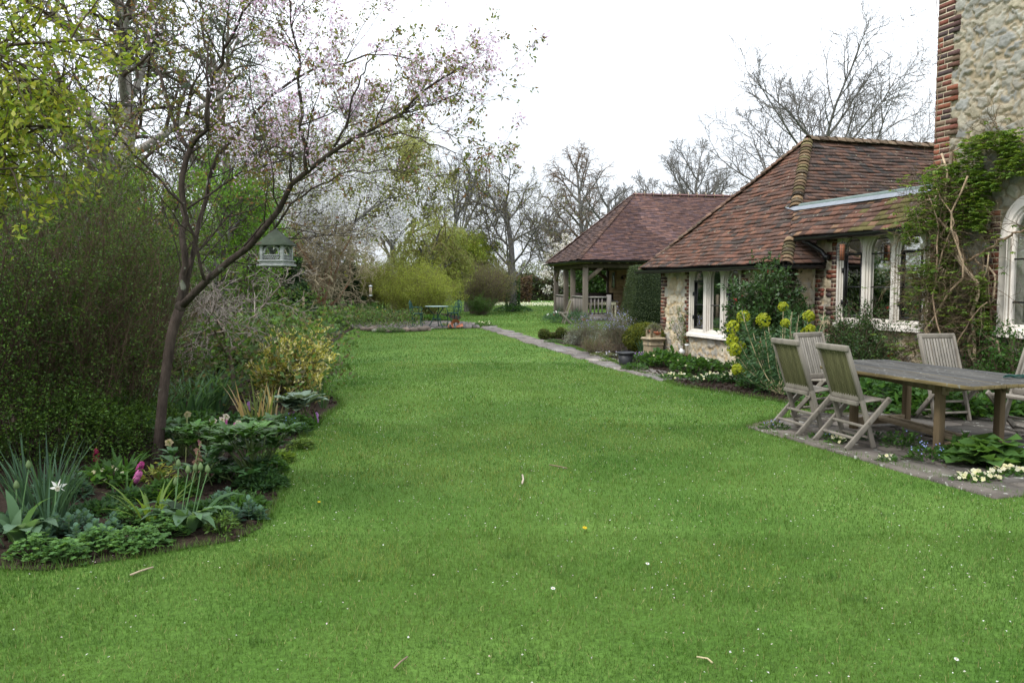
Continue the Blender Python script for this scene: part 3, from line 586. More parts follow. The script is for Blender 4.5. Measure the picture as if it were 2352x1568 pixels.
# ------------------------------------------------------------------ oak pavilion
pav = thing('garden_pavilion', 'oak framed garden pavilion with open corner porch, low railings and hipped plum tile roof', 'pavilion', tuple(GB.o))
OAK = [(.150, .128, .110), (.125, .110, .100), (.17, .142, .118)]
g = rs(61)
def part(name, m, fn, parent=None, **k):
    mb = MB(); fn(mb); return mb.build(name, m, parent, **k)
for u, v in ((0, 0), (2.27, 0), (3.65, 0), (5.85, 0), (5.85, 2.65), (0, 4.4)):
    part('post', m_oak, lambda mb: GB.box(mb, u - .1, u + .1, v - .1, v + .1, .1, 2.22, pick(OAK, 1, g)[0]), pav, bevel=.008)
def f_(mb):
    c = (.10, .078, .06); GB.box(mb, -.1, 5.95, -.1, .1, 2.22, 2.42, c); GB.box(mb, -.1, .1, .1, 10, 2.22, 2.42, c); GB.box(mb, 5.75, 5.95, .1, 10, 2.22, 2.42, c); GB.box(mb, .1, 5.75, 2.55, 2.75, 2.2, 2.42, c)
part('beam', m_oak, f_, pav)
def f_(mb):
    for x in np.arange(-.2, 10, .38): GB.box(mb, -.36, .2, x, x + .055, 2.40, 2.47, (.27, .21, .15))
    for x in np.arange(-.2, 6.2, .38): GB.box(mb, x, x + .055, -.36, .2, 2.40, 2.47, (.27, .21, .15))
part('rafter_end', m_oak, f_, pav)
def br(p0, p1, w=.16, th=.09): part('brace', m_oak, lambda mb: mb.beam(p0, p1, th, w, (.19, .15, .115)), pav)
br(GB.P(0, .08, 1.72), GB.P(0, .72, 2.26)); br(GB.P(5.85, 2.57, 1.75), GB.P(5.85, 1.95, 2.26)); br(GB.P(5.75, 0, 1.72), GB.P(5.2, 0, 2.26)); br(GB.P(0, 4.3, 1.75), GB.P(0, 3.7, 2.26))
def rail(u0, u1):
    def f_(mb):
        for u in np.arange(u0 + .1, u1 - .1, .105): GB.box(mb, u, u + .095, -.02, .02, .22, .98, pick([(.17, .15, .135), (.14, .125, .115), (.2, .175, .155)], 1, g)[0])
        GB.box(mb, u0 + .1, u1 - .1, -.06, .06, .98, 1.04, (.25, .23, .21)); GB.box(mb, u0 + .1, u1 - .1, -.04, .04, .14, .22, (.2, .18, .16))
    part('railing', m_oak, f_, pav)
rail(0, 2.27); rail(3.65, 5.85)
def f_(mb):
    for v in (.22, .38, .54, .70): GB.box(mb, -.02, .02, v, v + .05, .26, .96, (.17, .15, .14))
    GB.box(mb, -.05, .05, .1, .93, .96, 1.03, (.24, .22, .2)); GB.box(mb, -.03, .03, .1, .93, .2, .26, (.19, .17, .15)); GB.box(mb, -.08, .08, .93, 1.10, 0, 1.10, (.2, .18, .165))
part('railing', m_oak, f_, pav)
def f_(mb): GB.box(mb, -.14, .1, .11, .92, 0, .20, (.15, .135, .13)); GB.box(mb, -.2, .1, 1.11, 2.6, 0, .12, (.17, .15, .14))
part('step', m_oak, f_, pav)
part('deck', m_oak, lambda mb: GB.box(mb, -.05, 6.0, -.05, 2.6, .06, .135, (.2, .17, .15)), pav)
for u in (0, 2.27, 3.65, 5.85): part('brick_footing', m_brick, lambda mb: GB.box(mb, u - .12, u + .12, -.12, .12, -.02, .1, (.25, .09, .055)), pav)
def f_(mb):
    for z in np.arange(.14, 2.3, .155):
        q = GB.P([.6, 6, 6, .6] * 2, [2.62, 2.62, 2.66, 2.66, 2.62 + .02, 2.64, 2.66, 2.66], [z] * 4 + [z + .17] * 4); c = pick([(.30, .19, .11), (.26, .17, .105), (.33, .22, .13)], 1, g)[0]
        mb.add(q, [[0, 1, 5, 4], [0, 3, 2, 1], [0, 4, 7, 3], [1, 2, 6, 5]], c)
    for z in np.arange(.14, 2.3, .155): GB.box(mb, .6, .64, 2.66, 8, z, z + .15, pick([(.30, .19, .11), (.26, .17, .105)], 1, g)[0])
    GB.box(mb, .66, 5.9, 2.68, 10, .1, 2.4, (.2, .14, .1))
part('board_wall', m_board, f_, pav)
wf = part('window', m_board, lambda mb: [GB.box(mb, *a, (.34, .25, .15)) for a in ((4.45, 5.2, 2.585, 2.63, 1.30, 1.37), (4.5, 4.56, 2.59, 2.63, 1.37, 2.1), (5.1, 5.16, 2.59, 2.63, 1.37, 2.1), (4.5, 5.16, 2.59, 2.63, 2.1, 2.16))], pav)
part('pane', mat('sky_lit_pane', (.20, .25, .24), rough=.1, spec=.6), lambda mb: GB.box(mb, 4.56, 5.1, 2.6, 2.61, 1.37, 2.1), wf)
part('wall_lamp', m_iron, lambda mb: (mb.tube([GB.P(2.9, 2.62, 1.9), GB.P(2.9, 2.48, 1.93)], .015), mb.lathe([(.09, 1.78), (.05, 1.88), (.015, 1.93)], 10, GB.P(2.9, 2.46, 0))), pav)
ZG = 2.5; EO = GB.P(-.42, -.42, ZG); AP = GB.P(2.93, 2.95, 5.6); AF = GB.P(2.93, 11, 5.6)
PT = [(.122, .070, .062), (.104, .062, .058), (.140, .078, .067), (.092, .058, .059), (.155, .088, .072), (.112, .072, .073)]
mr = MB(); Vd = AP - GB.P(-.42, 2.95, ZG); L3 = np.linalg.norm(Vd)
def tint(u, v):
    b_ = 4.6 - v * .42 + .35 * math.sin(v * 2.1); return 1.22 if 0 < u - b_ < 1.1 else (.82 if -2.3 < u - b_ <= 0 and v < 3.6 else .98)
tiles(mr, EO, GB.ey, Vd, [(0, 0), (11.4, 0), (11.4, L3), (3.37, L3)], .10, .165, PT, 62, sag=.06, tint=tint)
Vd = AP - GB.P(2.93, -.42, ZG); L4 = np.linalg.norm(Vd)
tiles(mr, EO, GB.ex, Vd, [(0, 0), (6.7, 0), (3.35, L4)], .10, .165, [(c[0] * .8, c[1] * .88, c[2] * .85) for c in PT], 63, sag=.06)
Vd = AP - GB.P(6.28, 2.95, ZG); tiles(mr, GB.P(6.28, -.42, ZG), GB.ey, Vd, [(0, 0), (11.4, 0), (11.4, L3), (3.37, L3)], .2, .5, PT, 64)
mr.build('roof', m_tile2, pav)
mb = MB(); dk2 = lambda *p: mb.add(np.array(p) - np.array([0, 0, .04]), np.arange(len(p))[None], (.10, .075, .05))
dk2(EO, GB.P(6.28, -.42, ZG), AP); dk2(EO, GB.P(-.42, 11, ZG), AF, AP); dk2(GB.P(6.28, -.42, ZG), GB.P(6.28, 11, ZG), AF, AP); dk2(GB.P(0, 11, ZG), GB.P(5.9, 11, ZG), AF)
mb.build('roof_deck', m_plain, pav)
mb = MB(); bonnets(mb, EO + [0, 0, .06], AP, .105, .11, [(.11, .068, .055), (.095, .062, .055), (.13, .08, .062)], 65, flat=.5); mb.build('ridge_tile', m_tile2, pav)
mb = MB(); bonnets(mb, GB.P(6.28, -.42, ZG + .05), AP, .12, .11, [(.15, .085, .07)], 66, flat=.5); mb.build('ridge_tile', m_tile2, pav)
mb = MB(); bonnets(mb, AP, AF, .42, .13, [(.14, .075, .07), (.12, .07, .07)], 67); mb.build('ridge_tile', m_tile2, pav)
for t in np.arange(.01, .9, .052):
    mb = MB(); mb.tubes(np.array([[AP + (AF - AP) * t + [0, 0, .035], AP + (AF - AP) * (t + .0035) + [0, 0, .035]]]), np.array([[.125, .125]]), 10, (.40, .31, .20)); mb.build('ridge_mortar', m_plain, pav)
mb = MB(); gutter(mb, GB.P(-.5, -.5, ZG), GB.P(-.5, 11, ZG), .06); gutter(mb, GB.P(-.5, -.5, ZG), GB.P(6.35, -.5, ZG), .06); mb.build('gutter', m_iron, pav)
# things on the porch
dk_ = thing('writing_desk', 'cream painted desk with turned legs and dark top standing on the pavilion porch', 'desk', tuple(GB.P(.85, .9, .135)))
part('top', m_plain, lambda mb: GB.box(mb, .5, 1.2, .28, 1.55, .80, .845, (.05, .04, .035)), dk_)
part('apron', m_cream, lambda mb: GB.box(mb, .56, 1.14, .34, 1.49, .64, .80), dk_)
for u, v in ((.58, .36), (.58, 1.47), (1.12, .36), (1.12, 1.47)):
    part('leg', m_cream, lambda mb: mb.lathe([(.02, .135), (.03, .17), (.022, .2), (.038, .3), (.045, .36), (.03, .44), (.045, .47), (.032, .5), (.048, .54), (.05, .64)], 10, GB.P(u, v, 0)), dk_)
for v in (.62, 1.2): part('drawer_knob', m_plain, lambda mb: mb.blob(GB.P(.545, v, .72), .022, rs(1), (.05, .04, .03), 6, 4, 0), dk_)
tag(part('leaning_board', m_plain, lambda mb: [mb.beam(GB.P(1.5 + i * .12, 2.38, .14), GB.P(1.5 + i * .12, 2.55, 1.35 - .1 * i), .10, .03, (.03, .028, .028)) for i in range(5)], base=GB.P(1.7, 2.4, .135)), 'dark boards leaning on the timber wall inside the pavilion porch', 'boards')
bn = thing('porch_bench', 'dark wooden bench behind the cream desk on the pavilion porch', 'bench', tuple(GB.P(3.6, 1.4, .135)))
part('seat', m_plain, lambda mb: GB.box(mb, 3.3, 3.75, .5, 2.3, .55, .60, (.06, .045, .035)), bn); part('backrest', m_plain, lambda mb: GB.box(mb, 3.75, 3.80, .5, 2.3, .7, 1.14, (.06, .045, .04)), bn)
for v in (.55, 2.25): part('leg', m_plain, lambda mb: (GB.box(mb, 3.3, 3.36, v - .03, v + .03, .135, .55, (.06, .045, .04)), GB.box(mb, 3.74, 3.80, v - .03, v + .03, .135, .7, (.06, .045, .04)), GB.box(mb, 3.34, 3.76, v - .025, v + .025, .46, .52, (.06, .045, .04))), bn)
# ------------------------------------------------------------------ teak chairs and dining table
TK = (.20, .178, .148); TKG = (.105, .102, .05)
def make_chair(label, group, back=TKG, arms=False):
    t = thing('folding_chair', label, 'chair', group=group); w = .215; g = rs(71)
    top = np.array([-.20, .93]); ft = np.array([.115, 0.0]); rf = np.array([-.20, 0.0]); sf = np.array([.235, .445])
    pt = lambda q, y: (q[0], y, q[1])
    for y in (-w, w):
        mb = MB(); k = lerp(top, ft, .52) + [.012, 0]; mb.beam(pt(top, y), pt(k, y), .026, .046, TK, (1, 0, 0)); mb.beam(pt(lerp(top, k, .985), y), pt(ft, y), .026, .046, TK, (1, 0, 0)); mb.build('leg', m_teak, t, bevel=.004, local=True)
        mb = MB(); y2 = y * 1.13; mb.beam(pt(rf, y2), pt(sf + (.02, .015), y2), .026, .05, TK, (1, 0, 0)); q = lerp(rf, sf, .53); mb.tubes(np.array([[[q[0], y2 * .98, q[1]], [q[0], y2 * 1.07, q[1]]]]), np.array([[.012, .012]]), 8, (.1, .08, .06)); q = sf; mb.tubes(np.array([[[q[0], y2 * .98, q[1]], [q[0], y2 * 1.07, q[1]]]]), np.array([[.010, .010]]), 8, (.1, .08, .06)); mb.build('leg', m_teak, t, bevel=.004, local=True)
    mb = MB(); b0 = lerp(top, ft, .50); b1 = lerp(top, ft, .03)
    for i in range(11):
        y = -w + .03 + i * (2 * w - .06) / 10; mb.beam(pt(b0, y), pt(b1, y), .026, .012, np.array(back) * g.uniform(.8, 1.15), (1, 0, 0))
    mb.beam(pt(b0 + [.004, 0], -w + .014), pt(b0 + [.004, 0], w - .014), .03, .055, TK, (0, 0, 1)); mb.build('backrest', m_teak, t, bevel=.003, local=True)
    mb = MB(); mb.beam((top[0] - .006, -w - .022, top[1]), (top[0] - .006, w + .022, top[1]), .036, .06, TK, (0, 0, 1)); mb.build('top_rail', m_teak, t, bevel=.012, local=True)
    mb = MB()
    for i in range(10):
        y = -w + .02 + i * (2 * w - .04) / 9; mb.beam((-.045, y, .425), (.20, y, .445), .032, .016, np.array(TK) * g.uniform(.9, 1.15))
    mb.beam((.215, -w, .437), (.215, w, .437), .05, .03, TK); mb.beam((-.06, -w + .015, .415), (-.06, w - .015, .415), .035, .04, TK); mb.build('seat', m_teak, t, bevel=.004, local=True)
    for a, b in ((lerp(rf, sf, .22), .23), (lerp(rf, sf, .46), .23), (lerp(top, ft, .90), .2)):
        mb = MB(); mb.beam((a[0], -b, a[1]), (a[0], b, a[1]), .034, .022, TK, (0, 0, 1)); mb.build('stretcher', m_teak, t, bevel=.004, local=True)
    return t
GT = 'weathered teak folding chairs'
c1 = make_chair('folding teak chair with greenish back, nearest the lawn at the table end', GT); p = gp(1944, 1036); q = gp(1869, 1019)
fa = R(14)
c1.location = ((p[0] + q[0]) / 2 + .2 * math.cos(fa), (p[1] + q[1]) / 2 + .2 * math.sin(fa), .026); c1.rotation_euler = (0, 0, fa)
p = gp(1820, 1003); q = gp(1776, 989); dup(c1, ((p[0] + q[0]) / 2 + .2, (p[1] + q[1]) / 2 + .05, .026), R(15), 'mossy backed folding teak chair beside the euphorbia, leftmost at the dining table')
c3 = make_chair('pale folding teak chair at the far end of the dining table, behind two mossy chairs', GT, (.22, .20, .172)); p = at(1880, 970, 9.45); c3.location = (p[0], 9.4, .026); c3.rotation_euler = (0, 0, R(-62))
p = at(2172, 950, 9.15); dup(c3, (p[0], 9.15, .026), R(-80), 'pale folding teak chair on the wall side, facing across the dining table')
dup(c3, (5.02, 7.9, .026), R(196), 'folding teak chair at the right edge of the picture, only its seat in view')
p = gp(1300, 744); dup(c1, (p[0], p[1], .0), R(188), 'lone folding teak chair on the lawn in front of the pavilion railing')
tb = thing('dining_table', 'long weathered teak garden table with lichen spotted extending top on four square legs', 'table', (4.0, 7.95, .026))
TP = np.array([(3.12, 8.30), (3.74, 6.62), (4.82, 6.95), (4.22, 9.02), (3.70, 8.96)]); ZT = .72
def f_(mb):                                                   # top boards run along the table
    ax = nrm(np.array([.318, -.948])); bx = np.array([.948, .318]); o = TP[1]; n = len(TP)
    for i in range(9):
        w0, w1 = -.02 + i * .128, -.02 + (i + 1) * .128 - .005
        P = [p - o for p in TP]; Q = [(p @ ax, p @ bx) for p in P]
        for lim, sg in ((w0, 1), (w1, -1)):
            R_ = []
            for (a, b), (c, d) in zip(Q, Q[1:] + Q[:1]):
                ia, ic = (b - lim) * sg >= 0, (d - lim) * sg >= 0
                if ia: R_.append((a, b))
                if ia != ic: k = (lim - b) / (d - b); R_.append((a + (c - a) * k, lim))
            Q = R_
            if not Q: break
        if len(Q) < 3: continue
        v = np.array([o + ax * a + bx * b for a, b in Q]); m = len(v); z = ZT + g.normal(0, .0012)
        mb.add(np.concatenate([np.c_[v, np.full(m, z - .032)], np.c_[v, np.full(m, z)]]), np.arange(m)[None] + m, np.array((.068, .066, .062)) * g.uniform(.85, 1.12))
        b = mb.n - 2 * m
        mb.f.append(np.array([[b + j, b + (j + 1) % m, b + m + (j + 1) % m, b + m + j] for j in range(m)])); mb.c.append(np.tile((.15, .115, .055), (m, 1))); mb.f.append(np.array([[b + j for j in range(m)][::-1]])); mb.c.append(np.array([[.12, .1, .08]]))
part('tabletop', m_teakt, f_, tb, bevel=.003)
LG = {'a': (3.62, 8.60), 'b': (4.28, 8.82), 'c': (3.80, 7.22), 'd': (4.47, 7.45)}
for k in LG: part('leg', m_teak, lambda mb: mb.beam((*LG[k], .026), (*LG[k], ZT - .034), .068, .068, (.12, .088, .052), (.3, -.95, 0)), tb, bevel=.006)
def f_(mb):
    for i, j in (('a', 'c'), ('b', 'd'), ('a', 'b'), ('c', 'd')):
        p, q = np.array(LG[i]), np.array(LG[j]); d = nrm(q - p); mb.beam((*(p + d * .04), .64), (*(q - d * .04), .64), .03, .09, (.16, .125, .085))
    for k in LG:
        for d in ((.318, -.948), (-.318, .948)):
            p = np.array(LG[k]); d = np.array(d)
            for s_, hh in ((.05, .11), (.10, .07), (.15, .035)): mb.beam((*(p + d * s_), ZT - .036 - hh), (*(p + d * s_), ZT - .036), .04, .052, (.2, .155, .105), (.3, -.95, 0))
part('apron', m_teak, f_, tb)
def f_(mb):
    for i, j in (('a', 'b'), ('c', 'd')):
        p, q = np.array(LG[i]), np.array(LG[j]); d = nrm(q - p); mb.beam((*(p + d * .04), .10), (*(q - d * .04), .10), .05, .08, (.2, .155, .1))
    m1 = (np.array(LG['a']) + LG['b']) / 2; m2 = (np.array(LG['c']) + LG['d']) / 2; mb.beam((*m1, .12), (*m2, .12), .10, .035, (.2, .155, .1)); mb.beam((*(m1 + [.13, .04]), .12), (*(m2 + [.13, .04]), .12), .05, .035, (.19, .15, .1))
part('stretcher', m_teak, f_, tb, bevel=.004)
part('parasol_hole', m_iron, lambda mb: mb.lathe([(.0, ZT + .003), (.028, ZT + .003), (.028, ZT)], 14, (4.0, 8.0, 0)), tb)
mb = MB(); a = np.linspace(0, 6 * PI, 60); p = at(2315, 868, 7.05); pc = np.array([4.42, 7.15, ZT + .012])
mb.tubes(pc[None, None] + np.stack([(.06 + .012 * np.sin(a * .7)) * np.cos(a) * 1.5, .05 * np.sin(a), .006 + .009 * np.sin(a * 1.3 + 1) + .006], -1)[None], np.full((1, 60), .0045), 5); tag(mb.build('wire_coil', m_green, base=pc), 'small coil of green garden wire lying on the teak dining table', 'wire')
# ------------------------------------------------------------------ green bistro set
def bis_chair(label):
    t = thing('bistro_chair', label, 'chair', group='green cast iron bistro chairs'); 
    part('seat', m_green, lambda mb: (mb.lathe([(0, .43), (.19, .43), (.205, .445), (.19, .46), (0, .455)], 18)), t, local=True)
    for a in (40, 140, 220, 320):
        x, y = .18 * math.cos(R(a)), .18 * math.sin(R(a)); part('leg', m_green, lambda mb: mb.tube([(x * .8, y * .8, .43), (x * 1.08, y * 1.08, .36), (x * .88, y * .88, .18), (x * 1.05, y * 1.05, .03), (x * 1.25, y * 1.25, .01)], [.022, .02, .013, .014, .022], 7), t, local=True)
    def f_(mb):
        o = np.array([(-.17, -.19, .44), (-.20, -.21, .55), (-.21, -.185, .60), (-.225, -.21, .72), (-.235, -.19, .79), (-.24, -.1, .80), (-.25, -.06, .84), (-.25, 0, .87), (-.25, .06, .84), (-.24, .1, .80), (-.235, .19, .79), (-.225, .21, .72), (-.21, .185, .60), (-.20, .21, .55), (-.17, .19, .44)]); mb.tube(o, .013, 6)
        mb.tube([(-.2, -.2, .55), (-.2, 0, .56), (-.2, .2, .55)], .013, 6); a = np.linspace(0, 2 * PI, 17); mb.tubes(np.stack([-.225 + 0 * a, .075 * np.cos(a), .69 + .11 * np.sin(a)], -1)[None], np.full((1, 17), .013), 6)
        for s in (-1, 1): mb.tube([(-.21, s * .19, .62), (-.22, s * .12, .66), (-.225, s * .08, .72), (-.23, s * .12, .77), (-.235, s * .17, .76)], .010, 5); mb.tube([(-.2, s * .08, .46), (-.205, s * .04, .50), (-.2, s * .1, .55)], .01, 5)
        mb.tube([(-.2, 0, .46), (-.22, 0, .62), (-.235, 0, .78), (-.25, 0, .86)], .012, 5); mb.blob((-.225, 0, .69), (.012, .045, .07), rs(2), n=8, m=6, jit=0)
    part('backrest', m_green, f_, t, local=True)
    for s in (-1, 1): part('armrest', m_green, lambda mb: mb.tube([(-.2, s * .2, .62), (-.08, s * .23, .66), (.06, s * .235, .65), (.12, s * .22, .60), (.08, s * .2, .52), (.1, s * .18, .46)], .013, 6), t, local=True)
    return t
bc = bis_chair('ornate green iron chair left of the round bistro table, seen from its side'); p = gp(959, 751, .07); bc.location = (p[0], p[1], .07); bc.rotation_euler = (0, 0, R(-6)); bc.scale = (1.05, 1.05, 1.05)
p = gp(1040, 749, .07); dup(bc, (p[0], p[1], .07), R(215), 'ornate green iron chair with its fretted back turned away, right of the bistro table', scale=1.05)
bt = thing('bistro_table', 'round green iron bistro table on three curved legs on the stone terrace', 'table', tuple(gp(1003, 750, .07)))
part('tabletop', mat('aged_green_top', (.17, .24, .22), rough=.5, ns=14, na=.3), lambda mb: mb.lathe([(0, .69), (.40, .69), (.41, .70), (.40, .715), (0, .72)], 28), bt, local=True)
for a in (200, 320, 80):
    c, s = math.cos(R(a)), math.sin(R(a)); part('leg', m_green, lambda mb: mb.tube([(c * .30, s * .30, .69), (c * .29, s * .29, .62), (c * .20, s * .20, .52), (c * .09, s * .09, .42), (c * .10, s * .10, .33), (c * .16, s * .16, .22), (c * .24, s * .24, .06), (c * .30, s * .30, .01)], [.02, .02, .018, .018, .018, .016, .016, .024], 7), bt, local=True)
part('ring_brace', m_green, lambda mb: mb.tubes(np.stack([.15 * np.cos(np.linspace(0, 2 * PI, 15)), .15 * np.sin(np.linspace(0, 2 * PI, 15)), .27 + 0 * np.linspace(0, 1, 15)], -1)[None], np.full((1, 15), .012), 5), bt, local=True)
mb = MB(); g = rs(3); p = gp(1047, 751, .07); a = np.linspace(0, PI * 1.15, 9)      # broken flower pot
for k, (M, o) in enumerate(((rotx(R(75)) @ rotz(.4), (0, 0, .09)), (rotx(R(-100)) @ rotz(2.2), (-.16, -.03, .03)), (roty(R(70)), (.10, .05, .06)))):
    f = 1 - .25 * k; v = np.concatenate([np.stack([r * np.cos(a[:9 - 2 * k]), r * np.sin(a[:9 - 2 * k]), z + g.normal(0, .012, 9 - 2 * k)], -1) for r, z in ((.10 * f, -.1), (.145 * f, .08), (.165 * f, .08), (.165 * f, .13))]); n = 9 - 2 * k
    mb.add(v @ M.T + p + np.array(o), [[r * n + i, r * n + i + 1, (r + 1) * n + i + 1, (r + 1) * n + i] for r in range(3) for i in range(n - 1)])
tag(mb.build('broken_flowerpot', m_terra, base=p), 'broken terracotta flowerpot lying in pieces on the stone terrace', 'flowerpot')
# ------------------------------------------------------------------ pots, labels, hanging feeders
p = gp(1437, 838, .022); bp = thing('plastic_pot', 'empty black plastic plant pot standing on the path by the border', 'pot', tuple(p))
part('body', m_plastic, lambda mb: mb.lathe([(0, 0), (.115, 0), (.118, .02), (.15, .22), (.14, .22), (.112, .03), (0, .03)], 28), bp, local=True); part('rim', m_plastic, lambda mb: mb.lathe([(.15, .205), (.168, .21), (.170, .245), (.155, .25), (.143, .22)], 28), bp, local=True)
p = gp(1500, 828); cp = thing('chimney_pot_planter', 'square buff clay chimney pot used as a planter at the cottage corner', 'planter', tuple(p), R(20))
def sq(mb, prof):
    P = np.array([[(sx * r, sy * r, z) for sx, sy in ((-1, -1), (1, -1), (1, 1), (-1, 1))] for r, z in prof]); n = len(prof)
    mb.add(P.reshape(-1, 3), [[i * 4 + j, i * 4 + (j + 1) % 4, i * 4 + 4 + (j + 1) % 4, i * 4 + 4 + j] for i in range(n - 1) for j in range(4)])
part('body', m_clay, lambda mb: sq(mb, [(.15, 0), (.145, .3), (.155, .31), (.16, .34), (.15, .355), (.152, .40), (.185, .43), (.19, .46), (.17, .475), (.115, .48), (.10, .48), (0, .47)]), cp, local=True, bevel=.006)
def f_(mb):
    for a in range(4):
        M = rotz(a * PI / 2); x = .112; v = np.array([(x, -.115, .47), (x, .115, .47), (x * .96, .11, .66), (x * .96, .07, .655), (x * .97, .045, .56), (x * .97, -.045, .56), (x * .96, -.07, .655), (x * .96, -.11, .66)]); w = v - np.array([.03, 0, 0])
        mb.add(np.concatenate([v, w]) @ M.T, [[0, 1, 4, 5], [1, 2, 3, 4], [0, 5, 6, 7], [8, 9, 12, 13], [9, 10, 11, 12], [8, 13, 14, 15]] + [[i, (i + 1) % 8, 8 + (i + 1) % 8, 8 + i] for i in range(8)])
part('crown_rim', m_clay, f_, cp, local=True)
q = p + np.array([0.02, 0, .475]); bw = tag(part('terracotta_bowl', m_terra, lambda mb: mb.lathe([(0, 0), (.075, 0), (.115, .10), (.125, .10), (.127, .125), (.112, .125), (.10, .09), (0, .08)], 22), local=True), 'shallow terracotta bowl sitting inside the clay chimney pot', 'bowl'); bw.location = q; bw.rotation_euler = (R(4), R(7), 0)
def label(px, py, Y, w, h, tilt, stake, lab):
    c = at(px, py, Y); t = thing('plant_label', lab, 'plant label', (c[0], c[1], 0)); M = rotz(R(17)) @ rotx(R(-25)) @ roty(R(tilt))
    part('plate', mat('white_plastic', (.8, .8, .78), rough=.4), lambda mb: mb.box(c, (w, .004, h), M), t); part('stake', m_stem, lambda mb: mb.tube([(c[0] + .01, c[1] + .012, 0), (c[0] + .005, c[1] + .01, c[2])], .007, 6, (.25, .19, .12)), t)
label(1567, 806, 17.0, .12, .09, 38, 1, 'white square plant label tilted on its stake beside the stone wall'); label(1579, 792, 17.05, .12, .035, 3, 1, 'narrow white plant label on a thin stake by the wall climber')
BH = at(635, 576, 6.55); bh = thing('hanging_bird_table', 'hanging bird table with green pyramid roof, white arches and lattice rails, on a cherry limb', 'bird table', tuple(BH), R(-9))
mb = MB(); r = .122; mb.add([(-r, -r, .045), (r, -r, .045), (r, r, .045), (-r, r, .045), (0, 0, .178), (-r, -r, .038), (r, -r, .038), (r, r, .038), (-r, r, .038)], [[0, 1, 4], [1, 2, 4], [2, 3, 4], [3, 0, 4]]); mb.f.append(np.array([[0, 5, 6, 1], [1, 6, 7, 2], [2, 7, 8, 3], [3, 8, 5, 0], [5, 8, 7, 6]])); mb.c.append(np.ones((5, 3))); mb.build('roof', m_copper, bh, local=True)
for x in (-.085, .085):
    for y in (-.085, .085): part('post', m_peel, lambda mb: mb.box((x, y, -.015), (.024, .024, .115)), bh, local=True, bevel=.002)
for k in range(4):
    M = rotz(k * PI / 2); a = np.linspace(0, PI, 13)
    def f_(mb):
        for (r0, r1) in ((.056, .073),):
            for y0, y1 in ((-.090, -.078),):
                P = np.array([[(r * math.cos(t), y, -.02 + r * math.sin(t) * .85) for r in (r0, r1) for y in (y0, y1)] for t in a]).reshape(-1, 3) @ M.T
                mb.add(P, [[i * 4 + p_, i * 4 + q_, i * 4 + 4 + q_, i * 4 + 4 + p_] for i in range(12) for p_, q_ in ((0, 1), (1, 3), (3, 2), (2, 0))])
    part('arch', m_peel, f_, bh, local=True)
    def f_(mb):
        mb.box(np.array([0, -.085, -.036]) @ M.T, (.146, .008, .008), M)
        for i in range(9): x = -.072 + i * .018; mb.beam(np.array([x - .012, -.085, -.072]) @ M.T, np.array([x + .012, -.085, -.04]) @ M.T, .005, .004, (1, 1, 1), M @ np.array([0, -1.0, 0])) 
    part('lattice_rail', m_peel, f_, bh, local=True)
part('tray', m_peel, lambda mb: (mb.box((0, 0, -.08), (.222, .222, .012)), mb.box((0, 0, -.098), (.20, .20, .024)), mb.box((0, 0, -.116), (.232, .232, .012))), bh, local=True, bevel=.003)
part('hanging_hook', m_iron, lambda mb: mb.tube([(0, 0, .17), (0, 0, .205), (.006, 0, .22), (0, 0, .24)], .003, 6), bh, local=True)
def feeder(p, h, r, lab, cage=False):
    t = thing('bird_feeder', lab, 'bird feeder', tuple(p)); part('tube', mat('seed', (.30, .24, .17) if not cage else (.28, .10, .045), rough=.6, ns=150, na=.5), lambda mb: mb.lathe([(0, -h), (r * (.45 if cage else .9), -h), (r * (.45 if cage else .9), -.02), (0, -.02)], 12), t, local=True)
    if not cage: part('cap', m_metal, lambda mb: (mb.lathe([(0, .015), (r * 1.1, 0), (r * 1.1, -.035), (0, -.035)], 14), mb.lathe([(0, -h - .02), (r * 1.05, -h - .02), (r * 1.05, -h + .01), (0, -h + .01)], 14)), t, local=True)
    else:
        def f_(mb):
            for z in np.linspace(-h, -.04, 6): a = np.linspace(0, 2 * PI, 15); mb.tubes(np.stack([r * np.cos(a), r * np.sin(a), z + 0 * a], -1)[None], np.full((1, 15), .0028), 4)
            for k in range(12): a = k * PI / 6; c, s = math.cos(a), math.sin(a); mb.tubes(np.array([[(r * c, r * s, -h), (r * c, r * s, -.05), (r * .85 * c, r * .85 * s, -.01), (0, 0, .02)]]), np.full((1, 4), .0028), 4)
        part('wire_cage', m_iron, f_, t, local=True)
    part('hanging_wire', m_iron, lambda mb: mb.tube([(0, 0, 0), (0, 0, .32 if not cage else .14)], .003, 4), t, local=True)
feeder(at(851, 656, 22.0), .26, .045, 'slim grey seed feeder hanging in front of the yellow green shrub')
feeder(CB.P(5.98, .03, 2.19), .27, .09, 'black wire cage feeder with red nuts hanging from the gutter by the arched window', True)
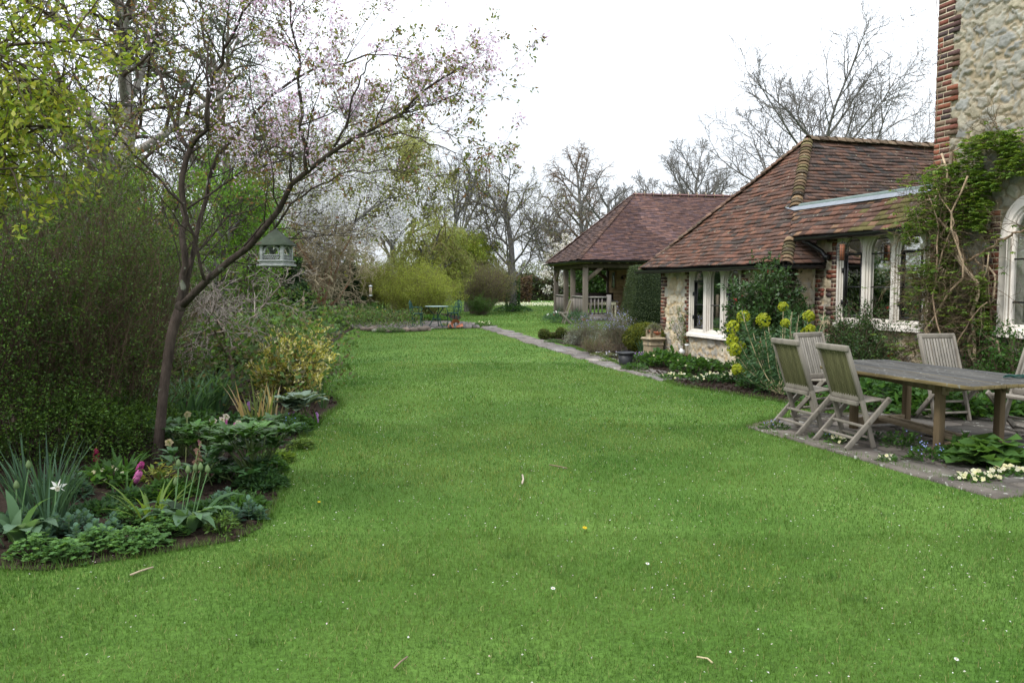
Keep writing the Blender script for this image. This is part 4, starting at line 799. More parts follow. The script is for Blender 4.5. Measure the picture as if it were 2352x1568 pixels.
# ------------------------------------------------------------------ trees
def grow(g, p, d, L, r, lv, sp, out):
    n = sp['n'][lv]; st = L / (n - 1); pts = [np.array(p, float)]; d = nrm(np.array(d, float)); ds = [d]; wb = sp['wob'][lv]; up = sp['up'][lv]
    for i in range(n - 1):
        d = d + g.normal(0, wb, 3); d[2] += up; d = d / math.sqrt(d @ d); pts.append(pts[-1] + d * st); ds.append(d)
    tp = sp['taper'][lv]; rad = r * (1 - (1 - tp) * np.linspace(0, 1, n) ** .9)
    out.setdefault(lv, []).append((np.array(pts), rad))
    if lv + 1 < len(sp['k']) + 1 and lv < len(sp['k']):
        k = sp['k'][lv]; k = max(1, int(k * g.uniform(.8, 1.2) + .5)); s0 = sp['start'][lv]; az = g.uniform(0, 6.28)
        for i in range(k):
            f = s0 + (1 - s0) * (i + g.uniform(.1, .9)) / k; q = f * (n - 1); j = min(int(q), n - 2); t = q - j
            b = pts[j] + (pts[j + 1] - pts[j]) * t; dd = ds[min(j + 1, n - 1)]
            az += 2.4 + g.normal(0, .35); a = math.radians(sp['ang'][lv]) * g.uniform(.7, 1.25)
            x = np.cross(dd, [.31, .17, .93] if abs(dd[2]) < .9 else [1.0, 0, 0]); x /= math.sqrt(x @ x) + 1e-9; y = np.cross(dd, x)
            cd = dd * math.cos(a) + (x * math.cos(az) + y * math.sin(az)) * math.sin(a)
            Lc = L * sp['ratio'][lv] * (1 - sp.get('fall', .5) * (f - s0) / (1 - s0 + 1e-6)) * g.uniform(.75, 1.25)
            grow(g, b, cd, Lc, min(rad[j] * .8, r * sp['rr'][lv]) , lv + 1, sp, out)
    return out
def tub(mb, items, k, col, g, minr=0.0):
    by = {}
    for P, r in items: by.setdefault(len(P), []).append((P, r))
    for n, L in by.items():
        P = np.array([a for a, _ in L]); r = np.maximum(np.array([b for _, b in L]), minr)
        c = np.array(col) * g.uniform(.8, 1.2, (len(L), 1)) if len(np.shape(col)) == 1 else pick(col, len(L), g)
        mb.tubes(P, r, k, c)
def sample(items, N, g, lo=.15):
    by = {}
    for P, r in items: by.setdefault(len(P), []).append(P)
    tot = sum(len(v) for v in by.values()); Ps, Ds = [], []
    for n, L in by.items():
        A = np.array(L); m = max(1, int(N * len(L) / tot)); i = g.randint(0, len(L), m); q = g.uniform(lo, 1, m) * (n - 1) * .9999; j = q.astype(int); t = (q - j)[:, None]
        a = A[i, j]; b = A[i, j + 1]; Ps.append(a + (b - a) * t); Ds.append(nrm(b - a))
    return np.concatenate(Ps), np.concatenate(Ds)
BARE = dict(n=(8, 8, 7, 6, 5), wob=(.05, .12, .14, .16, .18), up=(.0, .05, .04, .03, .02), taper=(.45, .3, .3, .35, .5), k=(9, 8, 7, 5), start=(.3, .25, .2, .2), ang=(48, 45, 42, 40), ratio=(.75, .55, .5, .5), rr=(.5, .5, .5, .55))
def spec(**k): d = dict(BARE); d.update(k); return d
def clump(g, N, J): return g.normal(0, J, (N, 3))
def tree(name, label, cat, base, h, r, sp, seed, bark=(.12, .10, .08), twig=None, lean=(0, 0), leaf=None, flowers=None, group=None, minr=0.0, sides=(10, 7, 5, 3, 3), trunk_lv=1, tilt_levels=None, crown_name='crown'):
    """leaf / flowers: dict(n, len, wid, pal, lv, jit, hang)"""
    g = rs(seed); base = np.array(base, float); t = thing(name, label, cat, tuple(base), group=group)
    out = grow(g, base - [0, 0, .05], np.array([lean[0], lean[1], 1.0]), h, r, 0, sp, {})
    mb = MB()
    for lv in range(0, trunk_lv + 1): tub(mb, out.get(lv, []), sides[lv], bark, g)
    mb.build('trunk', m_bark, t)
    mb = MB()
    for lv in sorted(out):
        if lv > trunk_lv: tub(mb, out[lv], sides[min(lv, 4)], twig or bark, g, minr)
    for L in ([leaf] if leaf else []): add_leaves(mb, out, L, g)
    if mb.v: mb.build(crown_name, m_leaf if leaf else m_twig, t)
    if flowers:
        mb = MB(); add_leaves(mb, out, flowers, g); mb.build('blossom', m_petal, t)
    return t, out
def add_leaves(mb, out, L, g):
    items = [x for lv in L['lv'] for x in out.get(lv, [])]
    N = L['n']; cl = L.get('cl', 1)
    P, D = sample(items, max(1, N // cl), g, L.get('lo', .15)); P = np.repeat(P, cl, 0); D = np.repeat(D, cl, 0); n = len(P)
    P = P + g.normal(0, L.get('jit', .05), (n, 3)); 
    if 'filt' in L: k = L['filt'](P); P = P[k]; D = D[k]; n = len(P)
    d = nrm(D * .5 + g.normal(0, .7, (n, 3)) + np.array([0, 0, L.get('hang', .1)]))
    mb.leaves(P, d, L['len'] * g.uniform(.6, 1.3, n), L['wid'] * g.uniform(.7, 1.3, n), pick(L['pal'], n, g, .18), g)
# --- cherry in the border, limbs at their real spread
def limb(px, Ys): return np.array([at(x, y, Y) for (x, y), Y in zip(px, np.interp(np.linspace(0, 1, len(px)), np.linspace(0, 1, len(Ys)), Ys))])
def smooth(P, n):
    P = np.asarray(P); s = np.r_[0, np.cumsum(np.linalg.norm(np.diff(P, axis=0), axis=1))]; u = np.linspace(0, s[-1], n); return np.stack([np.interp(u, s, P[:, i]) for i in range(3)], -1)
ch = thing('cherry_tree', 'flowering cherry with leaning dark trunk and pale pink blossom, nearest tree in the border', 'tree', tuple(gp(362, 1068)))
TR = limb([(358, 1075), (366, 1000), (377, 883), (386, 820), (393, 773), (403, 735), (414, 706)], [7.02, 7.05, 7.1])
LIMBS = [  # pixels, distances, radius start, end
 ([(414, 706), (430, 690), (476, 641), (513, 597), (571, 561), (600, 527), (637, 491), (670, 428), (703, 393), (768, 337), (823, 305), (905, 272), (940, 229), (996, 199), (1031, 164), (1075, 150)], [7.1, 6.8, 6.5, 6.2], 0.0343, 0.0060),
 ([(411, 710), (421, 640), (424, 560), (421, 513), (417, 403), (428, 366), (439, 340)], [7.1, 7.3], 0.0297, 0.0248),
 ([(437, 345), (420, 325), (388, 242), (363, 157), (348, 92), (322, 59), (278, 0), (250, -50)], [7.3, 7.5, 7.8], 0.0198, 0.0075),
 ([(437, 342), (450, 320), (476, 293), (480, 227), (502, 154), (520, 99), (557, 29), (586, 0), (640, -60)], [7.3, 7.1, 6.8], 0.0198, 0.0067),
 ([(478, 290), (480, 205), (472, 110), (458, 0), (455, -60)], [7.2, 7.5], 0.0132, 0.0060),
 ([(420, 700), (436, 610), (450, 539), (480, 439), (476, 377), (520, 340), (564, 300), (608, 234), (655, 194), (703, 172), (804, 135), (823, 122), (880, 122), (960, 140)], [7.12, 7.6, 7.9, 7.8], 0.0251, 0.0053),
 ([(470, 645), (443, 553), (425, 480), (403, 461), (355, 395), (293, 337), (253, 264), (220, 227), (179, 190), (140, 150)], [6.9, 6.6, 6.3], 0.0145, 0.0045),
 ([(703, 393), (697, 346), (686, 278), (686, 229), (688, 176), (688, 132), (683, 105), (670, 40), (655, -20)], [6.55, 6.4, 6.2], 0.0158, 0.0060),
 ([(253, 264), (252, 200), (268, 150), (292, 88)], [6.35, 6.6], 0.0079, 0.0030),
 ([(768, 337), (800, 280), (808, 214), (846, 150), (870, 100)], [6.45, 6.2], 0.0106, 0.0037),
 ([(600, 560), (650, 500), (710, 440), (760, 410), (830, 390), (930, 400)], [6.7, 6.2, 5.9], 0.0106, 0.0030),
 ([(560, 565), (640, 480), (690, 440), (730, 395)], [6.75, 7.2], 0.0092, 0.0037),
 ([(430, 480), (500, 430), (560, 395), (640, 370), (760, 325), (840, 300)], [7.3, 7.6, 7.9], 0.0106, 0.0030),
 ([(803, 318), (890, 305), (960, 320), (1030, 345), (1080, 400)], [6.4, 6.0], 0.0079, 0.0023),
 ([(905, 272), (960, 262), (1020, 300), (1060, 340)], [6.35, 6.7], 0.0066, 0.0023),
 ([(425, 610), (470, 560), (520, 500), (600, 470), (690, 440), (760, 440)], [7.2, 7.9, 8.3], 0.0092, 0.0030),
 ([(388, 242), (340, 250), (290, 240), (230, 262)], [7.5, 7.9], 0.0079, 0.0030)]
g = rs(101); mb = MB(); mb.tube(smooth(TR, 12), np.interp(np.linspace(0, 1, 12), [0, .08, .5, 1], [.060, .046, .041, .044]), 14, (.055, .042, .035)); 
mb.blob(TR[-1], (.049, .048, .058), g, (.05, .04, .033), 10, 6, .06); mb.build('trunk', m_bark, ch)
mb = MB(); tw = {0: [], 1: [], 2: []}
for px, Ys, r0, r1 in LIMBS:
    P = smooth(limb(px, Ys), 16); P[2:-1] += g.normal(0, .012, (13, 3)); rr = np.interp(np.linspace(0, 1, 16), [0, 1], [r0, r1]); mb.tube(P, rr, 9, (.055, .043, .036)); tw[0].append((P, rr))
mb.build('limb', m_bark, ch)
CSP = dict(n=(7, 6, 5), wob=(.14, .18, .2), up=(.02, .02, .0), taper=(.3, .35, .5), k=(5, 3), start=(.15, .15), ang=(45, 45), ratio=(.5, .5), rr=(.55, .6), fall=.4)
out = {}
for (P, rr), (px, Ys, r0, r1) in zip(tw[0], LIMBS):
    L = np.linalg.norm(P[-1] - P[0]); k = int(3 + L * 4.0)
    for i in range(k):
        f = g.uniform(.22, 1.0) if r0 > .023 else g.uniform(.08, 1.0); j = min(int(f * 15), 14); d = nrm(P[j + 1] - P[j]); x = nrm(g.normal(size=3)); x = x - d * (x @ d); x[1] *= .8; a = g.uniform(.5, 1.0)
        dd = d * math.cos(a) + nrm(x) * math.sin(a); dd[2] += .15
        grow(g, P[j], dd, g.uniform(.45, 1.05) * (1.1 - .35 * f), min(rr[j] * .5, .0065), 0, CSP, out)
mb = MB(); tub(mb, out[0], 4, (.06, .047, .04), g); tub(mb, out[1], 3, (.075, .058, .048), g, .0013); tub(mb, out[2], 3, (.085, .062, .05), g, .0010)
def pr(P):
    z = P[:, 2] - H; f = P[:, 1] * _c - z * _s; u = P[:, 1] * _s + z * _c; return 1176 + FPX * P[:, 0] / f, 784 - FPX * u / f
zone = lambda P: (P[:, 2] > 2.35 + g.normal(0, .25, len(P))) | (g.rand(len(P)) < .12)
add_leaves(mb, out, dict(n=18000, len=.036, wid=.016, pal=[(.13, .13, .035), (.17, .16, .04), (.11, .14, .035), (.19, .10, .06), (.15, .19, .045)], lv=(1, 2), jit=.015, hang=-.2, cl=3, lo=.3, filt=zone), g); mb.build('crown', m_leaf, ch)
mb = MB(); bz = lambda P: ((P[:, 2] > 2.62 + g.normal(0, .15, len(P))) & (vnoise(P[:, [0, 2]], 2.3, 5) > .42) & ((P[:, 0] > -2.5) | (g.rand(len(P)) < .22))) 
add_leaves(mb, out, dict(n=26000, len=.022, wid=.020, pal=[(.76, .66, .75), (.70, .58, .69), (.84, .78, .83), (.62, .40, .54)], lv=(1, 2), jit=.036, hang=-.3, cl=22, lo=.25, filt=bz), g); mb.build('blossom', m_petal, ch)
# --- overhanging spring foliage, top left
lt = thing('spring_leaved_tree', 'lime green young leaved tree overhanging the top left corner of the garden', 'tree', (-4.0, 4.7, 0))
g = rs(111); out = {}; mb = MB(); mb.tube([(-4.0, 4.7, -.05), (-4.02, 4.72, 1.2), (-3.9, 4.7, 2.4), (-3.95, 4.8, 3.8)], [.1, .085, .07, .04], 10, (.09, .075, .06)); mb.build('trunk', m_bark, lt)
BSP = dict(n=(9, 7, 5), wob=(.06, .12, .15), up=(-.012, .0, .0), taper=(.3, .3, .4), k=(11, 5), start=(.15, .15), ang=(42, 42), ratio=(.42, .5), rr=(.5, .5), fall=.35)
for (px, py), z0, dY in [((235, 60), 3.0, 0), ((200, 150), 2.8, .2), ((120, 20), 3.3, -.2), ((185, -60), 3.4, .3), ((150, 230), 2.7, .1), ((90, 120), 2.9, .5), ((95, 300), 2.4, 0), ((30, 200), 2.7, .2), ((50, 60), 3.1, .3), ((45, 270), 2.4, -.1), ((10, 400), 2.1, .3)]:
    a = np.array([-3.97, 4.72, z0 - .35]); b = at(px, py, 4.55 + dY); grow(g, a, b - a, np.linalg.norm(b - a), .018, 0, BSP, out)
mb = MB(); tub(mb, out[0], 6, (.09, .07, .05), g); tub(mb, out[1], 4, (.10, .075, .05), g, .002); tub(mb, out[2], 3, (.12, .10, .05), g, .0015)
add_leaves(mb, out, dict(n=8000, len=.046, wid=.021, pal=[(.22, .27, .035), (.18, .25, .03), (.28, .31, .045), (.13, .20, .025), (.30, .30, .06)], lv=(1, 2), jit=.03, hang=.05, cl=2), g); mb.build('crown', m_leaf, lt)
# --- generic shrub of many fine stems
def shrub(name, label, cat, base, rx, ry, h, nst, leaf, seed, stemc=(.10, .08, .06), r0=.01, sub=4, bend=.35, spread=.55, up0=1.0, foot=.3, group=None, flowers=None, glossy=False, subl=.4, lean=(0, 0)):
    g = rs(seed); base = np.array(base, float); t = thing(name, label, cat, tuple(base), group=group); out = {}
    sp = dict(n=(8, 6, 4), wob=(.06, .13, .15), up=(-.02 * bend, 0, 0), taper=(.3, .4, .5), k=(sub, 3), start=(.25, .2), ang=(32, 38), ratio=(subl, .45), rr=(.6, .6), fall=.2)
    for i in range(nst):
        a = g.uniform(0, 2 * PI); q = math.sqrt(g.rand()); fx, fy = math.cos(a) * q, math.sin(a) * q
        b = base + np.array([fx * rx * foot, fy * ry * foot, -.02]); tip = base + np.array([fx * rx + lean[0], fy * ry + lean[1], h * math.sqrt(max(.05, 1 - .75 * q * q)) * g.uniform(.58, 1.12)])
        d = tip - b; L = np.linalg.norm(d); d = d / L; d[2] += bend; grow(g, b, d, L * 1.0, r0 * g.uniform(.6, 1.2), 0, sp, out)
    mb = MB(); tub(mb, out[0], 5, stemc, g); tub(mb, out.get(1, []), 3, stemc, g, .0022); tub(mb, out.get(2, []), 3, stemc, g, .0016); mb.build('stem', m_twig, t)
    if leaf: mb = MB(); add_leaves(mb, out, leaf, g); mb.build('foliage', m_gloss if glossy else m_leaf, t)
    if flowers: mb = MB(); add_leaves(mb, out, flowers, g); mb.build('blossom', m_petal, t)
    return t
DKG = [(.06, .12, .024), (.085, .17, .03), (.045, .095, .02), (.11, .21, .04)]
shrub('spiraea_shrub', 'large dark shrub of fine brown stems and tiny leaves left of the cherry trunk', 'shrub', gp(150, 1040) + [-.25, .35, 0], 1.55, 1.2, 2.55, 260, dict(n=64000, len=.026, wid=.016, pal=np.array(DKG) * [.85, .75, .9], lv=(1, 2), jit=.04, cl=5, lo=.2, filt=lambda P: vnoise(P[:, [0, 2]] + P[:, [1, 1]], 1.9, 12) > .40), 121, (.10, .07, .048), .0055, 8, .45, foot=.55, subl=.3)
shrub('spiraea_shrub', 'second dark twiggy shrub behind the leaning cherry trunk', 'shrub', gp(330, 930) + [-.2, .4, 0], 1.15, 1.0, 2.2, 90, dict(n=26000, len=.024, wid=.014, pal=[(.05, .10, .022), (.065, .13, .03), (.04, .085, .02)], lv=(1, 2), jit=.025, cl=3), 122, (.055, .038, .027), .007, 6, .4, foot=.4, subl=.32)
shrub('spiraea_shrub', 'dark leafy shrub at the far left edge behind the daffodil clump', 'shrub', (-4.9, 6.6, 0), 1.3, 1.2, 2.7, 90, dict(n=24000, len=.026, wid=.015, pal=DKG, lv=(1, 2), jit=.03, cl=3), 123, (.05, .034, .025), .009, 6, .4, foot=.5, subl=.32)
# --- small bare maple with open twiggy crown in front of the bird table
SM = spec(n=(7, 8, 7, 6, 4), k=(7, 8, 6, 3), wob=(.04, .15, .2, .22, .2), up=(.0, -.005, .0, .0, .0), start=(.62, .2, .15, .2), ang=(62, 50, 48, 45), ratio=(1.15, .5, .5, .5), rr=(.6, .5, .5, .6), taper=(.6, .25, .3, .3, .5), fall=.3)
b_ = gp(541, 925); tree('small_maple', 'slender bare young tree with open tangle of dark twigs below the hanging bird table', 'tree', b_, 1.02, .034, SM, 131, (.18, .14, .11), (.22, .19, .165), lean=(-.05, 0), minr=.0034)
# --- background trees
GRY = (.15, .142, .135)  # bark of far trees, paled in colour to stand for distance haze
OAKS = spec(n=(7, 10, 8, 7, 5), k=(17, 10, 8, 6), wob=(.03, .07, .12, .16, .18), up=(.0, .05, .03, .02, .01), start=(.36, .22, .15, .15), ang=(55, 34, 40, 40), ratio=(.90, .46, .48, .45), rr=(.30, .40, .5, .55), taper=(.35, .2, .25, .3, .5), fall=.38)
b_ = at(1880, 650, 50); b_[2] = 0; tree('bare_oak', 'huge bare oak fanning out above the cottage roof against the white sky', 'tree', b_, 10.6, .34, OAKS, 146, GRY, (.165, .152, .143), minr=.010)
UPR = spec(n=(9, 8, 7, 6, 5), k=(18, 9, 7, 4), wob=(.03, .09, .13, .15, .18), up=(.0, .07, .04, .02, .0), start=(.2, .2, .2, .2), ang=(45, 38, 38, 40), ratio=(.62, .5, .5, .5), rr=(.4, .5, .5, .55), taper=(.2, .3, .3, .35, .5), fall=.55)
def bg_tree(name, label, px, Y, topy, sp, seed, r=None, twig=(.19, .178, .168), leaf=None, group=None, bark=GRY, flowers=None, cat='tree', minr=.008, hf=.80, **k):  # default twig colour is lightened, with distance haze put into it
    b = at(px, 650, Y); b[2] = 0; h = (H + (652 - topy) / FPX * Y) * hf
    return tree(name, label, cat, b, h, r or h * .028, sp, seed, bark, twig, leaf=leaf, group=group, flowers=flowers, minr=minr, **k)
BT = 'bare trees beyond the garden'
bg_tree('bare_tree', 'upright bare tree with dense grey twigs behind the pavilion ridge, left of the huge oak', 1590, 62, 345, UPR, 151, hf=.82, group=BT, minr=.012)
bg_tree('bare_tree', 'low spreading bare tree just left of the upright grey tree above the pavilion ridge', 1500, 66, 400, UPR, 152, hf=.78, group=BT, minr=.012)
bg_tree('bare_tree', 'crooked dark oak rising directly behind the pavilion hip, right of the birch', 1392, 70, 402, spec(k=(9, 7, 6, 4), start=(.45, .2, .2, .2), ratio=(.6, .5, .5, .5)), 153, group=BT, minr=.012)
bg_tree('bare_tree', 'tall bare tree with upswept branches behind the weeping willow', 1030, 72, 352, UPR, 154, group=BT, minr=.012, twig=(.13, .125, .12))
bg_tree('bare_tree', 'small hazy bare tree in the gap between the birch and the old orchard tree', 1265, 80, 480, UPR, 155, group=BT, minr=.012)
BIR = spec(k=(18, 9, 7, 3), n=(9, 8, 7, 7, 4), up=(.0, .04, -.10, -.14, -.1), start=(.25, .2, .2, .2), ang=(40, 40, 45, 40), ratio=(.40, .5, .55, .45), taper=(.15, .3, .3, .4, .5), fall=.5, wob=(.02, .09, .12, .13, .1), rr=(.35, .5, .5, .6))
bg_tree('birch_tree', 'birch with drooping brown catkin haze rising behind the pavilion hip', 1335, 78, 342, BIR, 156, twig=(.17, .12, .085), minr=.010, hf=.9)
bg_tree('orchard_tree', 'old bare orchard tree with thick ivied trunk standing alone on the far lawn', 1178, 46, 372, spec(rr=(.30, .42, .5, .55), k=(14, 9, 7, 4), start=(.22, .2, .15, .2), ratio=(.62, .52, .5, .5), ang=(50, 45, 42, 40), up=(.0, .05, .03, .02, 0), fall=.3), 157, r=.24, minr=.008, twig=(.13, .115, .09), hf=.75, leaf=dict(n=2600, len=.09, wid=.06, pal=[(.16, .18, .05), (.2, .2, .08)], lv=(3, 4), jit=.05))
MAG = spec(k=(9, 7, 6, 3), start=(.2, .2, .2, .2), ratio=(.6, .5, .5, .5), ang=(55, 45, 42, 40))
bg_tree('magnolia_tree', 'white flowering magnolia behind the near end of the pavilion', 1300, 54, 520, MAG, 158, minr=.008, hf=.72, twig=(.14, .125, .10), flowers=dict(n=5200, len=.16, wid=.11, pal=[(.80, .78, .70), (.74, .71, .62), (.84, .82, .78)], lv=(3, 4), jit=.06, cl=3), leaf=dict(n=4000, len=.1, wid=.05, pal=[(.16, .15, .06)], lv=(4,), jit=.05))
bg_tree('magnolia_tree', 'second white magnolia seen through the pavilion posts', 1372, 58, 600, MAG, 159, minr=.008, hf=.75, twig=(.14, .125, .10), flowers=dict(n=3200, len=.16, wid=.11, pal=[(.66, .63, .56), (.6, .57, .48)], lv=(3, 4), jit=.06, cl=3))
WIL = spec(n=(7, 9, 10, 9), k=(11, 9, 7), wob=(.03, .08, .10, .06), up=(0, .02, -.17, -.22), start=(.4, .25, .15), ang=(55, 48, 40), ratio=(.75, .6, .7), rr=(.5, .45, .4), taper=(.5, .25, .3, .4), fall=.3)
bg_tree('weeping_willow', 'bright green weeping willow with trailing curtains beside the far lawn', 1075, 46, 520, WIL, 161, r=.25, hf=.68, twig=(.22, .20, .06), minr=.008, leaf=dict(n=26000, len=.15, wid=.035, pal=[(.24, .31, .04), (.29, .35, .055), (.18, .26, .035)], lv=(2, 3), jit=.06, hang=-.8))
bg_tree('weeping_willow', 'second pale weeping willow arching above the mounded shrub, left of the bright one', 985, 40, 488, WIL, 162, r=.22, hf=.66, twig=(.22, .19, .08), minr=.008, leaf=dict(n=17000, len=.13, wid=.03, pal=[(.26, .31, .08), (.30, .33, .11), (.21, .26, .07)], lv=(2, 3), jit=.08, hang=-.7))
bg_tree('tall_willow', 'tall pale green haze of a leafing willow behind the white blossom', 905, 52, 262, UPR, 163, twig=(.2, .18, .09), hf=.82, minr=.010, leaf=dict(n=26000, len=.14, wid=.05, pal=[(.32, .34, .13), (.27, .31, .10), (.36, .37, .17)], lv=(3, 4), jit=.15))
WB = dict(len=.085, wid=.08, pal=[(.80, .81, .82), (.72, .74, .74), (.85, .85, .86)], lv=(3, 4), jit=.13, cl=24)
bg_tree('white_blossom_tree', 'broad snowy white blossom tree reaching over the yellow green shrub', 735, 34, 330, spec(k=(14, 9, 7, 3), start=(.25, .2, .2, .2), ang=(62, 48, 42, 40), ratio=(.85, .5, .5, .5), fall=.2, up=(.0, .01, .01, .0, 0)), 164, r=.17, twig=(.09, .08, .065), hf=.72, minr=.006, flowers=dict(WB, n=34000), leaf=dict(n=24000, len=.08, wid=.04, pal=[(.26, .29, .10), (.2, .24, .08)], lv=(3, 4), jit=.16))
bg_tree('white_blossom_tree', 'second white blossom tree further left, behind the hanging bird table', 590, 34, 400, spec(k=(10, 8, 6, 3), start=(.3, .2, .2, .2), ang=(55, 48, 42, 40), ratio=(.7, .5, .5, .5)), 165, r=.13, twig=(.09, .08, .065), hf=.72, minr=.006, flowers=dict(WB, n=24000), leaf=dict(n=6000, len=.08, wid=.04, pal=[(.2, .21, .07)], lv=(4,), jit=.08))
HZ = spec(n=(6, 11, 8, 7, 5), k=(11, 10, 7, 3), wob=(.03, .15, .26, .3, .3), up=(.0, .02, -.01, -.03, -.03), start=(.3, .15, .15, .15), ang=(34, 50, 50, 45), ratio=(2.6, .5, .55, .5), rr=(.38, .42, .5, .55), taper=(.75, .25, .3, .35, .5), fall=.15)
b_ = gp(738, 745); tree('twisted_hazel', 'dense pale tangle of contorted bare twigs on an orange peeling trunk at the lawn edge', 'tree', b_, 1.15, .17, HZ, 166, (.27, .15, .09), (.30, .255, .165), minr=.0075)
EUC = dict(len=.16, wid=.03, pal=[(.075, .11, .075), (.06, .085, .06), (.095, .125, .085), (.05, .07, .05)], lv=(3, 4), jit=.16, cl=6, hang=-.7)
bg_tree('eucalyptus_tree', 'tall eucalyptus with pale grey trunk and drooping dark foliage above the left border', 290, 17, -160, spec(k=(13, 8, 6, 3), n=(12, 8, 7, 6, 4), start=(.35, .3, .3, .2), ang=(48, 45, 45, 40), ratio=(.36, .5, .5, .5), wob=(.05, .1, .14, .15, .15), up=(.0, .03, .0, -.04, -.05), fall=.3), 167, r=.2, bark=(.26, .235, .205), twig=(.12, .09, .07), hf=.95, minr=.004, lean=(.10, 0), leaf=dict(EUC, n=4200))
bg_tree('eucalyptus_tree', 'darker eucalyptus with hanging leaf clumps, right of the grey trunk', 520, 21, 60, spec(k=(13, 8, 6, 3), n=(10, 8, 7, 6, 4), start=(.3, .3, .3, .2), ratio=(.34, .5, .5, .5), up=(.0, .03, .0, -.05, -.05), fall=.3), 168, r=.16, bark=(.2, .17, .15), twig=(.12, .09, .07), hf=.95, minr=.004, leaf=dict(EUC, n=6500))
YG = [(.12, .22, .03), (.16, .27, .035), (.09, .17, .025)]
TH = spec(k=(13, 8, 6, 3), start=(.12, .2, .2, .2), ang=(40, 40, 42, 40), ratio=(.6, .5, .5, .5), up=(.0, .05, .02, .0, 0))
TG = 'twiggy young leaved trees at the back of the left border'
for i, (px, Y, ty, n, pal, lab) in enumerate([
    (70, 12, 220, 9000, YG, 'half leafed twiggy tree at the left edge, behind the big dark shrub'),
    (210, 13.5, 330, 7000, [(.10, .16, .03), (.08, .12, .03), (.14, .17, .05)], 'grey twigged half leafed tree left of the pale eucalyptus trunk'),
    (385, 13, 390, 8000, YG, 'fresh green leafed sapling behind the cherry stem, above the second dark shrub'),
    (480, 15, 350, 14000, [(.13, .28, .035), (.17, .32, .04), (.10, .22, .03)], 'bright green sapling between the cherry limbs, left of the bird table'),
    (-120, 13, 120, 9000, YG, 'half leafed tree beyond the left edge of the picture'),
    (560, 17.5, 430, 13000, [(.10, .21, .03), (.13, .25, .035)], 'bright green bush directly behind the hanging bird table'),
    (330, 24, 290, 5000, [(.09, .10, .05), (.11, .11, .06)], 'olive grey twiggy tree far behind the eucalyptus'),
    (150, 26, 200, 5000, [(.08, .10, .05), (.10, .10, .06)], 'olive grey twiggy tree far behind at the left'),
    (640, 36, 250, 9000, [(.12, .14, .06), (.15, .16, .07)], 'faint olive tree far behind the white blossom')]):
    bg_tree('young_tree', lab, px, Y, ty, TH, 170 + i, group=TG, twig=(.16, .135, .105), hf=.78, minr=.004 if Y < 20 else .007, leaf=dict(n=n, len=.05 * (1 if Y < 20 else 1.8), wid=.028 * (1 if Y < 20 else 1.8), pal=pal, lv=(3, 4), jit=.06, cl=2))
CON = spec(n=(9, 7, 6, 5), k=(34, 8, 5), wob=(.01, .05, .08, .1), up=(0, -.03, -.02, 0), start=(.06, .2, .2), ang=(80, 50, 45), ratio=(.42, .45, .5), rr=(.3, .5, .5), taper=(.1, .3, .4, .5), fall=.8)
for i, (px, Y, ty, lab) in enumerate([(668, 27, 590, 'dark green conifer between the bird table and the contorted tree'), (600, 26, 640, 'low dark yew bush beside the garden shed'), (800, 40, 600, 'dark evergreen half hidden behind the contorted tree')]):
    bg_tree('conifer', lab, px, Y, ty, CON, 185 + i, twig=(.05, .045, .03), hf=1.0, minr=.006, leaf=dict(n=15000, len=.11, wid=.035, pal=[(.028, .06, .022), (.04, .08, .028), (.02, .045, .018)], lv=(1, 2, 3), jit=.06, cl=2))
# mounds
shrub('yellow_willow_shrub', 'rounded yellow green willow shrub behind the bistro table', 'shrub', gp(955, 738) + [0, 1.2, 0], 2.0, 1.7, 2.35, 170, dict(n=34000, len=.055, wid=.025, pal=[(.29, .36, .06), (.35, .42, .08), (.23, .30, .05), (.25, .28, .07)], lv=(1, 2), jit=.07), 191, (.20, .18, .07), .012, 6, .35, foot=.3, subl=.35)
shrub('yellow_willow_shrub', 'yellow green twiggy shrub further left behind the daffodils', 'shrub', gp(850, 728) + [0, 3, 0], 1.8, 1.6, 2.6, 90, dict(n=26000, len=.065, wid=.03, pal=[(.24, .27, .07), (.28, .30, .09), (.19, .2, .07)], lv=(1, 2), jit=.06), 192, (.16, .12, .07), .012, 6, .35, foot=.3, subl=.35)
shrub('brown_twiggy_shrub', 'rounded brownish purple twiggy shrub right of the yellow green mound', 'shrub', gp(1090, 722) + [.1, 1.0, 0], 1.5, 1.4, 2.5, 170, dict(n=12000, len=.06, wid=.025, pal=[(.20, .22, .07), (.16, .18, .06)], lv=(1, 2), jit=.05), 193, (.15, .11, .09), .010, 8, .3, foot=.25, subl=.4, lean=(.7, 0))
shrub('low_green_shrub', 'low green shrub at the foot of the brown twiggy mound', 'shrub', gp(1105, 724), .9, .8, .75, 50, dict(n=6000, len=.05, wid=.03, pal=[(.06, .12, .03), (.08, .15, .035)], lv=(1, 2), jit=.04), 194, subl=.5)
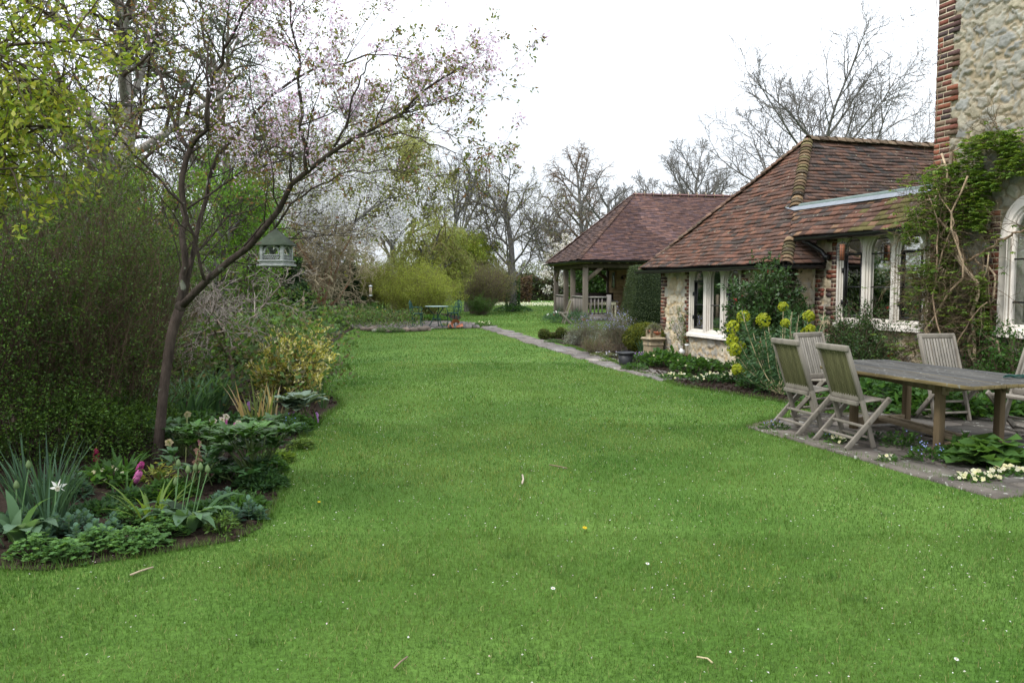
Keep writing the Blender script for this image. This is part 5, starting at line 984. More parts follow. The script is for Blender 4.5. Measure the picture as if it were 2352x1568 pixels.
# far hedges and woods
def mass(name, label, cat, boxes, pal, n, ln, seed, kind=None, core=(.03, .045, .02), wd=.6):
    g = rs(seed); mb = MB(); P = []; D = []
    for (x0, x1, y0, y1, z0, z1) in boxes:
        v = (x1 - x0) * (z1 - z0); k = int(n * v / sum((b[1] - b[0]) * (b[5] - b[4]) for b in boxes)); q = np.c_[g.uniform(x0, x1, k), g.uniform(y0, y1, k), z0 + (z1 - z0) * g.beta(1.3, 1.0, k)]
        hmax = z0 + (z1 - z0) * (.62 + .38 * vnoise(q[:, [0, 0]] * 1.0 + 3, .35, seed) + .14 * (vnoise(q[:, [0, 1]], 1.3, seed + 1) - .5)); q = q[q[:, 2] < hmax]; P.append(q)
        m = MB()
    P = np.concatenate(P); k = len(P); mb.leaves(P, nrm(g.normal(0, 1, (k, 3)) + [0, -.3, .3]), ln * g.uniform(.6, 1.4, k), ln * wd * g.uniform(.7, 1.3, k), pick(pal, k, g, .25), g)
    o = mb.build(name, m_leaf, base=(np.mean([b[0] + b[1] for b in boxes]) / 2, boxes[0][2], 0)); return tag(o, label, cat, kind=kind)
mass('far_hedge', 'long mixed hedge closing the far end of the garden behind the orchard tree', 'hedge', [(-14, 16, 76, 79, -.2, 3.2)], [(.05, .07, .03), (.07, .09, .035), (.10, .07, .05), (.06, .055, .04)], 26000, .32, 201)
mass('copper_hedge', 'short brown copper beech hedge left of the orchard tree trunk', 'hedge', [(-2.8, 1.6, 68, 70, -.1, 2.6)], [(.10, .065, .045), (.08, .055, .04), (.13, .085, .055)], 7000, .22, 202)
mass('clipped_hedge', 'green hedge seen through the open corner of the pavilion', 'hedge', [(3.6, 11, 50, 52.5, -.1, 3.6)], [(.05, .10, .025), (.065, .13, .03), (.04, .08, .02)], 20000, .2, 203)
mass('far_woodland', 'hazy mixed woodland closing the view beyond the garden', 'woodland', [(-75, -18, 62, 78, -.3, 9), (-34, 6, 98, 106, -.3, 5.0), (6, 60, 98, 110, -.3, 6.0), (-40, -15, 34, 44, -.3, 6.5), (-22, -7.5, 40, 48, -.3, 3.4), (30, 75, 60, 74, -.3, 7)], [(.12, .15, .075), (.14, .165, .085), (.11, .12, .075), (.15, .16, .09)], 230000, .24, 204, kind='stuff')
mass('border_undergrowth', 'dense green undergrowth filling the back of the left border', 'undergrowth', [(-9, -2.4, 9.5, 13, -.05, 1.5), (-13, -4.5, 14, 20, -.05, 1.9), (-14, -7.5, 21, 30, -.05, 2.4), (-8, -3.2, 27.5, 31, -.05, .8)], [(.075, .14, .035), (.095, .17, .045), (.06, .10, .03), (.13, .12, .065)], 80000, .075, 205, kind='stuff')
# clipped yew block, golden conifer, box balls
def topiary(name, label, cat, c, rad, pal, n, ln, seed, shape='ball', group=None, m=None, out_=.8):
    g = rs(seed); c = np.array(c, float); rad = np.array(rad, float); d = nrm(g.normal(size=(n, 3)))
    if shape == 'ball': q = d * g.uniform(.80, 1.03, (n, 1)) ** .5 * (1 + .10 * (vnoise(d[:, :2] * 3 + d[:, 2:] * 2, 1.3, seed)[:, None] - .4)); P = c + q * rad + [0, 0, rad[2] * .95]; nd = d
    else:
        e = np.sign(d) * np.abs(d) ** .85; e = e / np.abs(e).max(1, keepdims=True); P = e * g.uniform(.88, 1.0, (n, 1)); tp = 1 - .16 * (P[:, 2:3] + 1); P = np.c_[P[:, :2] * tp, P[:, 2:]]; P = P + .04 * (vnoise(P[:, [0, 2]], 3, seed)[:, None] - .5)
        P = c + (P * rad) @ rotz(R(9)).T + [0, 0, rad[2] * .98]; nd = nrm(e)
    P = P[P[:, 2] > 0]; nd = nd[:len(P)]; k = len(P)
    mb = MB(); mb.leaves(P, nrm(nd * out_ + g.normal(0, .6, (k, 3))), ln * g.uniform(.6, 1.4, k), ln * .5 * g.uniform(.7, 1.3, k), pick(pal, k, g, .22), g)
    t = thing(name, label, cat, tuple(c), group=group); mb.build('foliage', m or m_leaf, t)
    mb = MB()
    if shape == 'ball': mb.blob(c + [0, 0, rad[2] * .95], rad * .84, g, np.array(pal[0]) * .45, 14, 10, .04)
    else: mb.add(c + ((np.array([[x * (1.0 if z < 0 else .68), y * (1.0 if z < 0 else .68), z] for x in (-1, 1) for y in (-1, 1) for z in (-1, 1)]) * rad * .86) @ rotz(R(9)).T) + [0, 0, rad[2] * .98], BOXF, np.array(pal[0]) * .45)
    mb.tube([c - [0, 0, .02], c + [0, 0, rad[2]]], rad[0] * .1, 6, (.08, .06, .04)); mb.build('stem', m_twig, t); return t
YEW = [(.05, .075, .035), (.065, .095, .042), (.04, .06, .028), (.085, .11, .055)]
topiary('clipped_yew', 'tall dark clipped yew block between the pavilion and the cottage corner', 'yew', gp(1500, 748) + [.15, .8, 0], (1.22, .85, 1.13), YEW, 36000, .055, 211, 'block')
topiary('golden_conifer', 'rounded golden green dwarf conifer beside the clay chimney pot', 'conifer', gp(1484, 812) + [0, .35, 0], (.46, .42, .34), [(.10, .13, .02), (.14, .16, .025), (.06, .085, .018), (.17, .18, .03)], 6000, .045, 212)
BXP = [(.05, .075, .015), (.08, .11, .02), (.10, .10, .03)]
topiary('box_ball', 'leftmost small clipped box ball beside the path end', 'box ball', gp(1250, 779), (.17, .17, .15), BXP, 1500, .035, 213, group='small box balls by the path')
topiary('box_ball', 'small clipped box ball second from the left by the path end', 'box ball', gp(1289, 777), (.17, .17, .16), BXP, 1500, .035, 214, group='small box balls by the path')
topiary('box_ball', 'tiny low box tuft between the two box balls by the path', 'box ball', gp(1271, 778) + [0, .2, 0], (.11, .11, .08), BXP, 800, .03, 215, group='small box balls by the path')
topiary('box_ball', 'large dark green box ball in the left border beside the slim maple stem', 'box ball', gp(524, 868) + [0, .2, 0], (.30, .30, .27), [(.03, .045, .014), (.045, .065, .018), (.06, .075, .02)], 6500, .028, 216)
# garden shed and trellis glimpsed behind the maple
sh_ = thing('garden_shed', 'low timber garden shed with grey tiled roof glimpsed below the bird table', 'shed', (-9.3, 27.6, 0)); g = rs(221)
def f_(mb):
    for i in range(14): mb.box((-9.4, 26.6, .08 + i * .15), (3.0, .03, .145), None, np.array((.20, .155, .11)) * g.uniform(.8, 1.2))
    mb.box((-9.4, 27.6, 1.0), (2.9, 1.9, 2.0), None, (.15, .12, .09))
part('wall', m_board, f_, sh_)
part('roof', m_tile2, lambda mb: mb.add([(-11.1, 26.3, 2.05), (-7.7, 26.3, 2.05), (-7.7, 28.7, 2.6), (-11.1, 28.7, 2.6), (-11.1, 26.3, 1.98), (-7.7, 26.3, 1.98), (-7.7, 28.7, 2.52), (-11.1, 28.7, 2.52)], [[0, 1, 2, 3], [0, 4, 5, 1], [1, 5, 6, 2], [4, 7, 6, 5], [0, 3, 7, 4]], (.19, .19, .20)), sh_)
part('window', m_iron, lambda mb: mb.box((-9.9, 26.57, 1.3), (.5, .03, .5)), sh_)
tr_ = thing('rustic_pergola', 'rough timber pergola posts in front of the garden shed', 'pergola', (-8.4, 25.2, 0))
for x in (-9.3, -8.85, -8.35, -7.9): part('post', m_bark, lambda mb: mb.tube([(x, 25.2, -.05), (x + .02, 25.2, 1.0), (x, 25.22, 1.75)], [.05, .045, .04], 7, (.17, .135, .10)), tr_)
part('beam', m_bark, lambda mb: mb.tube([(-9.6, 25.2, 1.72), (-7.6, 25.2, 1.78)], .045, 7, (.17, .135, .1)), tr_)
tag(part('wooden_stake', m_oak, lambda mb: mb.beam((-6.65, 26.2, 0), (-6.66, 26.2, 1.15), .06, .06, (.2, .16, .11)), base=(-6.65, 26.2, 0)), 'square wooden stake left of the peeling orange trunk', 'stake')
# ------------------------------------------------------------------ border plants
def strap_plant(name, label, cat, base, n, L, Wd, tilt, bend, pal, rad, seed, prof=(.6, 1, 1, .8, .45, .03), group=None, m=None, fold=.15, extra=None, jl=.25, root=None):
    g = rs(seed); base = np.array(base, float); t = root or thing(name, label, cat, tuple(base), group=group); mb = MB()
    a = g.uniform(0, 2 * PI, n); q = np.sqrt(g.rand(n)) * rad; P = base + np.stack([np.cos(a) * q, np.sin(a) * q, np.full(n, -.01)], -1)
    mb.straps(P, a + g.normal(0, .5, n), np.abs(g.normal(tilt, .14, n)), L * g.uniform(1 - jl, 1 + jl, n), Wd * g.uniform(.75, 1.2, n), g.normal(bend, .25, n), pick(pal, n, g, .16), prof, fold)
    mb.build('foliage', m or m_leaf, t, smooth=False); return t
def petals(mb, C, Nm, r, k, col, g, cup=.25):
    C = np.asarray(C, float); N = len(C); Nm = nrm(np.asarray(Nm, float)); x = nrm(np.cross(Nm, g.normal(size=(N, 3)))); y = np.cross(Nm, x); r = np.broadcast_to(r, (N,))
    for i in range(k):
        a = i * 2 * PI / k + g.normal(0, .08, N); d = x * np.cos(a)[:, None] + y * np.sin(a)[:, None]; s = np.cross(Nm, d); w = (r * 1.3 * PI / k)[:, None] * .62; R_ = r[:, None]
        v = np.stack([C, C + d * R_ * .6 + s * w + Nm * R_ * cup * .6, C + d * R_ + Nm * R_ * cup, C + d * R_ * .6 - s * w + Nm * R_ * cup * .6], 1); mb.add(v.reshape(-1, 3), np.arange(N * 4).reshape(N, 4), col)
def mound(name, label, cat, base, rx, ry, h, n, ln, wd, pal, seed, fl=None, kind='leaf', group=None, lobes=1, m=None, stems=14):
    """low leafy mound; fl = (number, radius, palette, petals, lift)"""
    g = rs(seed); base = np.array(base, float); t = thing(name, label, cat, tuple(base), group=group); mb = MB()
    a = g.uniform(0, 2 * PI, n); q = np.sqrt(g.rand(n)); lump = .72 + .5 * vnoise(np.stack([np.cos(a) * q * 3 + 9, np.sin(a) * q * 3 + 9], -1), .9, seed)
    z = h * np.sqrt(np.maximum(.02, 1 - q ** 2)) * lump * g.uniform(.45, 1.0, n) ** .6
    P = base + np.stack([np.cos(a) * q * rx, np.sin(a) * q * ry, z], -1); out_ = np.stack([np.cos(a) * q, np.sin(a) * q, .25 + 0 * a], -1); c = pick(pal, n, g, .18)
    st = g.randint(0, n, min(n, stems * 4)); B_ = base + (P[st] - base) * [.35, .35, 0]; tb_ = np.stack([B_, lerp(B_, P[st], .6) + [0, 0, .01], P[st]], 1); mb.tubes(tb_, np.tile([.003, .0025, .002], (len(st), 1)), 3, np.array(pal[0]) * .9)
    if lobes == 1: mb.leaves(P, nrm(out_ + g.normal(0, .45, (n, 3))), ln * g.uniform(.7, 1.3, n), wd * g.uniform(.7, 1.3, n), c, g, flat=1)
    else:
        az = g.uniform(0, 2 * PI, n)
        for i in range(lobes):
            b = az + (i - (lobes - 1) / 2) * (2.2 if lobes == 3 else 5.2) / max(1, lobes - 1) + a * 0; mb.leaves(P, np.stack([np.cos(b), np.sin(b), .12 + .25 * g.normal(size=n) * .6], -1), ln * g.uniform(.85, 1.15, n), wd, c, g, flat=1.5)
    mb.build('foliage', m or m_leaf, t)
    if fl:
        k, r, fp, np_, lift = fl; mb = MB(); a = g.uniform(0, 2 * PI, k); q = np.sqrt(g.rand(k)) * .95; C = base + np.stack([np.cos(a) * q * rx, np.sin(a) * q * ry, h * np.sqrt(np.maximum(.05, 1 - q * q)) * g.uniform(.8, 1.1, k) + lift], -1)
        petals(mb, C, np.stack([g.normal(0, .4, k) - .1, g.normal(-.6, .4, k), np.full(k, .7)], -1), r * g.uniform(.8, 1.2, k), np_, pick(fp, k, g, .08), g); 
        if r > .012: mb.leaves(C + [0, -.002, .003], g.normal(size=(k, 3)) * [1, 1, .3], r * .35, r * .3, (.55, .36, .04), g)
        mb.build('blossom', m_petal, t)
    return t
def stemmed(mb, p, q, r=.004, col=(.09, .15, .04), bow=.03, g=None):
    p = np.array(p, float); q = np.array(q, float); m_ = (p + q) / 2 + (g.normal(0, bow, 3) if g is not None else 0); t = np.linspace(0, 1, 6)[:, None]; mb.tube((1 - t) ** 2 * p + 2 * t * (1 - t) * m_ + t * t * q, r, 6, col)
BLUG = [(.05, .105, .06), (.065, .13, .07), (.045, .09, .055)]; MIDG = [(.05, .12, .025), (.07, .155, .03), (.04, .095, .02)]; DEEP = [(.03, .075, .025), (.04, .095, .03), (.05, .11, .035)]; YLG = [(.10, .17, .03), (.13, .2, .035)]
CREAM = [(.72, .68, .40), (.68, .66, .48)]
# --- near corner of the left border
strap_plant('daffodil_clump', 'big clump of upright blue green daffodil leaves in front of the dark shrub', 'daffodil', gp(105, 1192), 95, .50, .016, .22, .55, BLUG, .17, 301)
wd = thing('white_daffodil', 'single white daffodil nodding on its stem at the front of the left border', 'daffodil', tuple(gp(112, 1240))); g = rs(302); hp_ = at(133, 1118, 5.05)
def f_(mb): stemmed(mb, gp(112, 1240), hp_ + [-.02, .02, .03], .0045, (.07, .14, .05), .02, g); stemmed(mb, hp_ + [-.02, .02, .03], hp_, .004, (.1, .15, .05), .003, g)
part('stem', m_stem, f_, wd)
def f_(mb):
    nm_ = nrm(np.array([.35, -.85, -.3])); x = nrm(np.cross(nm_, [0, 0, 1.0])); y = np.cross(nm_, x); mb.leaves(np.repeat(hp_[None], 6, 0), np.array([x * math.cos(q_) + y * math.sin(q_) - nm_ * .25 for q_ in np.arange(6) * PI / 3 + .2]), .056, .026, (.82, .82, .76), g, fold=.08); a = np.linspace(0, 2 * PI, 13)
    rings = np.concatenate([hp_ + nm_ * h_ + (np.cos(a)[:, None] * x + np.sin(a)[:, None] * y) * r_ for h_, r_ in ((0, .006), (.012, .011), (.026, .015))]); mb.add(rings, [[k * 13 + i, k * 13 + i + 1, k * 13 + 14 + i, k * 13 + 13 + i] for k in range(2) for i in range(12)], (.78, .76, .62))
part('flower', m_petal, f_, wd)
strap_plant('', '', '', gp(112, 1240), 12, .42, .014, .18, .5, BLUG, .05, 303, root=wd)
BROAD = (.35, .8, 1, .95, .6, .02)
def bud(mb, p, h=.05, r=.015, col=(.16, .24, .09), lean=0): mb.lathe([(.002, 0), (r * .9, h * .2), (r, h * .45), (r * .6, h * .8), (.001, h)], 9, p, col)
def tulips(label, base, buds, nl, L, Wd, seed, Y, bend=.9):
    bend += .5; g = rs(seed); base = np.array(base); t = thing('tulip_plant', label, 'tulip', tuple(base))
    strap_plant('', '', '', base, nl, L, Wd, .35, bend, [(.085, .16, .075), (.10, .185, .085), (.07, .14, .06)], .10, seed, BROAD, root=t, fold=.12, jl=.35)
    mb = MB(); n = 6; mb.straps(np.repeat(base[None], n, 0) + g.normal(0, .04, (n, 3)) * [1, 1, 0], g.uniform(-2.9, -.2, n), g.uniform(.35, .7, n), g.uniform(.26, .36, n), g.uniform(.085, .11, n), g.uniform(1.5, 2.2, n), pick([(.12, .20, .12), (.14, .225, .135)], n, g, .08), (.3, .75, 1, 1, .75, .05), .1); mb.build('broad_leaf', m_leaf, t)
    def f_(mb):
        for x, y in buds: q = at(x, y + 14, Y); stemmed(mb, base + np.array([(q[0] - base[0]) * .6, g.normal(0, .03), 0]), q, .0036, (.06, .12, .04), .02, g)
    part('stem', m_stem, f_, t)
    def f_(mb):
        for x, y in buds: bud(mb, at(x, y + 15, Y), .058, .017, np.array((.20, .28, .13)) * g.uniform(.85, 1.15))
    part('bud', m_leaf, f_, t); return t
tulips('tulips in green bud with broad grey leaves at the left edge of the border', gp(45, 1250), [(66, 1062), (38, 1108)], 9, .30, .07, 304, 5.0)
tulips('tulips in pale green bud over broad flopping leaves at the front of the left border', gp(435, 1215), [(410, 1058), (432, 1072), (449, 1068), (461, 1066), (477, 1071), (404, 1100)], 18, .30, .075, 305, 5.3, 1.5)
SED = [(.075, .15, .095), (.09, .175, .11), (.065, .13, .08)]
def sedum(label, c, rx, ry, seed, k):
    g = rs(seed); c = np.array(c); t = thing('sedum_plant', label, 'sedum', tuple(c)); mb = MB()
    for i in range(k):
        a = g.uniform(0, 2 * PI); q = math.sqrt(g.rand()); p = c + np.array([math.cos(a) * q * rx, math.sin(a) * q * ry, -.005]); hh = g.uniform(.06, .14) * (1.25 - .5 * q); mb.tube([p, p + [0, 0, hh]], .005, 5, (.12, .17, .09)); n = 15
        z = np.linspace(.2, 1, n) * hh; mb.straps(p + np.c_[np.zeros((n, 2)), z], np.arange(n) * 2.4 + g.normal(0, .2, n), np.linspace(1.4, .55, n), np.linspace(.068, .036, n) * g.uniform(.8, 1.2, n), np.linspace(.056, .03, n), np.full(n, .25), pick(SED, n, g, .1), (.3, .85, 1, .7, .1), .12)
    mb.build('foliage', m_leaf, t); return t
sedum('large blue green sedum clump at the front of the left border, below the white daffodil', gp(180, 1236), .27, .24, 311, 30); sedum('small sedum tuft by the curved lawn edge in the left border', gp(567, 1196), .11, .09, 312, 9); sedum('tiny sedum tuft left of the small one by the lawn edge', gp(505, 1165), .10, .08, 313, 7)
COL5 = [(.095, .20, .055), (.12, .235, .065), (.075, .165, .045)]
CG = 'columbine clumps along the front edge of the left border'
for i, (x, y, rx, n, lab) in enumerate([(235, 1262, .17, 150, 'columbine clump right of the large sedum'), (310, 1262, .20, 190, 'columbine clump in the middle of the front row, left of the tulips'), (365, 1236, .18, 150, 'columbine clump directly left of the broad tulip leaves'), (85, 1282, .17, 130, 'low columbine clump at the left end of the front row'), (150, 1292, .14, 100, 'low columbine tuft at the lawn edge under the sedum'), (305, 1205, .15, 110, 'columbine clump behind the front row, beside the bare soil')]):
    mound('columbine', 'lobed green ' + lab, 'columbine', gp(x, y), rx, rx * .8, .13, n, .028, .028, COL5, 320 + i, lobes=3, group=CG)
mound('feverfew', 'feathery pale green plant right of the broad tulip leaves', 'feverfew', gp(510, 1222), .10, .10, .12, 240, .035, .012, [(.12, .21, .05), (.1, .18, .04)], 330)
strap_plant('daylily', 'arching yellow green daylily leaves left of the budded tulips', 'daylily', gp(345, 1205), 26, .34, .020, .5, 1.0, YLG, .06, 331)
mound('primrose', 'cream primroses with broad crinkled leaves on bare soil behind the sedum', 'primrose', gp(250, 1112), .17, .15, .13, 90, .12, .055, MIDG, 332, (14, .016, CREAM, 5, .01)); strap_plant('hyacinth_leaves', 'green strap leaves beside the magenta hyacinths', 'hyacinth', gp(283, 1098), 22, .27, .028, .4, 1.1, MIDG, .08, 333)
def hyac(label, px, py, Y, col, seed, h=.16, lean=(0, 0), leaves_=6):
    g = rs(seed); top = at(px, py, Y); base = np.array([top[0] - lean[0], Y - lean[1], 0]); t = thing('hyacinth', label, 'hyacinth', tuple(base), group='hyacinths in the left border'); d = nrm(top - base + [0, 0, .05])
    part('stem', m_stem, lambda mb: stemmed(mb, base, top, .006, (.10, .17, .05), .01, g), t); mb = MB(); n = 46; s_ = g.rand(n); a = g.uniform(0, 2 * PI, n); x = nrm(np.cross(d, [1, .2, 0])); y = np.cross(d, x); rad_ = .026 * np.sqrt(np.maximum(.1, 1 - (2 * s_ - 1) ** 4)); o_ = x * np.cos(a)[:, None] + y * np.sin(a)[:, None]
    C = top + d * ((s_ - .55) * .10)[:, None] + o_ * rad_[:, None]; petals(mb, C, o_ + d * .2, .016, 5, pick([col, np.array(col) * .75, np.minimum(np.array(col) * 1.25, .9)], n, g), g, -.3); mb.build('flower_spike', m_petal, t)
    if leaves_: strap_plant('', '', '', base, leaves_, .2, .024, .4, .6, MIDG, .03, seed + 50, root=t)
MG = (.46, .09, .27); PK = (.55, .18, .38); PV = (.44, .24, .48)
hyac('magenta hyacinth leaning right beside the cherry trunk', 322, 1072, 6.3, MG, 341, lean=(.10, -.05)); hyac('pink hyacinth lying low on bare soil left of the tulips', 317, 1092, 6.1, PK, 342, lean=(.08, 0)); hyac('dark red hyacinth in shade under the big dark shrub', 221, 1044, 6.7, (.34, .03, .09), 343)
hyac('bright pink hyacinth among the cream hellebore flowers', 540, 984, 7.7, PK, 344); hyac('pink hyacinth tucked low left of the bright pink one', 516, 968, 7.9, PK, 345); hyac('pale purple hyacinth in front of the slim maple stem', 572, 932, 9.2, PV, 346); hyac('pale purple hyacinth near the lawn edge under the golden shrub', 676, 955, 8.9, PV, 347); hyac('pale purple hyacinth closest to the lawn edge, by the grey leaved plant', 727, 958, 8.9, PV, 348)
hyac('dark violet hyacinth behind the golden shrub, the left of two', 604, 783, 17.0, (.12, .07, .34), 349); hyac('dark violet hyacinth behind the golden shrub, the right of two', 627, 785, 17.0, (.14, .08, .36), 350); hyac('lilac pink hyacinth behind the golden shrub', 669, 794, 16.0, (.5, .25, .55), 351)
def helle(label, base, nl, h, L, Wd, pal, seed, fl=None, cat='hellebore', name='hellebore', spread=.22):
    g = rs(seed); base = np.array(base, float); t = thing(name, label, cat, tuple(base)); mb = MB(); a = g.uniform(0, 2 * PI, nl); hh = h * g.uniform(.55, 1.05, nl); rr = spread * g.uniform(.2, 1, nl); tip = base + np.stack([np.cos(a) * rr, np.sin(a) * rr, hh], -1)
    for i in range(nl): stemmed(mb, base + g.normal(0, .03, 3) * [1, 1, 0], tip[i], .005, (.09, .13, .04), .02, g)
    k = 7; P = np.repeat(tip, k, 0); az = (a[:, None] + (np.arange(k) - 3)[None] * .62).ravel() + g.normal(0, .1, nl * k)
    mb.straps(P, az, np.full(nl * k, 1.05) + g.normal(0, .15, nl * k), L * g.uniform(.75, 1.15, nl * k), Wd, np.full(nl * k, .75), np.repeat(pick(pal, nl, g, .15), k, 0), (.2, .75, 1, .8, .05), .12); mb.build('foliage', m_gloss, t)
    if fl:
        ms = MB()
        for x, y, Y, c in fl:
            mb = MB(); q = at(x, y, Y); stemmed(ms, base + np.array([(q[0] - base[0]) * .5, 0, 0]), q + [0, 0, .03], .004, (.12, .14, .05), .03, g); petals(mb, np.repeat(q[None] + [0, 0, .02], 1, 0), np.array([[g.normal(0, .4), -.8, -.25]]), .036, 5, np.array(c) * g.uniform(.9, 1.1), g, .5); mb.leaves(np.repeat(q[None] + [0, -.004, .02], 7, 0), g.normal(0, .5, (7, 3)) + [0, -.8, 0], .02, .008, (.5, .5, .2), g); mb.build('flower', m_petal, t)
        ms.build('flower_stem', m_stem, t)
    return t
CR = (.60, .55, .42); BP = (.38, .23, .17); PB = (.42, .20, .22)
helle('hellebore with cream cup flowers right of the cherry trunk', gp(470, 1075), 30, .36, .125, .04, MIDG, 361, [(490, 970, 7.2, CR), (512, 968, 7.2, CR), (549, 975, 7.3, CR), (430, 955, 7.3, (.4, .36, .2)), (556, 990, 7.2, CR), (521, 960, 7.4, CR)])
helle('hellebore with faded pink brown flowers in front of the cream one', gp(455, 1118), 12, .26, .13, .042, DEEP, 362, [(388, 1020, 6.3, (.45, .38, .22)), (462, 1021, 6.6, PB), (456, 1040, 6.5, BP), (461, 1054, 6.5, BP), (452, 1068, 6.4, BP), (482, 1090, 6.3, PB), (459, 1080, 6.3, BP)])
helle('leafy green peony clump beside the lawn edge, right of the hellebores', gp(588, 1110), 34, .42, .15, .045, MIDG, 363, cat='peony', name='peony', spread=.26)
helle('low dark leafy clump under the peony by the soil edge', gp(560, 1120), 9, .16, .12, .05, DEEP, 364, cat='peony', name='peony', spread=.2)
helle('dark leafy clump at the foot of the cherry trunk', gp(418, 1050), 20, .30, .12, .04, DEEP, 365, spread=.24)
helle('small leafy clump between peony and iris leaves', gp(590, 1030), 10, .26, .15, .05, MIDG, 366, spread=.2)
mound('forget_me_not', 'low dark leaved forget-me-nots by the lawn edge under the golden shrub', 'forget-me-nots', gp(650, 1000), .26, .22, .20, 420, .07, .022, DEEP, 371, (26, .006, [(.2, .3, .65)], 5, .015)); mound('low_herb', 'feathery fresh green plant at the soil edge beside the peony', 'herb', gp(690, 1030), .14, .12, .10, 160, .03, .014, YLG, 372, lobes=3)
mound('low_herb', 'dark low plant spilling over the soil edge near the tulips', 'herb', gp(600, 1130), .16, .12, .12, 200, .04, .02, DEEP, 373); mound('low_herb', 'scattered small green seedlings on the soil behind the small sedum', 'herb', gp(545, 1150), .2, .14, .06, 90, .035, .018, MIDG, 374); mound('low_herb', 'yellow edged leafy tuft beside the pink hyacinth', 'herb', gp(365, 1110), .11, .1, .15, 90, .07, .02, [(.3, .32, .09), (.1, .17, .03)], 375)
ir = strap_plant('iris_clump', 'tall iris leaves with dry brown tips in front of the slim maple stem', 'iris', gp(590, 1005), 22, .52, .026, .22, .5, [(.20, .19, .05), (.12, .16, .04), (.36, .25, .11), (.40, .31, .17)], .11, 381, (.8, 1, 1, .9, .6, .03)); strap_plant('iris_clump', 'grey green iris blades and dry leaves behind the brown tipped ones', 'iris', gp(628, 975), 26, .46, .024, .25, .9, [(.16, .2, .1), (.42, .33, .2), (.13, .18, .08)], .14, 382)
DLG = [(.045, .10, .045), (.055, .12, .05), (.07, .14, .06)]
for i, (x, y, n, L, lab) in enumerate([(430, 965, 70, .66, 'big dark green clump of arching daylily leaves right of the cherry trunk'), (485, 950, 60, .6, 'arching daylily leaves just left of the slim maple stem'), (335, 985, 50, .6, 'shaded daylily leaves left of the cherry trunk'), (505, 915, 50, .55, 'pale topped daylily leaves behind, below the box ball')]):
    strap_plant('daylily_clump', lab, 'daylily', gp(x, y), n, L, .026, .25, 1.5, DLG, .2, 390 + i, group='daylily clumps behind the cherry trunk')
shrub('golden_shrub', 'sprawling golden variegated shrub with cream edged leaves leaning over the lawn', 'shrub', gp(645, 925), .52, .46, .76, 46, dict(n=7500, len=.062, wid=.026, pal=[(.46, .41, .10), (.58, .54, .24), (.38, .37, .09), (.20, .25, .06), (.68, .65, .42)], lv=(1, 2), jit=.02, cl=4, hang=.2), 401, (.13, .11, .085), .010, 6, .25, foot=.15, subl=.34, lean=(.18, .0)); 
gs_ = shrub('golden_shrub', 'upper golden variegated branches reaching towards the far lawn', 'shrub', gp(690, 860), .36, .42, .70, 30, dict(n=5000, len=.062, wid=.026, pal=[(.46, .41, .10), (.58, .54, .24), (.38, .37, .09), (.20, .25, .06), (.68, .65, .42)], lv=(1, 2), jit=.02, cl=4, hang=.2), 402, (.13, .11, .085), .009, 6, .25, foot=.15, subl=.34, lean=(.1, .3))
gy = helle('large grey green felty leaved plant beside the lawn under the golden shrub', gp(700, 975), 7, .30, .24, .13, [(.13, .19, .13), (.15, .21, .15)], 403, cat='verbascum', name='verbascum', spread=.2); strap_plant('daffodil_leaves', 'small tuft of dark daffodil leaves at the tip of the soil by the lawn', 'daffodil', gp(742, 938), 12, .42, .014, .3, .4, DEEP, .05, 404)
for i, (x, y, rx, h, pal, lab) in enumerate([(610, 1085, .17, .13, MIDG, 'green ground cover between the peony and the lawn edge'), (520, 1100, .22, .12, DEEP, 'dark ground cover in front of the pink brown hellebore'), (390, 1140, .2, .10, MIDG, 'low green leaves behind the budded tulips'), (60, 1225, .2, .14, BLUG, 'blue green low leaves under the left edge tulips'), (300, 1150, .16, .07, DEEP, 'thin low leaves on bare soil left of the tulips'), (205, 1055, .75, .6, DKG, 'fine shaded leaves under the dark shrub behind the primroses'), (60, 1080, .95, .75, DKG, 'fine shaded leafy growth at the left base of the dark shrub'), (315, 1025, .5, .6, DKG, 'fine shaded leafy growth left of the cherry base'), (560, 1165, .16, .06, MIDG, 'thin low seedlings on the soil right of the budded tulips'), (470, 1185, .16, .09, DEEP, 'dark low leaves between the tulips and the small sedum'), (235, 1175, .2, .05, DEEP, 'sparse seedlings on the bare soil behind the large sedum'), (600, 1120, .2, .12, DEEP, 'dark leaves along the soil edge below the peony'), (140, 1145, .2, .16, BLUG, 'blue green leaves at the foot of the daffodil clump'), (640, 1060, .13, .08, YLG, 'small pale green tuft on the soil beside the peony'), (680, 985, .2, .14, MIDG, 'green leafy tuft between forget-me-nots and grey leaved plant'), (470, 1010, .25, .3, MIDG, 'leafy growth behind the cream hellebore'), (540, 1010, .25, .26, DEEP, 'dark leaves behind the bright pink hyacinth')]):
    sm = pal is DKG; mound('border_ground_cover', lab, 'ground cover', gp(x, y), rx, rx * .8, h, 5200 if sm else int(2600 * rx), .026 if sm else .05, .016 if sm else .026, np.array(pal) * (.8 if sm else 1), 740 + i)
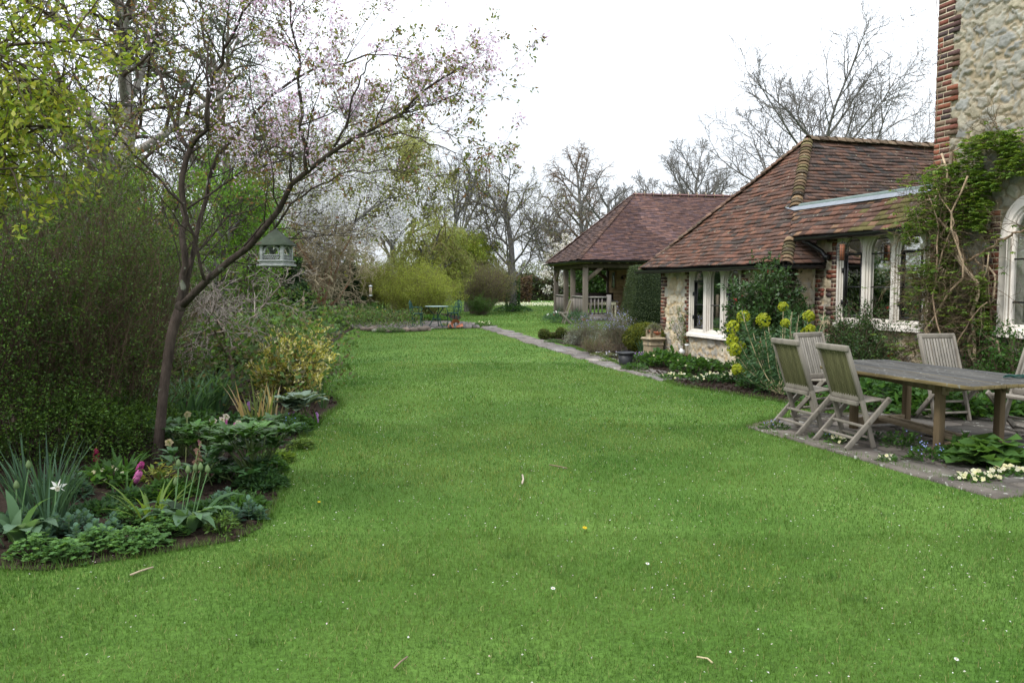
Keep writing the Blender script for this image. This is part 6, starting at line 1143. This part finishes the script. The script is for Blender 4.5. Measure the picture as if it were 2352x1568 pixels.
# middle and back of the left border
k = 0
for x, y, rx, h, pal, n, ln, wd_, fl, lab in [
    (620, 800, .75, .28, BLUG, 900, .10, .02, (70, .012, [(.22, .30, .62)], 5, .02), 'hazy blue green forget-me-nots behind the golden shrub'),
    (570, 790, .6, .35, MIDG, 700, .10, .03, None, 'leafy green mound above the box ball'), (700, 770, .8, .35, BLUG, 700, .16, .025, None, 'blue green bulb leaves at the foot of the peeling trunk'),
    (640, 742, 1.0, .55, MIDG, 900, .14, .03, (6, .035, [(.75, .68, .35)], 6, .06), 'green leafy clump with pale tulips left of the peeling trunk'), (580, 735, .9, .5, BLUG, 800, .12, .035, None, 'grey green foliage clump below the garden shed'),
    (800, 735, .9, .4, MIDG, 800, .16, .03, (8, .035, [(.75, .55, .08)], 6, .06), 'green leaves with a few yellow daffodils right of the peeling trunk'), (765, 748, .6, .3, DEEP, 600, .12, .03, None, 'dark green leafy clump by the end of the terrace'),
    (880, 736, 1.3, .45, MIDG, 1100, .2, .03, (14, .04, [(.75, .75, .66), (.78, .6, .1)], 6, .08), 'daffodils with white and yellow flowers at the back of the terrace'), (935, 734, 1.2, .5, DEEP, 1000, .2, .035, (10, .04, [(.8, .8, .75), (.78, .58, .08)], 6, .1), 'second daffodil drift beside the left bistro chair'),
    (915, 738, .8, .32, [(.10, .08, .06), (.06, .10, .04)], 500, .12, .06, (60, .02, [(.42, .24, .28)], 5, .03), 'dusky pink flowered low clump behind the terrace'), (840, 728, 1.2, .6, MIDG, 900, .15, .04, None, 'bright green leafy clump behind the terrace end'),
    (985, 738, 1.0, .3, MIDG, 700, .12, .05, None, 'low green leaves behind the bistro table'), (450, 830, .8, .55, DEEP, 900, .09, .04, None, 'shaded leafy clump behind the second dark shrub'), (400, 760, 1.0, .7, MIDG, 900, .1, .045, None, 'green undergrowth clump behind the cherry trunk'),
    (690, 800, .4, .25, MIDG, 400, .1, .025, None, 'small green tuft just behind the golden shrub tips'), (745, 768, .5, .3, BLUG, 500, .18, .022, None, 'blue green daffodil leaves at the lawn corner')]:
    mound('border_perennial', lab, 'perennial', gp(x, y), rx, rx * .8, h, int(n * 2.2), ln * .62, wd_ * .62, np.array(pal) * 1.5, 410 + k, fl); k += 1
# terrace edge tufts
mound('terrace_tuft', 'green tuft growing in the terrace beside the broken flowerpot', 'tuft', gp(1022, 752), .22, .14, .16, 200, .06, .02, YLG, 430); mound('terrace_tuft', 'primrose tuft with pale flowers where path meets terrace', 'tuft', gp(1112, 750), .35, .25, .18, 260, .08, .03, MIDG, 431, (16, .03, CREAM, 5, .02)); mound('terrace_tuft', 'long grass tuft against the terrace stones', 'tuft', gp(892, 764), .5, .2, .16, 500, .12, .012, MIDG, 432)
tag(part('split_log', m_twig, lambda mb: mb.tube([gp(858, 763) + [0, 0, .04], gp(878, 759) + [0, 0, .07]], [.06, .05], 7, (.34, .31, .27)), base=gp(865, 762)), 'pale split log lying at the left end of the terrace', 'log')
mass('far_lawn_flowers', 'carpet of small white flowers along the far edge of the lawn', 'flowers', [(-3.5, 3.5, 58, 66, 0, .10)], [(.7, .7, .66), (.6, .62, .56)], 2600, .10, 433, kind='stuff')
mound('ivy_skirt', 'dark ivy patch at the foot of the old orchard tree', 'ivy', at(1178, 706, 45.6) * [1, 1, 0], 1.1, .9, .35, 700, .12, .08, DEEP, 434)
g = rs(436); mb = MB(); n = 1500; z = g.uniform(0, 1.9, n); a = g.uniform(0, 2 * PI, n); c = at(1178, 650, 46) * [1, 1, 0]; mb.leaves(c + np.stack([.34 * np.cos(a), .34 * np.sin(a), z], -1), np.stack([np.cos(a), np.sin(a), g.normal(0, .6, n)], -1), .10, .07, pick(DEEP, n, g, .2), g); tag(mb.build('ivy', m_leaf, base=c), 'ivy climbing the trunk of the old orchard tree', 'ivy')
# --- border by the path and along the cottage
def tuft_shrub(name, lab, cat, base, r, h, n, st, pal, ln, wd_, fl, seed, group=None): return shrub(name, lab, cat, base, r, r, h, st, dict(n=n, len=ln, wid=wd_, pal=pal, lv=(0, 1, 2), jit=.02, hang=.5), seed, (.15, .12, .085), .004, 4, .1, foot=.35, subl=.3, group=group, flowers=fl)
RMP = [(.12, .15, .095), (.15, .18, .12), (.10, .12, .07), (.16, .14, .09)]
tuft_shrub('rosemary', 'upright rosemary with pale blue flowers, taller and right of the lavender', 'rosemary', gp(1412, 806), .48, .92, 5200, 90, RMP, .045, .007, dict(n=900, len=.03, wid=.022, pal=[(.34, .36, .62), (.42, .43, .66)], lv=(1, 2), jit=.025, filt=lambda P: P[:, 2] > .5), 441)
tuft_shrub('lavender', 'grey leaved lavender with violet haze by the path', 'lavender', gp(1348, 792), .5, .72, 4200, 80, [(.15, .18, .14), (.19, .21, .17), (.12, .14, .09)], .045, .008, dict(n=500, len=.03, wid=.022, pal=[(.22, .22, .45), (.28, .27, .5)], lv=(1, 2), jit=.03, filt=lambda P: P[:, 2] > .45), 442)
tuft_shrub('santolina', 'silver white santolina bush nearest the path end', 'santolina', gp(1318, 792), .24, .34, 1500, 40, [(.30, .34, .31), (.36, .40, .37)], .035, .012, None, 443); tuft_shrub('santolina', 'second silver bush between lavender and rosemary', 'santolina', gp(1375, 795), .26, .36, 1300, 40, [(.26, .31, .28), (.32, .37, .33)], .035, .012, None, 444)
tuft_shrub('dry_herb', 'brown twiggy dry herb below the rosemary', 'herb', gp(1370, 812), .42, .36, 1500, 70, [(.16, .12, .08), (.14, .15, .07)], .04, .007, None, 445); strap_plant('grass_tuft', 'fresh green grassy tuft below the lavender', 'grass tuft', gp(1355, 806), 60, .32, .012, .2, .5, MIDG, .14, 446)
k = 0
for x, y, rx, ry, h, n, ln, wd_, pal, fl, lab in [
    (1275, 787, .3, .3, .10, 260, .04, .015, MIDG, None, 'low green thyme mat beside the box balls'), (1385, 818, .3, .25, .09, 260, .04, .016, [(.15, .17, .08), (.12, .13, .06)], (20, .010, [(.6, .58, .6)], 5, .01), 'low straw green thyme mat spilling on the path'), (1415, 822, .35, .25, .12, 300, .045, .015, RMP, (10, .014, [(.62, .6, .75)], 5, .02), 'grey green low herb left of the black pot'),
    (1397, 831, .2, .14, .07, 160, .035, .012, YLG, None, 'yellow green mat creeping onto the path'), (1455, 808, .25, .25, .22, 260, .05, .02, [(.12, .10, .08), (.09, .13, .05)], (40, .013, [(.32, .16, .35)], 5, .03), 'purple flowered clump in front of the golden conifer'),
    (1468, 838, .32, .26, .22, 420, .07, .03, MIDG, (34, .013, [(.32, .24, .55), (.42, .22, .45)], 5, .03), 'lungwort with violet flowers right of the black pot'), (1458, 850, .24, .16, .12, 260, .05, .03, MIDG, None, 'low green leaves creeping round the black pot'),
    (1525, 842, .42, .34, .30, 520, .09, .055, MIDG, (5, .018, CREAM, 5, .01), 'leafy geranium mound in front of the clay chimney pot'), (1600, 858, .45, .34, .30, 520, .09, .055, MIDG, (8, .018, CREAM, 5, .01), 'leafy geranium mound under the white window sill'),
    (1555, 872, .30, .18, .10, 260, .06, .025, MIDG, (16, .020, CREAM, 5, .02), 'primrose drift at the lawn edge left of the middle'), (1640, 878, .34, .22, .14, 320, .06, .03, DEEP, (26, .022, CREAM, 5, .02), 'primrose drift with many pale flowers beneath the stone wall'), (1705, 880, .36, .25, .20, 380, .07, .035, DEEP, (34, .024, CREAM, 5, .03), 'dense cream primrose clump left of the euphorbia stems'),
    (1750, 892, .36, .25, .20, 420, .07, .035, DEEP, (8, .022, CREAM, 5, .03), 'dark leafy clump with few primroses at the euphorbia foot'), (1690, 850, .3, .25, .16, 220, .07, .03, MIDG, (30, .02, CREAM, 5, .03), 'primroses against the stone wall near the euphorbia'), (1800, 905, .4, .25, .18, 380, .07, .03, DEEP, None, 'low dark leaves at the lawn edge under the euphorbia'),
    (1880, 935, .35, .25, .16, 260, .08, .04, MIDG, (8, .022, CREAM, 5, .03), 'low leaves behind the leftmost dining chairs'), (2035, 935, .75, .6, .42, 1000, .10, .07, [(.06, .14, .04), (.08, .175, .05), (.05, .11, .03)], None, 'broad fresh green geranium mound behind the dining table'), (2145, 955, .5, .4, .32, 520, .10, .06, MIDG, None, 'geranium leaves behind the wall side chair'),
    (2255, 960, .5, .35, .25, 420, .11, .05, MIDG, None, 'leafy clump at the wall behind the right hand table leg'), (2345, 955, .5, .4, .3, 420, .11, .05, DEEP, None, 'leafy clump at the wall by the right edge'),
    (1905, 1012, .2, .14, .08, 160, .05, .02, MIDG, (10, .007, [(.25, .3, .65)], 5, .02), 'forget-me-nots sprouting between the paving under the nearest chair'), (1778, 988, .16, .1, .08, 120, .04, .018, MIDG, (12, .007, [(.3, .33, .68)], 5, .03), 'small forget-me-nots at the tip of the patio'),
    (1922, 1022, .09, .07, .07, 60, .05, .025, MIDG, (12, .018, CREAM, 5, .02), 'primrose under the nearest folding chair'), (2035, 1062, .09, .06, .06, 50, .05, .02, MIDG, (6, .018, CREAM, 5, .02), 'tiny primrose at the lawn edge of the patio'), (2075, 1030, .2, .14, .16, 150, .05, .022, MIDG, (8, .007, [(.25, .3, .65)], 5, .03), 'forget-me-nots under the dining table edge'),
    (2135, 1062, .2, .14, .15, 200, .05, .022, MIDG, (30, .008, [(.25, .30, .65), (.35, .38, .7)], 5, .03), 'blue forget-me-nots at the foot of the near table leg'), (2215, 1058, .16, .12, .18, 110, .10, .05, MIDG, (20, .020, CREAM, 5, .0), 'primrose with cream flowers left of the big leaved plant'), (2240, 1108, .20, .09, .07, 120, .05, .025, MIDG, (34, .020, CREAM, 5, .02), 'row of cream primroses at the lawn edge, nearest the camera'),
    (2318, 1098, .18, .09, .08, 120, .05, .025, MIDG, (26, .020, CREAM, 5, .02), 'cream primroses at the right edge of the picture'), (2345, 1075, .2, .14, .14, 200, .05, .02, DEEP, (16, .008, [(.25, .3, .65)], 5, .03), 'forget-me-nots right of the big leaved plant'), (2000, 1010, .3, .2, .06, 200, .04, .018, DEEP, None, 'low creeping green mat under the dining table')]:
    base = gp(x, y); mound('front_perennial', lab, 'perennial', base, rx, ry, h, n, ln, wd_, pal, 450 + k, fl); k += 1
mound('big_leaved_plant', 'lush plant with big rounded green leaves beside the near table leg', 'lush plant', gp(2275, 1075), .30, .22, .26, 46, .15, .15, [(.085, .175, .045), (.10, .2, .055)], 490, lobes=3)
mound('heather', 'wispy grey heather growing in the terracotta bowl', 'heather', p * 0 + gp(1500, 828) + [.02, 0, .60], .17, .17, .16, 420, .05, .010, [(.16, .15, .12), (.14, .17, .1)], 491); strap_plant('iris_tuft', 'small iris tuft between golden conifer and chimney pot', 'iris', gp(1478, 822), 20, .42, .022, .25, .4, BLUG, .07, 492); strap_plant('pale_grass', 'drooping pale green strap leaves at the foot of the clipped yew', 'grass tuft', gp(1430, 747), 26, .75, .03, .35, 1.5, [(.2, .24, .12), (.15, .2, .08)], .15, 493)
for i, (x, y, lab) in enumerate([(1276, 741, 'daffodil leaves and white flowers at the far pavilion corner'), (1325, 742, 'bulb leaves under the near pavilion railing')]): mound('bulb_clump', lab, 'bulbs', gp(x, y), .45, .6, .42, 420, .2, .028, BLUG, 495 + i, (8 if i == 0 else 2, .04, [(.75, .75, .7)], 6, .06))
# --- euphorbia
eb = gp(1795, 905); ep = thing('euphorbia', 'large euphorbia with domed lime yellow flower heads beside the folding chairs', 'euphorbia', tuple(eb)); g = rs(501)
HD = [(1707, 728, 12.2, .11), (1753, 736, 12.0, .12), (1683, 752, 11.9, .11), (1799, 705, 12.8, .085), (1804, 743, 12.4, .08), (1858, 727, 12.3, .10), (1682, 781, 11.8, .10), (1686, 803, 11.7, .115), (1700, 798, 12.0, .10), (1861, 757, 12.0, .08), (1850, 765, 12.3, .08), (1693, 848, 11.6, .085), (1712, 853, 11.9, .08)]
NF = [(1730, 765, 12.1), (1770, 770, 12.2), (1820, 775, 12.3), (1780, 800, 12.0), (1740, 800, 11.9), (1840, 800, 12.2), (1720, 822, 11.8), (1880, 790, 12.1), (1765, 750, 12.7), (1830, 742, 12.6), (1895, 770, 12.5), (1800, 830, 12.0), (1755, 835, 11.9), (1870, 835, 12.2), (1905, 835, 12.1)]
mb = MB(); lf = MB(); hd = MB(); EL = [(.055, .12, .05), (.07, .145, .06), (.085, .165, .06)]; NF += [(g.uniform(1700, 1905), g.uniform(715, 865), g.uniform(11.9, 12.8)) for _ in range(26)]
for q in [(*h[:3], h[3]) for h in HD] + [(*h, 0) for h in NF]:
    top = at(q[0], q[1], q[2]); t = np.linspace(0, 1, 8)[:, None]; m_ = lerp(eb, top, .6) * [1, 1, 0] + [0, 0, top[2] * .25]; P = (1 - t) ** 2 * (eb + g.normal(0, .05, 3) * [1, 1, 0]) + 2 * t * (1 - t) * m_ + t * t * top; mb.tube(P, np.linspace(.010, .006, 8), 6, pick([(.26, .22, .12), (.2, .17, .1)], 1, g)[0])
    n = 150; f = g.uniform(.35, 1.0, n); j = (f * 6.99).astype(int); C = P[j] + (P[j + 1] - P[j]) * (f * 7 - j)[:, None]; d = nrm(P[-1] - P[-2]); a = g.uniform(0, 2 * PI, n); o_ = np.stack([np.cos(a), np.sin(a), g.uniform(-.2, .6, n)], -1); lf.leaves(C, o_ + d * .5, g.uniform(.07, .12, n), .017, pick(EL, n, g), g)
    if q[3]:
        n = 130; v = nrm(g.normal(size=(n, 3)) + [0, 0, .25]); r = q[3]; C = top + v * r * .88 * g.uniform(.55, 1, (n, 1)) ** .5 * [1, 1, 1.05]; petals(hd, C, v + g.normal(0, .3, (n, 3)), .019, 4, pick([(.33, .37, .024), (.38, .41, .032), (.26, .31, .02)], n, g), g, .3)
mb.build('stem', m_stem, ep); lf.build('foliage', m_gloss, ep); hd.build('flower_head', m_leaf, ep)
CMP = [(.035, .075, .022), (.045, .095, .028), (.06, .115, .03), (.03, .06, .018)]
def red(n, z0): return dict(n=n, len=.03, wid=.03, pal=[(.30, .02, .02), (.36, .03, .03)], lv=(2,), jit=.02, cl=8, lo=.7)
shrub('camellia', 'glossy dark camellia with a few red flowers against the cottage between the two windows', 'camellia', CB.P(5.05, -.62, 0), .62, .72, 1.62, 90, dict(n=17000, len=.075, wid=.036, pal=CMP, lv=(1, 2), jit=.03, cl=2, hang=-.1), 511, (.10, .08, .06), .009, 6, .35, foot=.3, subl=.35, glossy=True, flowers=red(110, 1.3))
shrub('wall_shrub', 'low dark wall shrub of fine twigs and red berries under the larger arched window', 'shrub', CB.P(6.55, -.02, 0), .42, .95, 1.12, 90, dict(n=17000, len=.035, wid=.02, pal=CMP + [(.08, .13, .035)], lv=(1, 2), jit=.03, cl=2), 512, (.12, .085, .065), .008, 7, .3, foot=.45, subl=.35, glossy=True, flowers=dict(n=60, len=.03, wid=.03, pal=[(.42, .02, .02)], lv=(2,), jit=.02, cl=6))
shrub('wall_shrub', 'leafy shrub at the foot of the brick edged tower window', 'shrub', CB.P(8.9, .02, 0), .35, .7, .95, 40, dict(n=3600, len=.05, wid=.028, pal=MIDG, lv=(1, 2), jit=.04, cl=2), 513, (.14, .10, .07), .008, 6, .3, foot=.5, subl=.35)
# --- climbers
def wall_pt(x, y, v): d = ray(x, y); o = np.array([0, 0, H]); k = (v - (o - CB.o) @ CB.ey) / (d @ CB.ey); return o + d * k
ak = thing('wall_climber', 'twining akebia climber with thick twisted stems and bright leaves covering the tower corner', 'climber', tuple(CB.P(7.9, VT - .1, 0))); g = rs(521)
ST = [([(2150, 850), (2155, 770), (2170, 700), (2190, 640), (2205, 560), (2215, 480), (2222, 400)], .024), ([(2240, 850), (2235, 790), (2250, 745), (2238, 700), (2232, 660), (2205, 600), (2190, 520), (2180, 420), (2185, 350)], .030), ([(2222, 850), (2246, 790), (2234, 740), (2250, 700), (2238, 650), (2215, 590)], .026), ([(2130, 830), (2165, 780), (2215, 740), (2240, 715)], .018), ([(2140, 840), (2180, 790), (2230, 730), (2246, 690)], .016), ([(2290, 860), (2275, 800), (2262, 740), (2255, 660), (2258, 580)], .018), ([(2148, 800), (2142, 700), (2160, 600), (2155, 500), (2140, 430)], .016),
      ([(2210, 600), (2195, 540), (2150, 500), (2120, 520), (2085, 560)], .012), ([(2222, 600), (2262, 575), (2310, 550), (2370, 515)], .016), ([(2215, 470), (2250, 440), (2310, 400), (2380, 370)], .012), ([(2185, 350), (2230, 330), (2290, 320), (2370, 330)], .010), ([(2290, 330), (2292, 290), (2285, 262)], .008), ([(2160, 690), (2125, 660), (2090, 640)], .008), ([(2165, 620), (2120, 650), (2085, 625)], .008), ([(2150, 450), (2110, 470), (2075, 500)], .008), ([(2175, 380), (2120, 400), (2085, 430)], .007), ([(2152, 330), (2152, 200), (2158, 90), (2150, 0), (2157, -60)], .005), ([(2200, 700), (2175, 730), (2150, 800)], .012), ([(2060, 845), (2080, 810), (2120, 790)], .01), ([(2215, 830), (2190, 760), (2178, 690), (2186, 600), (2168, 520)], .013)]
mb = MB(); items = []; ST += [([(x + g.normal(0, 16), y + g.normal(0, 10)) for x, y in px], r * .6) for px, r in ST if max(y for _, y in px) > 600 for _ in range(2)]
for px, r in ST:
    vv = VT - .10 - g.uniform(0, .24) - (.42 if min(x for x, _ in px) < 2130 else 0); r *= 1.25; P = smooth(np.array([wall_pt(x, y, vv) for x, y in px]), 14); P[1:-1] += g.normal(0, .014, (12, 3)); P[:, 2] = np.maximum(P[:, 2], -.02); rr = np.linspace(r, r * .6, 14); mb.tube(P, rr, 7, pick([(.34, .25, .165), (.28, .2, .135), (.38, .29, .2)], 1, g)[0]); items.append((P, rr))
mb.build('stem', m_bark, ak); out = {}
ASP = dict(n=(7, 5), wob=(.22, .25), up=(-.03, -.02), taper=(.4, .5), k=(4,), start=(.2,), ang=(55,), ratio=(.5,), rr=(.6,), fall=.3)
for P, rr in items:
    for i in range(int(4 + len(P) * .9)):
        f = g.uniform(.25, 1); j = min(int(f * 13), 12); d = g.normal(size=3); d = d - CB.ey * abs(d @ CB.ey) * 1.6; grow(g, P[j], d, g.uniform(.2, .6), min(.005, rr[j] * .5), 0, ASP, out)
mb = MB(); tub(mb, out[0], 4, (.2, .15, .1), g); tub(mb, out[1], 3, (.2, .16, .09), g, .002)
AP_ = [(2070, 560), (2085, 450), (2140, 368), (2200, 322), (2290, 298), (2375, 300), (2375, 400), (2300, 408), (2292, 450), (2262, 520), (2250, 590), (2262, 640), (2270, 700), (2275, 770), (2245, 765), (2235, 690), (2195, 640), (2170, 700), (2130, 720), (2095, 650)]
N = 8200; q = np.c_[g.uniform(2060, 2380, N), g.uniform(290, 775, N)]; q = q[inpoly(q, AP_)]; dn = vnoise(q, .022, 77) * np.where(q[:, 1] < 560, 1.0, .72); q = q[dn > .33]
C = np.array([wall_pt(x, y, VT - g.uniform(.06, .42) - (.36 if x < 2150 else 0)) for x, y in q]); s2, _ = sample(out[0] + out[1], 700, g); s2 = s2[s2[:, 2] < 3.7]; C = np.concatenate([C, s2]); n = len(C); cc = pick([(.11, .19, .033), (.14, .225, .04), (.085, .155, .027), (.17, .25, .045)], n, g, .15); az = g.uniform(0, 2 * PI, n); tl = g.normal(-.25, .35, n)
for i in range(5): b = az + i * 1.257; mb.leaves(C, np.stack([np.cos(b), np.sin(b), tl + g.normal(0, .15, n)], -1), .052 * g.uniform(.8, 1.2, n), .028, cc, g, flat=1)
mb.build('foliage', m_leaf, ak)
vc = thing('wall_rose', 'thin wispy climber with few leaves on the stone wall beside the plant labels', 'climber', tuple(CB.P(1.15, -.06, 0))); mb = MB(); out = {}
for i in range(7): grow(g, CB.P(1.15 + g.normal(0, .06), -.06, 0), np.array([g.normal(0, .12), g.normal(0, .12), 1]) - CB.ey * .02, g.uniform(.6, 1.15), .005, 0, dict(ASP, n=(10, 5), wob=(.10, .25), k=(6,), up=(.05, 0), ratio=(.22,)), out)
tub(mb, out[0], 5, (.2, .15, .09), g, .004); tub(mb, out[1], 3, (.16, .15, .07), g, .002); add_leaves(mb, out, dict(n=520, len=.04, wid=.02, pal=[(.10, .17, .04), (.14, .2, .05)], lv=(1,), jit=.03), g); mb.build('foliage', m_leaf, vc)
# --- small things on the lawn
def twig(label, pts, r=.004, col=(.2, .15, .1)): tag(part('fallen_twig', m_twig, lambda mb: mb.tube([gp(*q) + [0, 0, .02] for q in pts], r, 5, col), base=gp(*pts[0])), label, 'twig', group='twigs on the lawn')
twig('pale bent twig lying in the middle of the lawn', [(1200, 1096), (1202, 1106), (1199, 1116)], .008, (.4, .34, .26)); twig('thin twig lying on the lawn near the bottom edge', [(905, 1545), (920, 1530), (936, 1518)]); twig('forked twig lying on the lawn right of centre', [(1262, 1072), (1285, 1076), (1302, 1080)], .006); twig('twig lying on the lawn near the left border edge', [(300, 1328), (325, 1318), (352, 1310)], .006, (.36, .29, .2)); twig('curled straw on the lawn at bottom right', [(1600, 1518), (1625, 1522), (1636, 1532)], .004, (.4, .34, .2))
def bloom(name, label, cat, x, y, r, col, k):
    q = gp(x, y) + [0, 0, .034]; g = rs(int(x)); mb = MB(); mb.tube([q - [0, 0, .036], q], .002, 5, (.1, .16, .04)); petals(mb, q[None], np.array([[.1, -.3, .9]]), r, k, col, g, .2); mb.leaves(np.repeat(q[None] + [0, 0, .003], 5, 0), g.normal(size=(5, 3)) * [1, 1, .3], r * .4, r * .35, (.6, .42, .04), g); tag(mb.build(name, m_petal, base=q), label, cat, group='single flowers in the lawn')
bloom('daisy', 'white daisy low in the lawn, left of the lower middle', 'daisy', 1270, 1366, .013, (.8, .8, .78), 11); bloom('daisy', 'white daisy in the lawn, right of the yellow flower', 'daisy', 1487, 1308, .012, (.8, .8, .78), 11); bloom('celandine', 'small yellow flower in the middle of the lawn', 'celandine', 1343, 1224, .017, (.72, .50, .02), 7); bloom('celandine', 'tiny yellow flower near the curved border edge', 'celandine', 733, 1163, .012, (.72, .5, .02), 7); bloom('daisy', 'lone white daisy in the lower right of the lawn', 'daisy', 2196, 1532, .011, (.8, .8, .78), 10)
